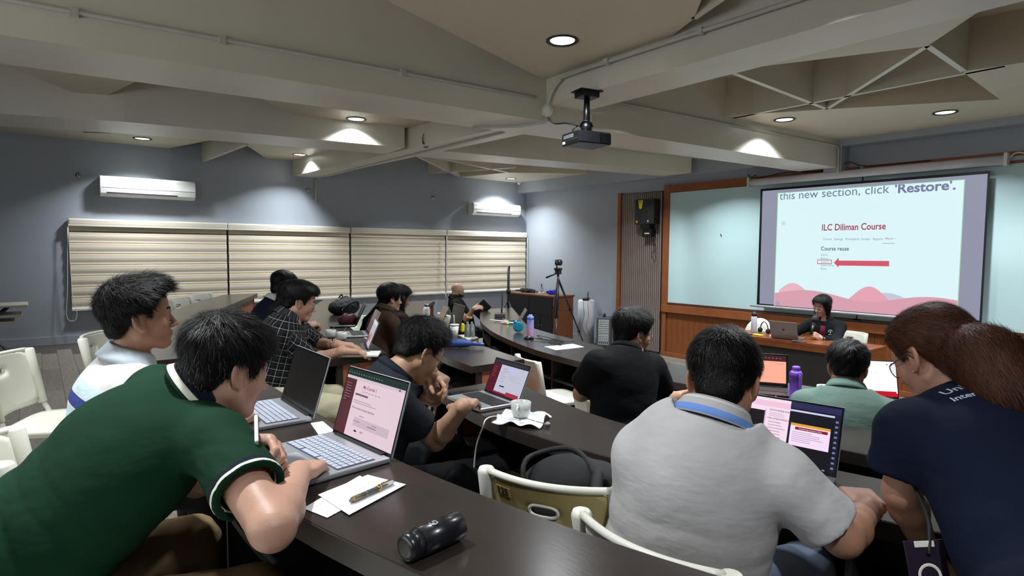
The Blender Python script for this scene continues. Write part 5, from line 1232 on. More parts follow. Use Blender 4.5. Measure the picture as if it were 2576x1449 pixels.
def hair_mat(col, rough=.55):
    if col not in HAIRM: HAIRM[col] = mat('hair '+col, col, rough, var=.2, vs=40, bump=.3, bs=220, stretch=(1, 1, .25), spec=.2)
    return HAIRM[col]
def person(label, head, hf, hup, neck, SL, SR, EL, ER, WL, WR, pelvis, KL=None, KR=None, AL=None, AR=None, s=1., bulk=1., skin='b98d74', fem=0,
           shirt=None, sleeve='short', slv=.62, collar=None, collar_col=None, trousers='1a1a1e', hair=None, handL=None, handR=None, glasses=None, h=(.007, .0035, .0035), shirt_h=.009, wr=.006, near=True, legs=True, strands=1500, belly=1.0, shoes=True, sleeve_r=1.0, name='person', shoulder_r=1.0):
    head = np.array(head, float); X = _unit(hf); Zh = np.array(hup, float); Zh = _unit(Zh-X*(Zh@X)); Y = np.cross(Zh, X); RH = np.array([X, Y, Zh])
    org = np.array([pelvis[0], pelvis[1], pelvis[2]])
    t = thing(name, label, 'person', org)
    neck = np.array(neck, float); SL, SR, EL, ER, pelvis = [np.array(v, float) for v in (SL, SR, EL, ER, pelvis)]
    has = {'L': WL is not None, 'R': WR is not None}
    lat = _unit(SL-SR); up = _unit(neck-pelvis); fwd = _unit(np.cross(lat, up)); lat2 = np.cross(up, fwd); RT = np.array([fwd, lat2, up])
    tl = np.linalg.norm(neck-pelvis)
    chest = neck+(pelvis-neck)*.30; bel = neck+(pelvis-neck)*.68; bk = bulk*s
    def torso(p, inf=0.):
        q = (p-chest)@RT.T; d = sd_ell(q, np.array([.112, .162, .17])*bk+inf)
        q = (p-bel)@RT.T; d = smin(d, sd_ell(q-np.array([.012*belly, 0, 0]), np.array([.112*belly, .148*belly, .19*(tl/.5)])*bk+inf), .06)
        q = (p-pelvis)@RT.T; d = smin(d, sd_ell(q, np.array([.125, .168, .12])*bk+inf), .05)
        d = smin(d, sd_cap(p, SL-up*.012, SR-up*.012, .050*s*shoulder_r+inf, .050*s*shoulder_r+inf), .05); d = smin(d, sd_cap(p, chest+lat2*.04-fwd*.03, neck, .07*bk+inf, .055*s+inf), .05)
        for S_ in (SL, SR): d = smin(d, sd_cap(p, S_-up*.01, neck-up*.0, .040*s+inf, .050*s+inf), .04)
        return d
    ra = .047*s*(bulk**.5); rE = .039*s*(bulk**.4); rW = .0265*s
    arms = []
    if EL is not None: arms.append((SL, EL, np.array(WL, float) if WL is not None else None, handL, 1))
    arms.append((SR, ER, np.array(WR, float) if WR is not None else None, handR, -1))
    nb = neck-up*.02
    hcaps = {}
    for (S_, E_, W_, hd, sd) in arms:
        if W_ is not None:
            if hd is None: hd = dict(d=W_-E_, n=(0, 0, 1), curl=.25, thumb=(.6, .75, .2))
            hcaps[sd] = hand_chain(W_, hd['d'], hd.get('n', (0, 0, 1)), sd, hd.get('curl', .25), hd.get('thumb', (.6, .75, .2)), s*hd.get('s', 1.0)*(.93 if fem else 1), hd.get('spread', .09))
    def skin_f(p):
        q = (p-head)@RH.T/s; D = head_sdf(q, fem)*s
        nt = head+(X*-.018+Zh*-.045)*s; D = smin(D, sd_cap(p, nt, nb, .050*s*(1 if not fem else .88)*(bulk**.5), .058*s*(1 if not fem else .88)), .025)
        D = smin(D, torso(p, -.012), .03)
        for (S_, E_, W_, hd, sd) in arms:
            D = smin(D, sd_cap(p, S_, E_, ra, rE), .02)
            if W_ is not None:
                mid = E_+(W_-E_)*.28; a = smin(sd_cap(p, E_, mid, rE*.98, rE*1.02), sd_cap(p, mid, W_, rE*1.0, rW), .02); D = smin(D, a, .015)
                D = smin(D, caps_sdf(p, hcaps[sd], .007*s), .012)
        return D
    pts = [SL, SR, EL, ER, pelvis, neck]; lo = np.min(pts, 0)-.2; hi = np.max(pts, 0)+.2
    allp = [q_ for q_ in (WL, WR) if q_ is not None]
    if allp: lo = np.minimum(lo, np.min(allp, 0)-.05); hi = np.maximum(hi, np.max(allp, 0)+.05)
    hi = np.maximum(hi, head-.0); lo = np.minimum(lo, head-.05)
    regs = [(lo, hi, .016)]
    for (S_, E_, W_, hd, sd) in arms:
        if W_ is not None:
            a = S_+(E_-S_)*.35; l_ = np.minimum(np.minimum(a, E_), W_)-.075; h_ = np.maximum(np.maximum(a, E_), W_)+.075; regs.append((l_, h_, h[0]))
    regs.append((head-V3(.15, .15, .24)*s, head+V3(.15, .15, .16)*s, h[1]))
    for (S_, E_, W_, hd, sd) in arms:
        if W_ is not None:
            dd = _unit(hd['d']) if hd else _unit(W_-E_); c_ = W_+dd*.085*s; regs.append((c_-.118*s, c_+.118*s, h[2]))
    V, F = sdf_mesh(skin_f, regs)
    cen = (V[F].mean(1)-head)@RH.T/s
    lips = (cen[:, 0] > .078) & ((cen[:, 1]/.0205)**2+((cen[:, 2]+.0588)/.0105)**2 < 1)
    sk = skin_mat(skin); body = np_mesh('body', V, F, list(sk), t, True, None, lips.astype(int), org)
    # eyes
    if near or True:
        for sd in (1, -1):
            c = head+np.array([.0718, .031*sd, .003])*s@RH
            e = MB(); e.lathe([(0, -.0132), (.008, -.0105), (.0132, 0), (.0105, .008), (.0062, .01165)], seg=14); e.k = 1; e.lathe([(.0062, .01165), (.003, .0128), (0, .0131)], seg=14)
            o = e.build('eye', [M_eye, M_iris], t); o.matrix_local = Matrix.Translation(Vector(c-org))@frame((0, 0, 0), Zh, X+.0*Y)@Matrix.Scale(s, 4)
            br = MB(); pb_ = [np.array(v)*s@RH+head-org for v in ((.0895, .013*sd, .0235), (.089, .024*sd, .0285), (.0805, .040*sd, .0295), (.0685, .051*sd, .022))]
            br.tube(spline(pb_, 9), [.0018*s, .0034*s, .0036*s, .0036*s, .0034*s, .003*s, .003*s, .0024*s, .002*s, .001*s][:len(spline(pb_, 9))], 6); br.build('eyebrow', hair_mat((hair or {}).get('brow', '15110f')), t)
    # shirt
    arm_dirs = []
    def arm_pt(S_, E_, W_, L):   # point at arc length fraction (1 = elbow, 2 = wrist)
        return S_+(E_-S_)*min(L, 1)+((W_-E_)*(L-1) if (L > 1 and W_ is not None) else 0)
    L_ = slv if sleeve == 'short' else 1.0
    seedb = abs(hash(label)) % 1000 if False else (sum(ord(c) for c in label) % 997)
    def shirt_f(p):
        inf = .010*s
        D = torso(p, inf)
        # hem: cut below the pelvis
        D = smax(D, (pelvis-up*.09-p)@up, .012)
        Q = (p-chest)@RT.T
        D = D+wr*folds(Q*np.array([6, 6, 13]), seedb)*np.clip((-(Q[:, 2])+.04)/.22, .12, 1)
        for (S_, E_, W_, hd, sd) in arms:
            if sleeve == 'short':
                e = S_+(E_-S_)*slv; ax = _unit(E_-S_); a = sd_cap(p, S_, e+ax*.03, ra*1.12*sleeve_r+inf, ra*1.22*sleeve_r+inf)+wr*.6*folds((p-S_)*11, seedb+3); a = smax(a, (p-e)@ax, .006)
                D = smin(D, a, .028)
            else:
                a = sd_cap(p, S_, E_, ra*1.15*sleeve_r+inf, rE*1.2*sleeve_r+inf)
                if W_ is not None:
                    fr = slv if slv > 1 else 1.9; e = E_+(W_-E_)*(fr-1); ax = _unit(W_-E_); fa = sd_cap(p, E_, e+ax*.02, rE*1.2*sleeve_r+inf, rW*1.25*sleeve_r+inf*1.4); fa = smax(fa, (p-e)@ax, .006); a = smin(a, fa, .03)
                D = smin(D, a+wr*.8*folds((p-S_)*12, seedb+3), .03)
        for (S_, E_, W_, hd, sd) in arms:       # hollow cuffs
            if sleeve == 'short': ax = _unit(E_-S_); e = S_+(E_-S_)*slv; D = smax(D, -sd_cap(p, e-ax*.03, E_, ra*.96+.006, ra*.96+.006), .003)
            elif W_ is not None:
                ax = _unit(W_-E_); e = E_+(W_-E_)*((slv if slv > 1 else 1.9)-1); D = smax(D, -sd_cap(p, e-ax*.02, e+ax*.1, rW*1.25+.004, rW*1.25+.004), .003)
        nd = _unit(neck-chest)*.5+_unit(head-neck)*.5; nd = _unit(nd+fwd*.12)
        rl_ = p-neck; ax_ = rl_@nd; rad_ = np.linalg.norm(rl_-ax_[:, None]*nd, axis=1); D = smax(D, -np.maximum((.018 if collar != 'crew' else .020)*s-ax_, rad_-.10*s), .01)
        D = smax(D, -sd_cap(p, neck-nd*.0+fwd*.0, neck+nd*.2, .062*s*(1 if not fem else .92), .062*s), .006)
        return D
    lo = np.min([SL, SR, EL, ER, pelvis-up*.05], 0)-.2*bulk; hi = np.max([SL, SR, EL, ER, neck, pelvis], 0)+.2*bulk
    if sleeve != 'short' and allp: lo = np.minimum(lo, np.min(allp, 0)-.06); hi = np.maximum(hi, np.max(allp, 0)+.06)
    SV, SF = isosurface(shirt_f, lo, hi, shirt_h)
    Q = (SV-chest)@RT.T; ang = np.arctan2(Q[:, 1], -Q[:, 0]); at = np.stack([ang*.155*bk, (SV-neck)@up, np.zeros(len(SV))], 1); dT = torso(SV)
    for (S_, E_, W_, hd, sd) in arms:
        ax = _unit(E_-S_); L1 = np.linalg.norm(E_-S_); rel_ = SV-S_; tt = rel_@ax; pe = rel_-tt[:, None]*ax; ref = _unit(np.cross(ax, fwd)); rf2 = np.cross(ax, ref)
        an = np.arctan2(pe@ref, pe@rf2); da = np.linalg.norm(pe, axis=1); da = np.where((tt > .03), da-ra, 9)
        v = (L1*slv-tt) if sleeve == 'short' else -tt-.1
        if sleeve != 'short' and W_ is not None:
            ax2 = _unit(W_-E_); t2 = (SV-E_)@ax2; pe2 = (SV-E_)-t2[:, None]*ax2; d2 = np.where(t2 > .0, np.linalg.norm(pe2, axis=1)-rE, 9); ref2 = _unit(np.cross(ax2, up)); an2 = np.arctan2(pe2@ref2, pe2@np.cross(ax2, ref2))
            m2 = d2 < np.minimum(da, dT); at[m2] = np.stack([an2*.055, -t2-.3, np.ones(len(SV))], 1)[m2]; da = np.where(m2, 9, da)
        m = da < dT; at[m] = np.stack([an*.06, v, np.ones(len(SV))], 1)[m]
    if shirt is not None:
        sh = np_mesh('shirt', SV, SF, shirt, t, True, at, None, org)
    # collar
    if collar in ('polo', 'shirt', 'crew', 'hood'):
        nd = _unit(_unit(neck-chest)*.4+_unit(head-neck)*.6); fx = _unit(fwd-nd*(fwd@nd)); fy = np.cross(nd, fx)
        R0 = .058*s*(1 if not fem else .9)*(bulk**.4)
        if collar == 'crew': prof = [(R0+.004, .012), (R0+.006, .024), (R0+.011, .024), (R0+.020, .008), (R0+.020, -.004)]; span = math.pi
        else: prof = [(R0+.004, .012), (R0+.003, .036), (R0+.007, .043), (R0+.013, .038), (R0+.026, .014), (R0+.037, -.004)]; span = math.radians(152)
        if collar == 'hood': prof = [(R0+.01, .0), (R0+.02, .045), (R0+.035, .055), (R0+.055, .04), (R0+.065, .0), (R0+.06, -.03)]; span = math.radians(150)
        n_ = 36; CV = []; CF = []; K = len(prof); ca = []
        for i in range(n_+1):
            a = math.pi-span+2*span*i/n_; pt_ = 1 if collar == 'crew' else 1+.0
            edge = max(0, (abs(a-math.pi)-math.radians(115))/math.radians(40)) if collar in ('polo', 'shirt') else 0
            for j, (r, z) in enumerate(prof):
                rr_ = r+(.010*edge if j >= K-2 else 0); zz_ = z-.010*edge-(.022*edge if j >= K-2 else 0)-.012*(1+math.cos(a))*.5
                CV.append(neck+nd*(zz_+.026)*s+(fx*math.cos(a)*1.02+fy*math.sin(a)*1.05)*rr_*(1 if s else s)); ca.append((a*.06, (j/(K-1)), 2))
        for i in range(n_):
            for j in range(K-1): CF.append((i*K+j, (i+1)*K+j, (i+1)*K+j+1, i*K+j+1))
        co = np_mesh('collar', np.array(CV), np.array(CF), collar_col or shirt, t, True, np.array(ca), None, org); md = co.modifiers.new('thick', 'SOLIDIFY'); md.thickness = .003; md.offset = 0
    # trousers, legs
    if legs and KL is not None:
        KL, KR = np.array(KL, float), np.array(KR, float); HL = pelvis+lat2*.085*bk-up*.02; HR = pelvis-lat2*.085*bk-up*.02
        AL = np.array(AL, float) if AL is not None else None; AR = np.array(AR, float) if AR is not None else None
        def tr_f(p):
            q = (p-pelvis)@RT.T; D = sd_ell(q, np.array([.128, .165, .115])*bk)
            for (H_, K_, A_) in ((HL, KL, AL), (HR, KR, AR)):
                D = smin(D, sd_cap(p, H_, K_, .088*bk, .062*s), .05)
                if A_ is not None: D = smin(D, sd_cap(p, K_, A_, .062*s, .048*s), .03)
            return D+wr*.9*folds(p*13, seedb+7)
        ps = [pelvis, KL, KR]+[a for a in (AL, AR) if a is not None]; TV, TF = isosurface(tr_f, np.min(ps, 0)-.19*bulk, np.max(ps, 0)+.19*bulk, .013)
        np_mesh('trousers', TV, TF, trousers if not isinstance(trousers, str) else cloth_mat('trousers '+trousers, trousers), t, True, None, None, org)
        if shoes and AL is not None:
            for A_, K_ in ((AL, KL), (AR, KR)):
                f2 = _unit(V3(*(fwd[:2]), 0)); c = A_+f2*.06-V3(0, 0, .045)-org
                sm_ = MB().box((0, 0, 0), (.135, .048, .035), bev=.03).build('shoe', M_blackm, t); sm_.matrix_local = Matrix.Translation(Vector(c))@frame((0, 0, 0), f2, (0, 0, 1))
    if hair is not None: make_hair(t, head, RH, s, org, hair, h[1], strands)
    if glasses: make_glasses(t, head, RH, s, org, glasses)
    t['_tmp'] = 0; del t['_tmp']
    return t, dict(head=head, RH=RH, org=org, RT=RT, chest=chest, neck=neck, up=up, fwd=fwd, lat=lat2, pelvis=pelvis)
def make_hair(t, head, RH, s, org, H, res, strands):
    st = H.get('style', 'short'); th = H.get('thick', .018); hl = H.get('line', [(-.13, -.075), (-.05, -.065), (-.028, -.03), (-.02, .004), (.004, .026), (.014, .020), (.028, -.008), (.036, .0), (.044, .045), (.06, .075), (.085, .088), (.13, .092)])
    hx = [a for a, b in hl]; hz = [b for a, b in hl]; fr = H.get('fringe', 0); nz = H.get('noise', .004)
    def f(p):
        q = (p-head)@RH.T/s; x, y, z = q[:, 0], np.abs(q[:, 1]), q[:, 2]
        tt = th*(np.clip((z+.08)/.15, .12, 1.)*H.get('side', .55)+(1-H.get('side', .55))*np.clip((z-.02)/.07, 0, 1.))
        d = smin(sd_ell(q-np.array([-.010, 0, .045]), np.array([.093, .076, .082])), sd_ell(q-np.array([.018, 0, .04]), np.array([.068, .066, .064])), .03)-tt
        if H.get('top'): d = smin(d, sd_ell(q-np.array(H['top'][:3]), np.array(H['top'][3:])), .03)
        d = smin(d, sd_ell(q-np.array([-.055, 0, -.02]), np.array([.040, .055, .05]))-tt*.3, .02)
        line = np.interp(x, hx, hz); line = line-np.where(x > .04, np.clip((y-.03)*.4, 0, .012), 0)
        cl = (line-z)*.75; d = smax(d, cl, .006)
        if fr:
            fg = sd_ell(q-np.array([.062, 0, .075]), np.array([.04, .058, .03+fr*.6])); fg = smax(fg, -(z-(.088-fr)), .008); d = smin(d, fg, .012)
        for c in H.get('extra', []):
            e = sd_cap(q, c[0], c[1], c[2], c[3]); d = smin(d, e, c[4] if len(c) > 4 else .02)
        if H.get('ears', 1): d = smax(d, -sd_ell(np.stack([x+.003, y-.088, z+.004], 1), np.array([.023, .030, .036])), .006)
        fc = H.get('facecut', None)
        if fc: d = smax(d, -sd_ell(q-np.array(fc[:3]), np.array(fc[3:])), .008)
        g = q*np.array([30, 42, 22]); d = d+nz*folds(g, H.get('seed', 3))*np.clip((z+.08)/.1, .3, 1)
        return d*s
    ext = np.array(H.get('box', ((-.15, -.13, -.14), (.15, .13, .19))))
    cs = np.array([[ext[i][0], ext[j][1], ext[k][2]] for i in (0, 1) for j in (0, 1) for k in (0, 1)])@RH*s+head
    V, F = isosurface(f, cs.min(0), cs.max(0), max(res*1.1, .0038))
    hm = hair_mat(H.get('col', '0d0b0b'), H.get('rough', .5)); ho = np_mesh('hair', V, F, hm, t, True, None, None, org)
    if strands:
        rs = np.random.RandomState(H.get('seed', 3)); cen = V[F].mean(1); e1 = V[F[:, 1]]-V[F[:, 0]]; e2 = V[F[:, 3]]-V[F[:, 0]]; N = np.cross(e1, e2); N /= np.linalg.norm(N, axis=1)[:, None]+1e-9
        pk = rs.randint(0, len(F), strands); p = cen[pk]+rs.normal(size=(strands, 3))*.002; n = N[pk]; q = (p-head)@RH.T/s; nq = n@RH.T
        crown = np.array(H.get('crown', (-.055, .01, .12))); fl = q-crown; fl /= np.linalg.norm(fl, axis=1)[:, None]+1e-6
        fl = fl*1.0+np.array([0, 0, -.5]); fb = np.array(H.get('flow', (.3, 0, 0))); fl = fl+fb*np.clip(q[:, 2]/.08, 0, 1)[:, None]
        if H.get('pull') is not None: fl = np.array(H['pull'])-q; fl /= np.linalg.norm(fl, axis=1)[:, None]+1e-6
        for c in H.get('extra', []):
            ax = _unit(np.array(c[1])-np.array(c[0])); near_ = np.abs(sd_cap(q, c[0], c[1], c[2], c[3])) < .012; fl[near_] = ax+.15*fl[near_]
        fl = fl+rs.normal(size=fl.shape)*H.get('mess', .25); fl = fl-nq*(fl*nq).sum(1)[:, None]; fl /= np.linalg.norm(fl, axis=1)[:, None]+1e-6
        L = H.get('len', .03)*rs.uniform(.5, 1.3, strands)*np.clip((q[:, 2]+.06)/.13, .22, 1)*np.where((q[:, 0] > .035) & (q[:, 2] < .09) & (H.get('fringe', 0) == 0), .35, 1) if not H.get('extra') else H.get('len', .03)*rs.uniform(.5, 1.3, strands)
        if H.get('pull') is not None: L = np.where(np.linalg.norm(q-np.array([-.01, 0, .03]), axis=1) < .125, np.minimum(L, .035), L)
        lift = H.get('lift', .25)*rs.uniform(.2, 1.3, strands); K = 5; P_ = []; cur = q.copy(); dr = fl+nq*lift[:, None]
        wdt = H.get('w', .00055)
        side = np.cross(fl, nq); side /= np.linalg.norm(side, axis=1)[:, None]+1e-6; VV = []
        for k in range(K):
            w_ = wdt*(1-k/(K-1))**.7+.00005; VV.append(cur-side*w_); VV.append(cur+side*w_); cur = cur+dr*(L/(K-1))[:, None]; dr = dr*.92+fl*.05-nq*(lift*.22)[:, None]
        VV = np.stack(VV, 1)      # strands, 2K, 3
        W_ = (VV.reshape(-1, 3)*s)@RH+head; base = (np.arange(strands)*2*K)[:, None]
        Fq = np.concatenate([base+np.array([2*k, 2*k+1, 2*k+3, 2*k+2]) for k in range(K-1)], 0)
        gray = H.get('gray', 0); gz = H.get('grayz', None)
        gm = (rs.uniform(size=strands) < gray*(1 if gz is None else np.clip((gz-q[:, 2])/.05, .05, 1))).astype(int); mi = np.tile(gm, K-1)
        so = np_mesh('hair_strands', W_, Fq, [hm, hair_mat(H.get('graycol', '9a9890'), .4)], t, True, None, mi, org); so['kind'] = 'stuff'
def make_glasses(t, head, RH, s, org, g):
    m = mat('glasses frame '+g.get('col', '1a1a1c'), g.get('col', '1a1a1c'), .3, g.get('metal', 0)); T = lambda v: (np.array(v)*s)@RH+head-org; r = g.get('r', .022); x0 = g.get('x', .097); z0 = g.get('z', -.004); th = g.get('th', .0013)
    mb = MB()
    for sd in (1, -1):
        mb.tube([T((x0-.008*abs(math.cos(a))*(1 if math.cos(a)*sd > 0 else 0)-.002, sd*.031+r*1.12*math.cos(a), z0+r*.88*math.sin(a))) for a in np.linspace(0, 2*math.pi, 21)[:-1]], th*s, 6, closed=True)
    mb.tube([T((x0+.002, .008, z0+.006)), T((x0+.004, 0, z0+.008)), T((x0+.002, -.008, z0+.006))], th*s, 6); mb.build('glasses_rims', m, t)
    for sd in (1, -1): MB().tube([T((x0-.010, sd*.055, z0+.010)), T((.05, sd*.073, z0+.012)), T((.0, sd*.081, .012)), T((-.02, sd*.083, -.008))], th*s, 6).build('glasses_temple', m, t)
    for sd in (1, -1):
        V = [T((x0-.002, sd*.031, z0))]+[T((x0-.008*abs(math.cos(a))*(1 if math.cos(a)*sd > 0 else 0)-.002, sd*.031+r*1.1*math.cos(a), z0+r*.86*math.sin(a))) for a in np.linspace(0, 2*math.pi, 21)[:-1]]
        mesh_obj('lens', V, [(0, i+1, (i+1) % 20+1) for i in range(20)], mat('spectacle lens', 'f0f4f8', .03, trans=1., ior=1.02, var=0, alpha=.35), t)
# ================================================================== BAGS
for nm in (): pass
pb_ = onz(1470, 1190, .9)
bp = thing('backpack', 'black backpack slumped between the chair marked 125 and the man in pale grey', 'bag', (1.275, 1.29, .34), R_(25))
blob('body', M_bag, bp, [((0, 0, .60), (.10, .19, .17)), ((.0, -.04, .70), (.08, .15, .07)), ((.02, .0, .52), (.10, .15, .1))], noise=.010, seed=4, fr=15)
MB().tube(spline([(-.10, .10, .62), (-.06, .14, .74), (.03, .12, .76), (.02, .0, .79), (-.07, -.1, .74), (-.12, -.1, .6)], 26), .009, 6).build('strap', M_bag, bp)
MB().tube(spline([(-.06, -.10, .76), (-.16, -.13, .72), (-.17, -.15, .5)], 14), .018, 6).build('strap', M_bag, bp)
p = onz(790, 797, 1.1); b2_ = thing('backpack', 'black backpack lying on the desk beyond the man in plaid', 'bag', (p[0]+.45, p[1]+.35, 1.07), R_(20))
blob('body', M_bag, b2_, [((0, 0, .07), (.17, .12, .08)), ((.05, .03, .10), (.10, .09, .07))], noise=.018, seed=6, fr=15)
MB().tube(spline([(-.12, -.1, .06), (-.02, -.14, .13), (.1, -.1, .12), (.16, -.02, .05)], 18), .013, 6).build('strap', M_bag, b2_)
MB().tube(spline([(-.14, .0, .10), (-.05, .02, .165), (.08, .03, .18), (.14, .05, .12)], 18), .005, 5).build('zip', mat('zip grey', '3a3c40', .4), b2_)
MB().tube(spline([(-.02, .08, .14), (.02, .06, .20), (.06, .08, .15)], 10), .008, 6).build('grab_handle', M_bag, b2_)
p = onz(858, 825, 1.07); mb_ = thing('maroon_pouch', 'maroon pouch behind the glossy laptop on the desk of the man in plaid', 'pouch', (p[0]+.12, p[1]+.12, 1.07), 0)
blob('body', mat('maroon cloth', '4e1624', .6, bump=.3), mb_, [((0, 0, .05), (.09, .05, .055))], noise=.014, seed=7, fr=18)
p = onz(1240, 935, .4); jk_ = thing('draped_jacket', 'black jacket and bag hanging on the chair in front of the bald man', 'jacket', (3.70, 5.03, .10), R_(-20))
blob('body', M_bag, jk_, [((0, 0, .42), (.10, .28, .20)), ((.05, -.1, .25), (.12, .2, .24)), ((-.02, .1, .52), (.07, .18, .08))], noise=.02, seed=9, fr=13)
# green jacket and yellow thing on the bald man's chair, little bottles
p = P(1160, 800, 8.9); gj = thing('green_jacket', 'dark green jacket hung over the chair back of the bald man', 'jacket', (4.42, 6.95, .5), R_(-15))
blob('body', mat('dark green cloth', '24382c', .8, bump=.3), gj, [((0, 0, .22), (.05, .17, .22))], noise=.014, seed=11, fr=14)
o = MB().box((0, 0, 0), (.022, .022, .045), bev=.018).build('yellow_bottle', mat('yellow plastic', 'd8d21e', .4), None, onz(1163, 836, .96)+V3(0, 0, .046)); tag(o, 'small yellow bottle standing behind the straw cup', 'bottle')
for (px, lb) in ((1176, 'left clear plastic bottle of the pair past the straw cup'), (1187, 'right clear plastic bottle of the pair past the straw cup')):
    p = onz(px, 848, .96); t_ = thing('clear_bottle', lb, 'bottle', (p[0], p[1], .9605))
    MB().lathe([(0, 0), (.028, 0), (.03, .01), (.028, .08), (.022, .11), (.011, .125), (.011, .14), (0, .141)], seg=16).build('body', mat('clear bottle plastic', 'b9c2c6', .12, trans=.7, ior=1.2, var=0), t_)
for (px, py, lb, z_) in ((1180, 868, 0, 0),): pass
# ================================================================== THE PEOPLE IN THE ROOM
def bone(par, px, py, L, near=True):
    r = ray(px, py); o = CAM-np.asarray(par); a = r@r; b = 2*(r@o); c = o@o-L*L; D = b*b-4*a*c
    if D < 0: return CAM+r*(-b/(2*a))
    q_ = math.sqrt(D); t_ = (-b-q_)/(2*a) if near else (-b+q_)/(2*a)
    return CAM+r*t_
def yawv(deg, pitch=0): a = R_(deg); p_ = R_(pitch); return V3(math.cos(a)*math.cos(p_), math.sin(a)*math.cos(p_), math.sin(p_))
def upv(deg, pitch=0, roll=0):
    f_ = yawv(deg, pitch); l_ = V3(-math.sin(R_(deg)), math.cos(R_(deg)), 0); u_ = np.cross(f_, l_); return _unit(u_*math.cos(R_(roll))+l_*math.sin(R_(roll)))
def L(a, b): return round(float(np.linalg.norm(np.asarray(a)-np.asarray(b))), 2)
DBG = []
def sh(N, yaw, w=.185, dn=.055, f=0): a = R_(yaw); l_ = V3(-math.sin(a), math.cos(a), 0); fw = V3(math.cos(a), math.sin(a), 0); return N+l_*w-V3(0, 0, dn)+fw*f, N-l_*w-V3(0, 0, dn)+fw*f
SHORT = dict(thick=.016, len=.028, mess=.22)
def go(label, **k):
    r_ = person(label, **k); DBG.append((label[:30], 'neck-pelvis', L(k['neck'], k['pelvis']), 'upperR', L(k['SR'], k['ER']), 'foreR', L(k['ER'], k['WR']) if k.get('WR') is not None else None, 'upperL', L(k['SL'], k['EL']), 'foreL', L(k['EL'], k['WL']) if k.get('WL') is not None else None, 'sw', L(k['SL'], k['SR']), 'hn', L(k['head'], k['neck']))); return r_
# --- 1 man in green polo
H_ = P(566, 934, 1.44); N_ = P(478, 1012, 1.42); SR = bone(N_, 550, 1112, .19, True); SL = bone(N_, 400, 985, .17, False)
ER = onz(686, 1328, 1.225); WR = onz(752, 1190, 1.238); WL = P(612, 1128, 1.34); EL = V3(.30, 1.66, 1.16)
M_g = cloth_mat('dark green pique', '072c1a', 'bands', extra=[(.006, .013, 'e0ddd0', 1), (.016, .024, '15182c', 1)])
M_gc = cloth_mat('dark green collar', '0b3020', 'bands', extra=[(.80, .94, 'e0ddd0', 2), (.62, .78, '15182c', 2)])
go('man in a dark green polo leaning over the largest laptop, phone in hand', head=H_, hf=yawv(14, -14), hup=upv(14, -14), neck=N_, SL=SL, SR=SR, EL=EL, ER=ER, WL=WL, WR=WR, pelvis=V3(-.16, 1.66, .99), KL=V3(.30, 1.75, .96), KR=V3(.36, 1.38, .96), AL=V3(.34, 1.75, .52), AR=V3(.42, 1.42, .52),
   s=1.02, bulk=1.12, belly=1.05, skin='b28a76', shirt=M_g, slv=.62, collar='polo', collar_col=M_gc, trousers='7a664c', sleeve_r=.98,
   hair=dict(thick=.017, len=.034, fringe=.03, gray=.13, grayz=.055, noise=.004, seed=5, crown=(-.05, -.01, .13), mess=.25, lift=.22, col='0b0a0b', graycol='66666a'), strands=16000,
   handR=dict(d=_unit(onz(800, 1140, 1.23)-WR)+V3(0, 0, -.12), n=(0, 0, 1), curl=(.30, .42, .48, .5), thumb=(.6, .7, .3)), handL=dict(d=V3(.55, -.8, .1), n=(.7, .5, .6), curl=(.75, .8, .85, .9), thumb=(.7, .5, .7)), h=(.006, .0032, .003), shirt_h=.0065, wr=.006)
ph2 = thing('smartphone', 'phone with white edge held upright in the hand of the man in green', 'phone', onz(644, 1130, 1.27), 0)
pc = P(646, 1130, 1.29); ph2.location = tuple(pc)
m_ = MB().box((0, 0, 0), (.036, .0042, .073), bev=.003).build('body', mat('phone white edge', 'd8d8da', .25), ph2); MB().box((0, .0045, 0), (.034, .0005, .071)).build('screen', M_phone, ph2); ph2.rotation_euler = (0, R_(35), R_(-105))
# watch of the man in green (left wrist)
def watch(name, label, E_, W_, fr_, r, mm, cat='watch', wd_=.009, face=None, s=1):
    E_, W_ = np.array(E_), np.array(W_); ax = _unit(W_-E_); c = E_+(W_-E_)*fr_; T = frame(c, ax, (0, 0, 1)); t_ = thing(name, label, cat, (0, 0, 0)); t_.matrix_world = T
    MB().tube([(0, r*math.cos(a), r*math.sin(a)) for a in np.linspace(0, 2*math.pi, 25)[:-1]], wd_*.35, 6, closed=True).tube([(wd_*.5, r*math.cos(a), r*math.sin(a)) for a in np.linspace(0, 2*math.pi, 25)[:-1]], wd_*.35, 6, closed=True).tube([(-wd_*.5, r*math.cos(a), r*math.sin(a)) for a in np.linspace(0, 2*math.pi, 25)[:-1]], wd_*.35, 6, closed=True).build('band', mm, t_)
    MB().lathe([(0, r+.008), (.015, r+.008), (.018, r+.003), (.018, r-.002)], seg=18).build('case', face or mm, t_); return t_
watch('wristwatch', 'steel wristwatch of the man in the green polo', EL, WL, .93, .031, M_metal)
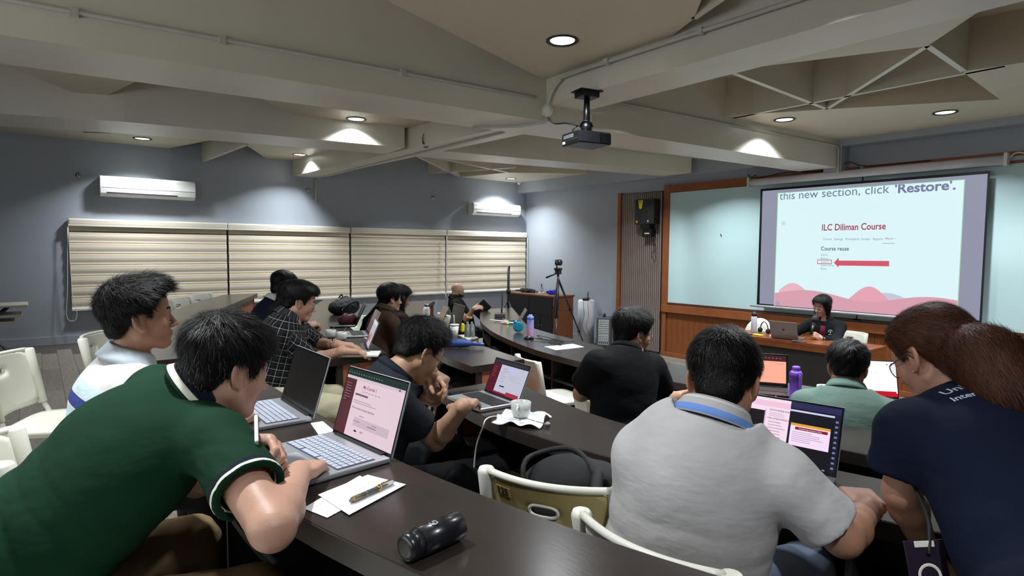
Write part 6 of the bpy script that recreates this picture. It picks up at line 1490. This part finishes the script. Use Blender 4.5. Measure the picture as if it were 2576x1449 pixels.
# --- 2 man in striped polo
H_ = P(348, 802, 1.95); N_ = P(322, 918, 1.95); SL, SR = sh(N_, 4, .18, .06)
M_st = cloth_mat('striped pale pique', 'c9c7c6', 'bands', extra=[(-.105, -.062, 'b4c6cc', None), (-.145, -.108, '34407c', 0), (-.196, -.19, '2c3564', 0), (-.21, -.204, '2c3564', 0), (-.187, -.15, 'b4c6cc', 0), (-.42, -.385, '34407c', 0), (-.445, -.439, '2c3564', 0), (-.457, -.451, '2c3564', 0), (.045, .075, '34407c', 1), (.012, .017, '2c3564', 1), (.024, .029, '2c3564', 1)])
WR = onz(585, 1062, 1.24)
go('man in a white polo with blue stripes looking towards the screen, at left', head=H_, hf=yawv(0, 4), hup=upv(0, 4), neck=N_, SL=SL, SR=SR, EL=SL+V3(.06, .10, -.22), ER=SR+V3(.05, -.12, -.21), WL=V3(.45, 2.28, 1.24), WR=WR, pelvis=V3(.10, 2.34, .97), KL=V3(.42, 2.45, .95), KR=V3(.42, 2.2, .95), AL=V3(.45, 2.45, .52), AR=V3(.45, 2.2, .52),
   s=1.0, bulk=.94, skin='b1876c', shirt=M_st, slv=.7, collar='polo', collar_col=cloth_mat('pale collar', 'bcc6ce'), trousers='3a3a40',
   hair=dict(thick=.015, len=.036, noise=.005, seed=8, w=.0006, crown=(-.05, 0, .12), mess=.35, lift=.35, flow=(.9, 0, .2), top=(.055, 0, .105, .045, .05, .03), line=[(-.13, -.06), (-.06, -.05), (-.028, -.012), (-.02, .014), (.004, .03), (.014, .022), (.026, .012), (.034, .03), (.044, .06), (.06, .082), (.085, .09), (.13, .092)]), strands=12000,
   handR=dict(d=_unit(onz(640, 1030, 1.22)-WR), n=(0, 0, 1), curl=.3), h=(.006, .0033, .0032), shirt_h=.0075, wr=.005)
# --- 3 man in dark grey t-shirt with glasses
H_ = P(1052, 887, 2.38); N_ = P(985, 948, 2.33); SR = bone(N_, 985, 1010, .19, True); SL = bone(N_, 960, 955, .18, False)
ER = onz(1096, 1108, 1.09) if False else bone(SR, 1096, 1108, .29, False); WR = bone(ER, 1166, 1022, .27, True); EL = onz(1088, 1003, 1.10)+V3(.02, .02, 0); WL = P(1080, 934, 2.42)
g3_ = go('man in a dark grey t-shirt with glasses resting his chin on his hand', head=H_, hf=yawv(-2, -34), hup=upv(-2, -34), neck=N_, SL=SL, SR=SR, EL=EL, ER=ER, WL=WL, WR=WR, pelvis=V3(.93, 2.12, .84), KL=V3(1.45, 2.25, .84), KR=V3(1.5, 1.95, .82), AL=V3(1.45, 2.3, .4), AR=V3(1.5, 1.98, .4),
   s=1.02, bulk=1.04, skin='b08a70', shirt=cloth_mat('charcoal blue jersey', '22272e'), slv=.62, collar='crew', trousers='121316', collar_col=cloth_mat('charcoal blue jersey', '22272e'),
   hair=dict(thick=.015, len=.026, fringe=.0, noise=.004, seed=12, mess=.35, lift=.5, top=(.02, 0, .118, .06, .05, .03), flow=(.6, 0, .4), line=[(-.13, -.05), (-.06, -.045), (-.028, -.01), (-.02, .016), (.004, .03), (.014, .02), (.026, .02), (.034, .05), (.044, .075), (.06, .09), (.085, .095), (.13, .095)]), strands=12000, glasses=dict(r=.023, col='15151a'),
   handR=dict(d=V3(*(onz(1222, 1008, 1.10)-WR)[:2], -.02), n=(0, 0, 1), curl=(.2, .22, .25, .3), s=.95), handL=dict(d=_unit(P(1128, 962, 2.36)-WL), n=(.3, -.3, .9), s=.92, curl=(.35, 1.0, 1.15, 1.25), thumb=(.7, .3, .6)), h=(.007, .0042, .0038), shirt_h=.009)
# --- 4 man in plaid
H_ = P(752, 762, 3.9); N_ = P(722, 805, 3.86); SR = bone(N_, 702, 845, .2, True); SL = bone(N_, 745, 828, .19, False)
ER = bone(SR, 786, 908, .29, False); WR = onz(862, 882, 1.115); EL = bone(SL, 800, 868, .28, False); WL = onz(850, 866, 1.125)
go('man in a black and white plaid shirt with clear glasses typing', head=H_, hf=yawv(-16, -14), hup=upv(-16, -14), neck=N_, SL=SL, SR=SR, EL=EL, ER=ER, WL=WL, WR=WR, pelvis=N_+V3(-.14, .03, -.49), KL=V3(1.42, 3.55, .84), KR=V3(1.42, 3.12, .84), AL=V3(1.5, 3.5, .4), AR=V3(1.5, 3.2, .4),
   s=1.03, bulk=1.22, belly=1.1, skin='b78d77', shirt=cloth_mat('plaid flannel', '0c0d0f', 'plaid', '9a9c9c', extra='1d2124'), sleeve='long', slv=1.12, collar='shirt', trousers='aaa58c', sleeve_r=1.15,
   hair=dict(thick=.024, len=.03, noise=.004, seed=15, mess=.2, col='0a0909', fringe=.025, top=(.05, 0, .10, .05, .055, .03)), strands=2500, glasses=dict(r=.024, col='b8bcc0', metal=.8),
   handR=dict(d=V3(.9, -.35, -.1), n=(0, 0, 1), curl=.3), handL=dict(d=V3(.85, -.5, -.1), n=(0, 0, 1), curl=.3), h=(.010, .0055, .005), shirt_h=.011)
watch('wristwatch', 'steel wristwatch on the far wrist of the man in plaid', EL, WL, .86, .031, M_metal)
# --- 5 man in navy hoodie, far
H_ = P(712, 724, 5.2); N_ = P(688, 764, 5.15); SL, SR = sh(N_, -5, .19, .07)
go('man in a navy hoodie with a white collar, seen from behind beyond the plaid man', head=H_, hf=yawv(0, -15), hup=upv(0, -15), neck=N_, SL=SL, SR=SR, EL=SL+V3(.1, .02, -.27), ER=SR+V3(.12, -.02, -.27), WL=SL+V3(.36, .0, -.26), WR=SR+V3(.36, 0, -.26), pelvis=N_+V3(-.18, .0, -.46), KL=N_+V3(.2, .1, -.5), KR=N_+V3(.2, -.12, -.5),
   s=1.05, bulk=1.08, skin='b08a72', shirt=cloth_mat('navy sweatshirt', '10172b'), sleeve='long', collar='polo', collar_col=cloth_mat('white shirt collar', 'c9d0da'), trousers='1a1a1e', hair=dict(thick=.022, len=.03, seed=19), strands=1500, h=(.013, .0065, .006), shirt_h=.013)
# --- 6 woman in green behind plaid
H_ = P(733, 752, 4.5); N_ = P(712, 800, 4.45); SL, SR = sh(N_, -10, .165, .06); WL = onz(772, 815, 1.16); WR = onz(768, 818, 1.16)
go('woman in an olive green top hidden behind the plaid man, hands clasped', head=H_, hf=yawv(-15, -12), hup=upv(-15, -12), neck=N_, SL=SL, SR=SR, EL=SL+V3(.16, .05, -.22), ER=SR+V3(.14, .1, -.24), WL=WL, WR=WR+V3(0, -.05, 0), pelvis=N_+V3(-.15, .0, -.46), KL=N_+V3(.2, .1, -.5), KR=N_+V3(.2, -.12, -.5),
   s=.97, bulk=.95, fem=1, skin='b98f78', shirt=cloth_mat('olive green top', '6d7650'), sleeve='long', trousers='1a1a1e', handL=dict(d=V3(.8, -.5, .1), n=(.1, .3, .9), curl=.8), handR=dict(d=V3(.8, .3, .1), n=(.1, -.3, .9), curl=.8),
   hair=dict(thick=.022, len=.06, seed=21, extra=[((-.06, .0, .02), (-.11, -.02, -.10), .035, .025, .03), ((-.11, -.02, -.10), (-.16, -.03, -.2), .024, .010, .03)], box=((-.26, -.16, -.27), (.15, .16, .19)), col='100c0b'), strands=2500, h=(.012, .006, .0055), shirt_h=.013)
# --- 7 person in brown shirt
H_ = P(981, 753, 5.3); N_ = P(968, 787, 5.25); SL, SR = sh(N_, -8, .18, .065)
go('person in a brown long-sleeved shirt with a dark bob, seen in profile', head=H_, hf=yawv(-5, -3), hup=upv(-5, -3), neck=N_, SL=SL, SR=SR, EL=SL+V3(.14, .02, -.26), ER=SR+V3(.10, -.02, -.29), WL=SL+V3(.38, .0, -.26), WR=SR+V3(.32, .02, -.33), pelvis=N_+V3(-.12, .0, -.50), KL=N_+V3(.3, .1, -.52), KR=N_+V3(.3, -.12, -.52),
   s=1.0, bulk=1.02, skin='b38c74', shirt=cloth_mat('brown twill', '3f3226'), sleeve='long', collar='shirt', trousers='1a1a1e',
   hair=dict(thick=.026, len=.05, seed=23, fringe=.02, line=[(-.13, -.085), (-.05, -.08), (-.028, -.045), (-.02, .004), (.004, .028), (.014, .0), (.028, -.02), (.05, -.01), (.056, .05), (.07, .075), (.085, .085), (.13, .09)], extra=[((-.08, .02, -.05), (-.16, .12, -.2), .03, .028, .03), ((-.16, .12, -.2), (-.24, .17, -.42), .03, .012, .03)], box=((-.3, -.13, -.46), (.15, .22, .19)), col='0a0909', side=.8, lift=.08, mess=.08), strands=2500, h=(.012, .006, .006), shirt_h=.012)
# --- 8 woman with long hair beyond
H_ = P(1006, 752, 5.95); N_ = P(998, 785, 5.9); SL, SR = sh(N_, -10, .165, .06)
go('woman with long straight black hair beyond the person in brown', head=H_, hf=yawv(-12, -15), hup=upv(-12, -15), neck=N_, SL=SL, SR=SR, EL=SL+V3(.14, .02, -.26), ER=SR+V3(.12, -.02, -.27), WL=SL+V3(.36, .0, -.26), WR=SR+V3(.34, .0, -.29), pelvis=N_+V3(-.1, .0, -.48), KL=N_+V3(.3, .1, -.52), KR=N_+V3(.3, -.12, -.52),
   s=1.0, bulk=.98, fem=1, skin='b38c74', shirt=cloth_mat('dark brown jacket', '2a2420'), sleeve='long', collar='shirt', trousers='1a1a1e',
   hair=dict(thick=.024, len=.09, seed=25, extra=[((.0, -.085, .0), (.02, -.11, -.2), .035, .03, .03), ((.02, -.11, -.2), (.06, -.13, -.38), .03, .012, .03), ((-.07, 0, -.02), (-.12, 0, -.28), .06, .05, .04), ((.0, .08, .0), (-.0, .1, -.22), .03, .03, .03)], box=((-.2, -.2, -.42), (.16, .16, .19)), ears=0, col='080707', lift=.06, mess=.07, noise=.002), strands=3000, h=(.012, .006, .006), shirt_h=.013)
# --- 9 bald man with mask and tablet
H_ = P(1150, 734, 9.1); N_ = P(1143, 753, 9.05); SL, SR = sh(N_, -28, .19, .07); ER = SR+V3(.12, -.11, -.22); WR = bone(ER, 1192, 776, .25, True); EL = SL+V3(.16, .0, -.22); WL = EL+_unit(WR+V3(.03, .12, 0)-EL)*.26
bm_, bi_ = go('bald man in a black polo, black face mask and glasses, holding a tablet', head=H_, hf=yawv(-26, -22), hup=upv(-26, -22), neck=N_, SL=SL, SR=SR, EL=EL, ER=ER, WL=WL, WR=WR, pelvis=N_+V3(.16, -.08, -.50), KL=N_+V3(.62, -.05, -.50), KR=N_+V3(.58, -.28, -.50), AL=N_+V3(.75, -.1, -.93), AR=N_+V3(.7, -.35, -.93),
   s=1.03, bulk=1.12, belly=1.2, skin='c09a82', shirt=cloth_mat('black pique', '0d0f13'), slv=.62, collar='polo', trousers='55565a', glasses=dict(r=.022, col='1c1c20'), h=(.014, .007, .006), shirt_h=.014,
   handR=dict(d=V3(.8, -.4, .2), n=(0, -.6, .6), curl=.6), handL=dict(d=V3(.8, -.4, .2), n=(0, .6, .6), curl=.6))
RH = bi_['RH']; org = bi_['org']
def mask_f(p):
    q = (p-H_)@RH.T/1.03; d = head_sdf(q)*1.03-.004; d = smax(d, (q[:, 2]+.012)*1.0, .004); d = smax(d, -(q[:, 2]+.105), .004); d = smax(d, .02-q[:, 0], .004); return d
mV, mF = isosurface(mask_f, H_-.16, H_+.16, .006); np_mesh('face_mask', mV, mF, M_blackm, bm_, True, None, None, org)
tb = thing('tablet', 'black cased tablet held by the bald man', 'tablet', P(1211, 778, 8.85), 0); tT = frame(P(1211, 778, 8.85), V3(.55, -.45, -.7), V3(-.62, -.78, .1)); tb.matrix_world = tT
MB().box((0, 0, 0), (.085, .13, .006), bev=.003).build('case', M_black, tb)
lt = thing('lanyard_card', 'orange and white badge hanging on the bald man', 'badge', P(1181, 795, 8.85), 0); lt.matrix_world = frame(P(1181, 796, 8.78), V3(.75, -.6, -.1), V3(-.5, -.6, .5)); MB().box((0, 0, 0), (.045, .032, .002)).build('card', mat('orange card', 'c89058', .5), lt)
# --- 10 man in black t-shirt from behind
H_ = P(1590, 842, 3.3); N_ = P(1572, 893, 3.22); SL = bone(N_, 1503, 918, .2, True); SR = bone(N_, 1640, 925, .2, False)
ER = bone(SR, 1668, 1005, .29, False); WR = bone(ER, 1708, 996, .24, False); EL = bone(SL, 1462, 990, .28, False); WL = EL+V3(.24, -.02, .02)
go('man in a plain black t-shirt seen from behind in the middle of the room', head=H_, hf=yawv(-14, -8), hup=upv(-14, -8), neck=N_, SL=SL, SR=SR, EL=EL, ER=ER, WL=WL, WR=WR, pelvis=P(1568, 1105, 3.2), KL=P(1568, 1085, 3.22)+V3(.42, .1, -.03), KR=P(1568, 1085, 3.22)+V3(.42, -.15, -.03),
   s=1.1, bulk=1.08, skin='a67f68', shirt=cloth_mat('black jersey', '0a0c0f'), slv=.66, collar='crew', collar_col=cloth_mat('black jersey', '0a0c0f'), trousers='14151a', sleeve_r=1.15,
   hair=dict(thick=.018, len=.03, noise=.002, seed=31, mess=.4, lift=.45, flow=(.4, 0, .5), col='0a0908', line=[(-.13, -.06), (-.06, -.055), (-.028, -.02), (-.02, .01), (.004, .028), (.014, .02), (.028, .004), (.036, .02), (.044, .05), (.06, .078), (.085, .088), (.13, .092)]), strands=6000, glasses=dict(col='8a8c90', metal=.6),
   handR=dict(d=_unit(onz(1735, 985, .9)-WR), n=(0, 0, 1), curl=.5), h=(.009, .005, .005), shirt_h=.010)
# --- 11 presenter
H_ = P(2068, 772, 7.1); N_ = P(2076, 806, 7.12); yaw_ = 172; SL, SR = sh(N_, 188, .165, .06); EL = bone(SL, 2102, 862, .27, True); WL = P(2064, 851, 6.85); ER = SR+V3(-.18, .12, -.11); WR = ER+V3(-.21, .05, .01)
pr_, pi_ = go('woman presenter in a black jacket speaking into a microphone at the wooden table', head=H_, hf=yawv(168, -12), hup=upv(168, -12, 6), neck=N_, SL=SL, SR=SR, EL=EL, ER=ER, WL=WL, WR=WR, pelvis=N_+V3(.08, .0, -.47), KL=N_+V3(-.3, -.1, -.52), KR=N_+V3(-.3, .12, -.52),
   s=1.0, bulk=.98, fem=1, skin='bd917e', shirt=cloth_mat('black jacket', '15181c'), sleeve='long', slv=1.85, collar='shirt', collar_col=cloth_mat('black jacket collar', '1b1e22'), trousers='1a1a1e', glasses=dict(col='d8d0cc', r=.024, th=.0018),
   hair=dict(thick=.028, len=.05, seed=35, fringe=.0, facecut=(.07, .01, -.02, .075, .058, .098), extra=[((.0, .085, .02), (.012, .085, -.075), .032, .022, .03), ((-.0, -.08, .02), (.01, -.078, -.06), .028, .02, .03), ((-.06, 0, .0), (-.06, 0, -.07), .06, .05, .04)], col='080707', lift=.05, mess=.08, noise=.002, line=[(-.2, -.11), (.03, -.1), (.05, -.09), (.06, .0), (.066, .08), (.085, .085), (.13, .09)], ears=0), strands=3000,
   handL=dict(d=_unit(P(2042, 838, 6.85)-WL), n=(-.7, -.3, .4), curl=(.95, 1., 1., 1.), thumb=(.6, .3, .7)), handR=dict(d=V3(-.6, .75, -.2), n=(0, 0, 1), curl=.35), h=(.010, .0055, .005), shirt_h=.010)
hd_ = P(2046, 836, 6.83); mc_ = thing('microphone', 'black handheld microphone held up to the mouth of the presenter', 'microphone', (0, 0, 0)); mt = P(2051, 800, 6.93); mbm = P(2040, 842, 6.84)
mc_.location = tuple(mbm); mm_ = mt-mbm
MB().tube([(0, 0, 0), mm_*.75], [.014, .018], 12).build('handle', M_black, mc_); MB().tube([mm_*.74, mm_*.85, mm_*1.0, mm_*1.12], [.024, .038, .041, .024], 14).build('grille', M_blackm, mc_)
watch('smartwatch', 'black smartwatch on the wrist of the presenter', EL, WL, .9, .028, M_black)
# maroon shirt front and the white emblem on the jacket
def stick(name, m, par, info, pts, push=.01, tgt=None):
    return None
c_ = N_*.55+pi_['chest']*.45; fw = pi_['fwd']
def on_front(u, v, off): return pi_['chest']+pi_['lat']*u+pi_['up']*v+fw*off-pi_['org']
gv = MB(); gv.tube([on_front(0, .10, .085), on_front(0, .02, .108), on_front(0, -.08, .112)], [.030, .034, .022], 10).build('maroon_shirt', cloth_mat('maroon pique', '5a1424'), pr_)
em = MB()
for k in range(9): a = math.pi*(.0+k/8*1.0); em.box(on_front(.085+.024*math.cos(a), .035+.024*math.sin(a), .112), (.0035, .0035, .0035))
em.box(on_front(.085, .032, .112), (.006, .006, .011)).box(on_front(.085, .004, .113), (.005, .024, .0035)); em.build('white_emblem', M_porc, pr_)
# --- 12 man in pale grey polo
H_ = P(1818, 965, 1.52); N_ = P(1785, 1082, 1.46); SL, SR = sh(N_, 24, .165, .085)
ER = onz(2120, 1352, 1.10); WR = bone(ER, 2186, 1284, .22, False); WR[2] = max(WR[2], 1.10); EL = SL+V3(.10, .08, -.22); WL = EL+V3(.22, -.06, .06)
gy_, gyi = go('heavy man in a pale grey polo with blue collar trim, seen from behind', head=H_, hf=yawv(24, -22), hup=upv(24, -22), neck=N_, SL=SL, SR=SR, EL=EL, ER=ER, WL=WL, WR=WR, pelvis=V3(1.27, .90, .90), KL=V3(1.62, 1.05, .86), KR=V3(1.68, .75, .86), AL=V3(1.62, 1.1, .4), AR=V3(1.66, .75, .4),
   s=1.04, bulk=1.14, belly=1.1, skin='a87c64', shirt=cloth_mat('pale grey pique', 'b6b4b5'), slv=.80, collar='polo', collar_col=cloth_mat('grey collar blue tip', 'aeacae', 'bands', extra=[(.78, .98, '6b8fd0', 2), (.60, .64, 'c6c6c8', 2)]), trousers='7d8da3', sleeve_r=1.02,
   hair=dict(thick=.012, len=.018, seed=41, crown=(-.06, .0, .11), gray=.05, graycol='4a4441', col='0c0908', mess=.25, lift=.35, noise=.002, w=.0007, line=[(-.13, -.085), (-.05, -.08), (-.028, -.03), (-.02, .004), (.004, .026), (.014, .02), (.03, .0), (.036, .0), (.044, .045), (.06, .075), (.085, .088), (.13, .092)]), strands=18000,
   handR=dict(d=_unit(onz(2135, 1222, 1.10)-WR), n=(0, 0, 1), curl=(.5, .45, .45, .5), thumb=(.5, .8, .3), s=1.08), h=(.006, .0033, .003), shirt_h=.0065, wr=.0035)
# --- 13 man in green shirt from behind
H_ = P(2132, 930, 2.95); N_ = P(2128, 995, 2.9); SL, SR = sh(N_, 20, .175, .065)
go('man in a sage green shirt seen from behind at the front desk', head=H_, hf=yawv(20, -14), hup=upv(20, -14), neck=N_, SL=SL, SR=SR, EL=SL+V3(.14, .10, -.24), ER=SR+V3(.16, -.08, -.24), WL=SL+V3(.4, .02, -.2), WR=SR+V3(.4, .0, -.2), pelvis=P(2120, 1215, 2.8), KL=P(2120, 1215, 2.8)+V3(.42, .1, -.03), KR=P(2120, 1215, 2.8)+V3(.4, -.15, -.03),
   s=1.03, bulk=1.08, skin='b08068', shirt=cloth_mat('sage green cotton', '5a7068'), sleeve='long', slv=1.3, collar='shirt', trousers='1c1f26',
   hair=dict(thick=.022, len=.026, seed=45, mess=.3, lift=.3, col='0c0b0d', crown=(-.05, .0, .12), line=[(-.13, -.04), (-.05, -.035), (-.028, -.01), (-.02, .006), (.004, .026), (.014, .02), (.03, .0), (.036, .0), (.044, .045), (.06, .075), (.085, .088), (.13, .092)]), strands=4000, h=(.010, .005, .006), shirt_h=.010)
# --- 14 woman in navy polo leaning in from the right
H_ = P(2352, 900, 1.5); N_ = P(2432, 1015, 1.42); SL = bone(N_, 2292, 1085, .18, True); SR = N_+V3(.10, -.15, -.05)
dSL = -(RW.T@(SL-CAM))[2]; EL = P(2268, 1238, dSL+.02); WL = bone(EL, 2328, 1378, .22, False); ER = SR+V3(.12, -.1, -.22); WR = SR+V3(.3, -.02, -.25)
PV = V3(1.38, .14, 1.10)
RHn = np.array([yawv(66, -28), np.cross(upv(66, -28), yawv(66, -28)), upv(66, -28)])
def wl(px, py, d): return tuple((P(px, py, d)-H_)@RHn.T)
T1, T2, T3, T4, T5 = wl(2422, 862, 1.46), wl(2480, 905, 1.36), wl(2535, 985, 1.30), wl(2580, 1070, 1.28), wl(2612, 1160, 1.26)
nv_, nvi = go('woman in a navy polo with glasses and long brown ponytail leaning in at right', head=H_, hf=yawv(66, -28), hup=upv(66, -28), neck=N_, SL=SL, SR=SR, EL=EL, ER=ER, WL=WL, WR=WR, pelvis=PV, KL=V3(1.27, .32, .80), KR=V3(1.25, .08, .80), AL=V3(1.2, .3, .42), AR=V3(1.2, .02, .42),
   s=1.0, bulk=1.0, fem=1, skin='a37863', shirt=cloth_mat('navy pique', '0a1226'), slv=.66, collar=None, trousers='11131c', glasses=dict(col='2a1c1c', r=.0225), sleeve_r=1.2,
   hair=dict(thick=.009, len=.034, seed=51, col='43261a', rough=.55, mess=.05, lift=.01, noise=.002, pull=T1, extra=[((-.05, -.0, .06), T1, .05, .042, .03), (T1, T2, .045, .07, .03), (T2, T3, .07, .062, .04), (T3, T4, .060, .035, .04), (T4, T5, .035, .01, .03)], box=(tuple(np.min([T1, T2, T3, T4, T5, (-.14, -.12, -.14)], 0)-.07), tuple(np.max([T1, T2, T3, T4, T5, (.14, .12, .17)], 0)+.07))), strands=22000, h=(.006, .0033, .004), shirt_h=.0075, wr=.005)
MB().lathe([(0, -.003), (.004, 0), (0, .003)], tuple(H_+np.array([-.004, .088, -.034])@nvi['RH']-nvi['org']), 10).build('earring', M_gold, nv_)
# lettering on her back, laid onto the cloth
from mathutils.bvhtree import BVHTree
def letter_on(par, info, s_, size, px, py, sc, dirx, m, bold=.0005):
    shirt_ = [c for c in par.children if c.name.startswith('shirt')][0]; me = shirt_.data; org = info['org']
    bv = BVHTree.FromPolygons([v.co[:] for v in me.vertices], [tuple(p_.vertices) for p_ in me.polygons])
    cu = bpy.data.curves.new('t', 'FONT'); cu.body = s_; cu.size = size; cu.offset = bold; cu.resolution_u = 3; to = bpy.data.objects.new('t', cu); COL.objects.link(to); dg = bpy.context.evaluated_depsgraph_get(); tm = bpy.data.meshes.new_from_object(to.evaluated_get(dg)); bpy.data.objects.remove(to)
    r0 = ray(px, py); hit = bv.ray_cast(Vector(CAM-org), Vector(r0))
    if hit[0] is None: return
    c = np.array(hit[0]); n = np.array(hit[1]); n = n if n@r0 < 0 else -n; x_ = _unit(dirx-n*(dirx@n)); y_ = np.cross(n, x_)
    bm = bmesh.new(); bm.from_mesh(tm); bmesh.ops.triangulate(bm, faces=bm.faces); bmesh.ops.subdivide_edges(bm, edges=[e for e in bm.edges if e.calc_length() > .006], cuts=1); bm.to_mesh(tm); bm.free()
    for v in tm.vertices:
        p_ = c+x_*v.co.x+y_*v.co.y; h2 = bv.ray_cast(Vector(p_+n*.06), Vector(-n)); q_ = np.array(h2[0]) if h2[0] is not None else p_
        v.co = tuple(q_+n*.0015)
    tm.materials.clear(); link('lettering', tm, m, par)
M_lt = mat('pale grey print', 'a9b2c4', .6)
letter_on(nv_, nvi, 'University', .036, 2378, 996, 1, P(2470, 1012, 1.3)-P(2378, 996, 1.3), M_lt)
letter_on(nv_, nvi, 'Interactive', .026, 2400, 1012, 1, P(2470, 1024, 1.3)-P(2400, 1012, 1.3), M_lt)
# badge
bd = thing('badge_holder', 'clear badge holder with a photo card hanging below the hand of the woman in navy', 'badge', (0, 0, 0)); bd.matrix_world = frame(P(2335, 1432, 1.2), V3(.78, -.62, .05), V3(-.6, -.75, .3))
MB().box((0, 0, 0), (.04, .055, .002), bev=.001).build('card', mat('dark badge card', '2a2030', .2, coat=.5), bd); MB().lathe([(.024, .0), (.021, .001), (.018, 0)], (0, -.012, .003), 20).build('photo_ring', M_plastic, bd); MB().box((0, .048, .002), (.02, .006, .002), bev=.001).build('clip', M_plastic, bd)
lan = MB().tube(spline([N_+V3(-.1, .1, -.15), P(2330, 1290, 1.25), P(2338, 1395, 1.2)], 14), .004, 5).build('lanyard', M_blackm); tag(lan, 'black lanyard hanging from the neck of the woman in navy', 'lanyard')
for d_ in DBG: print('POSE', *d_)
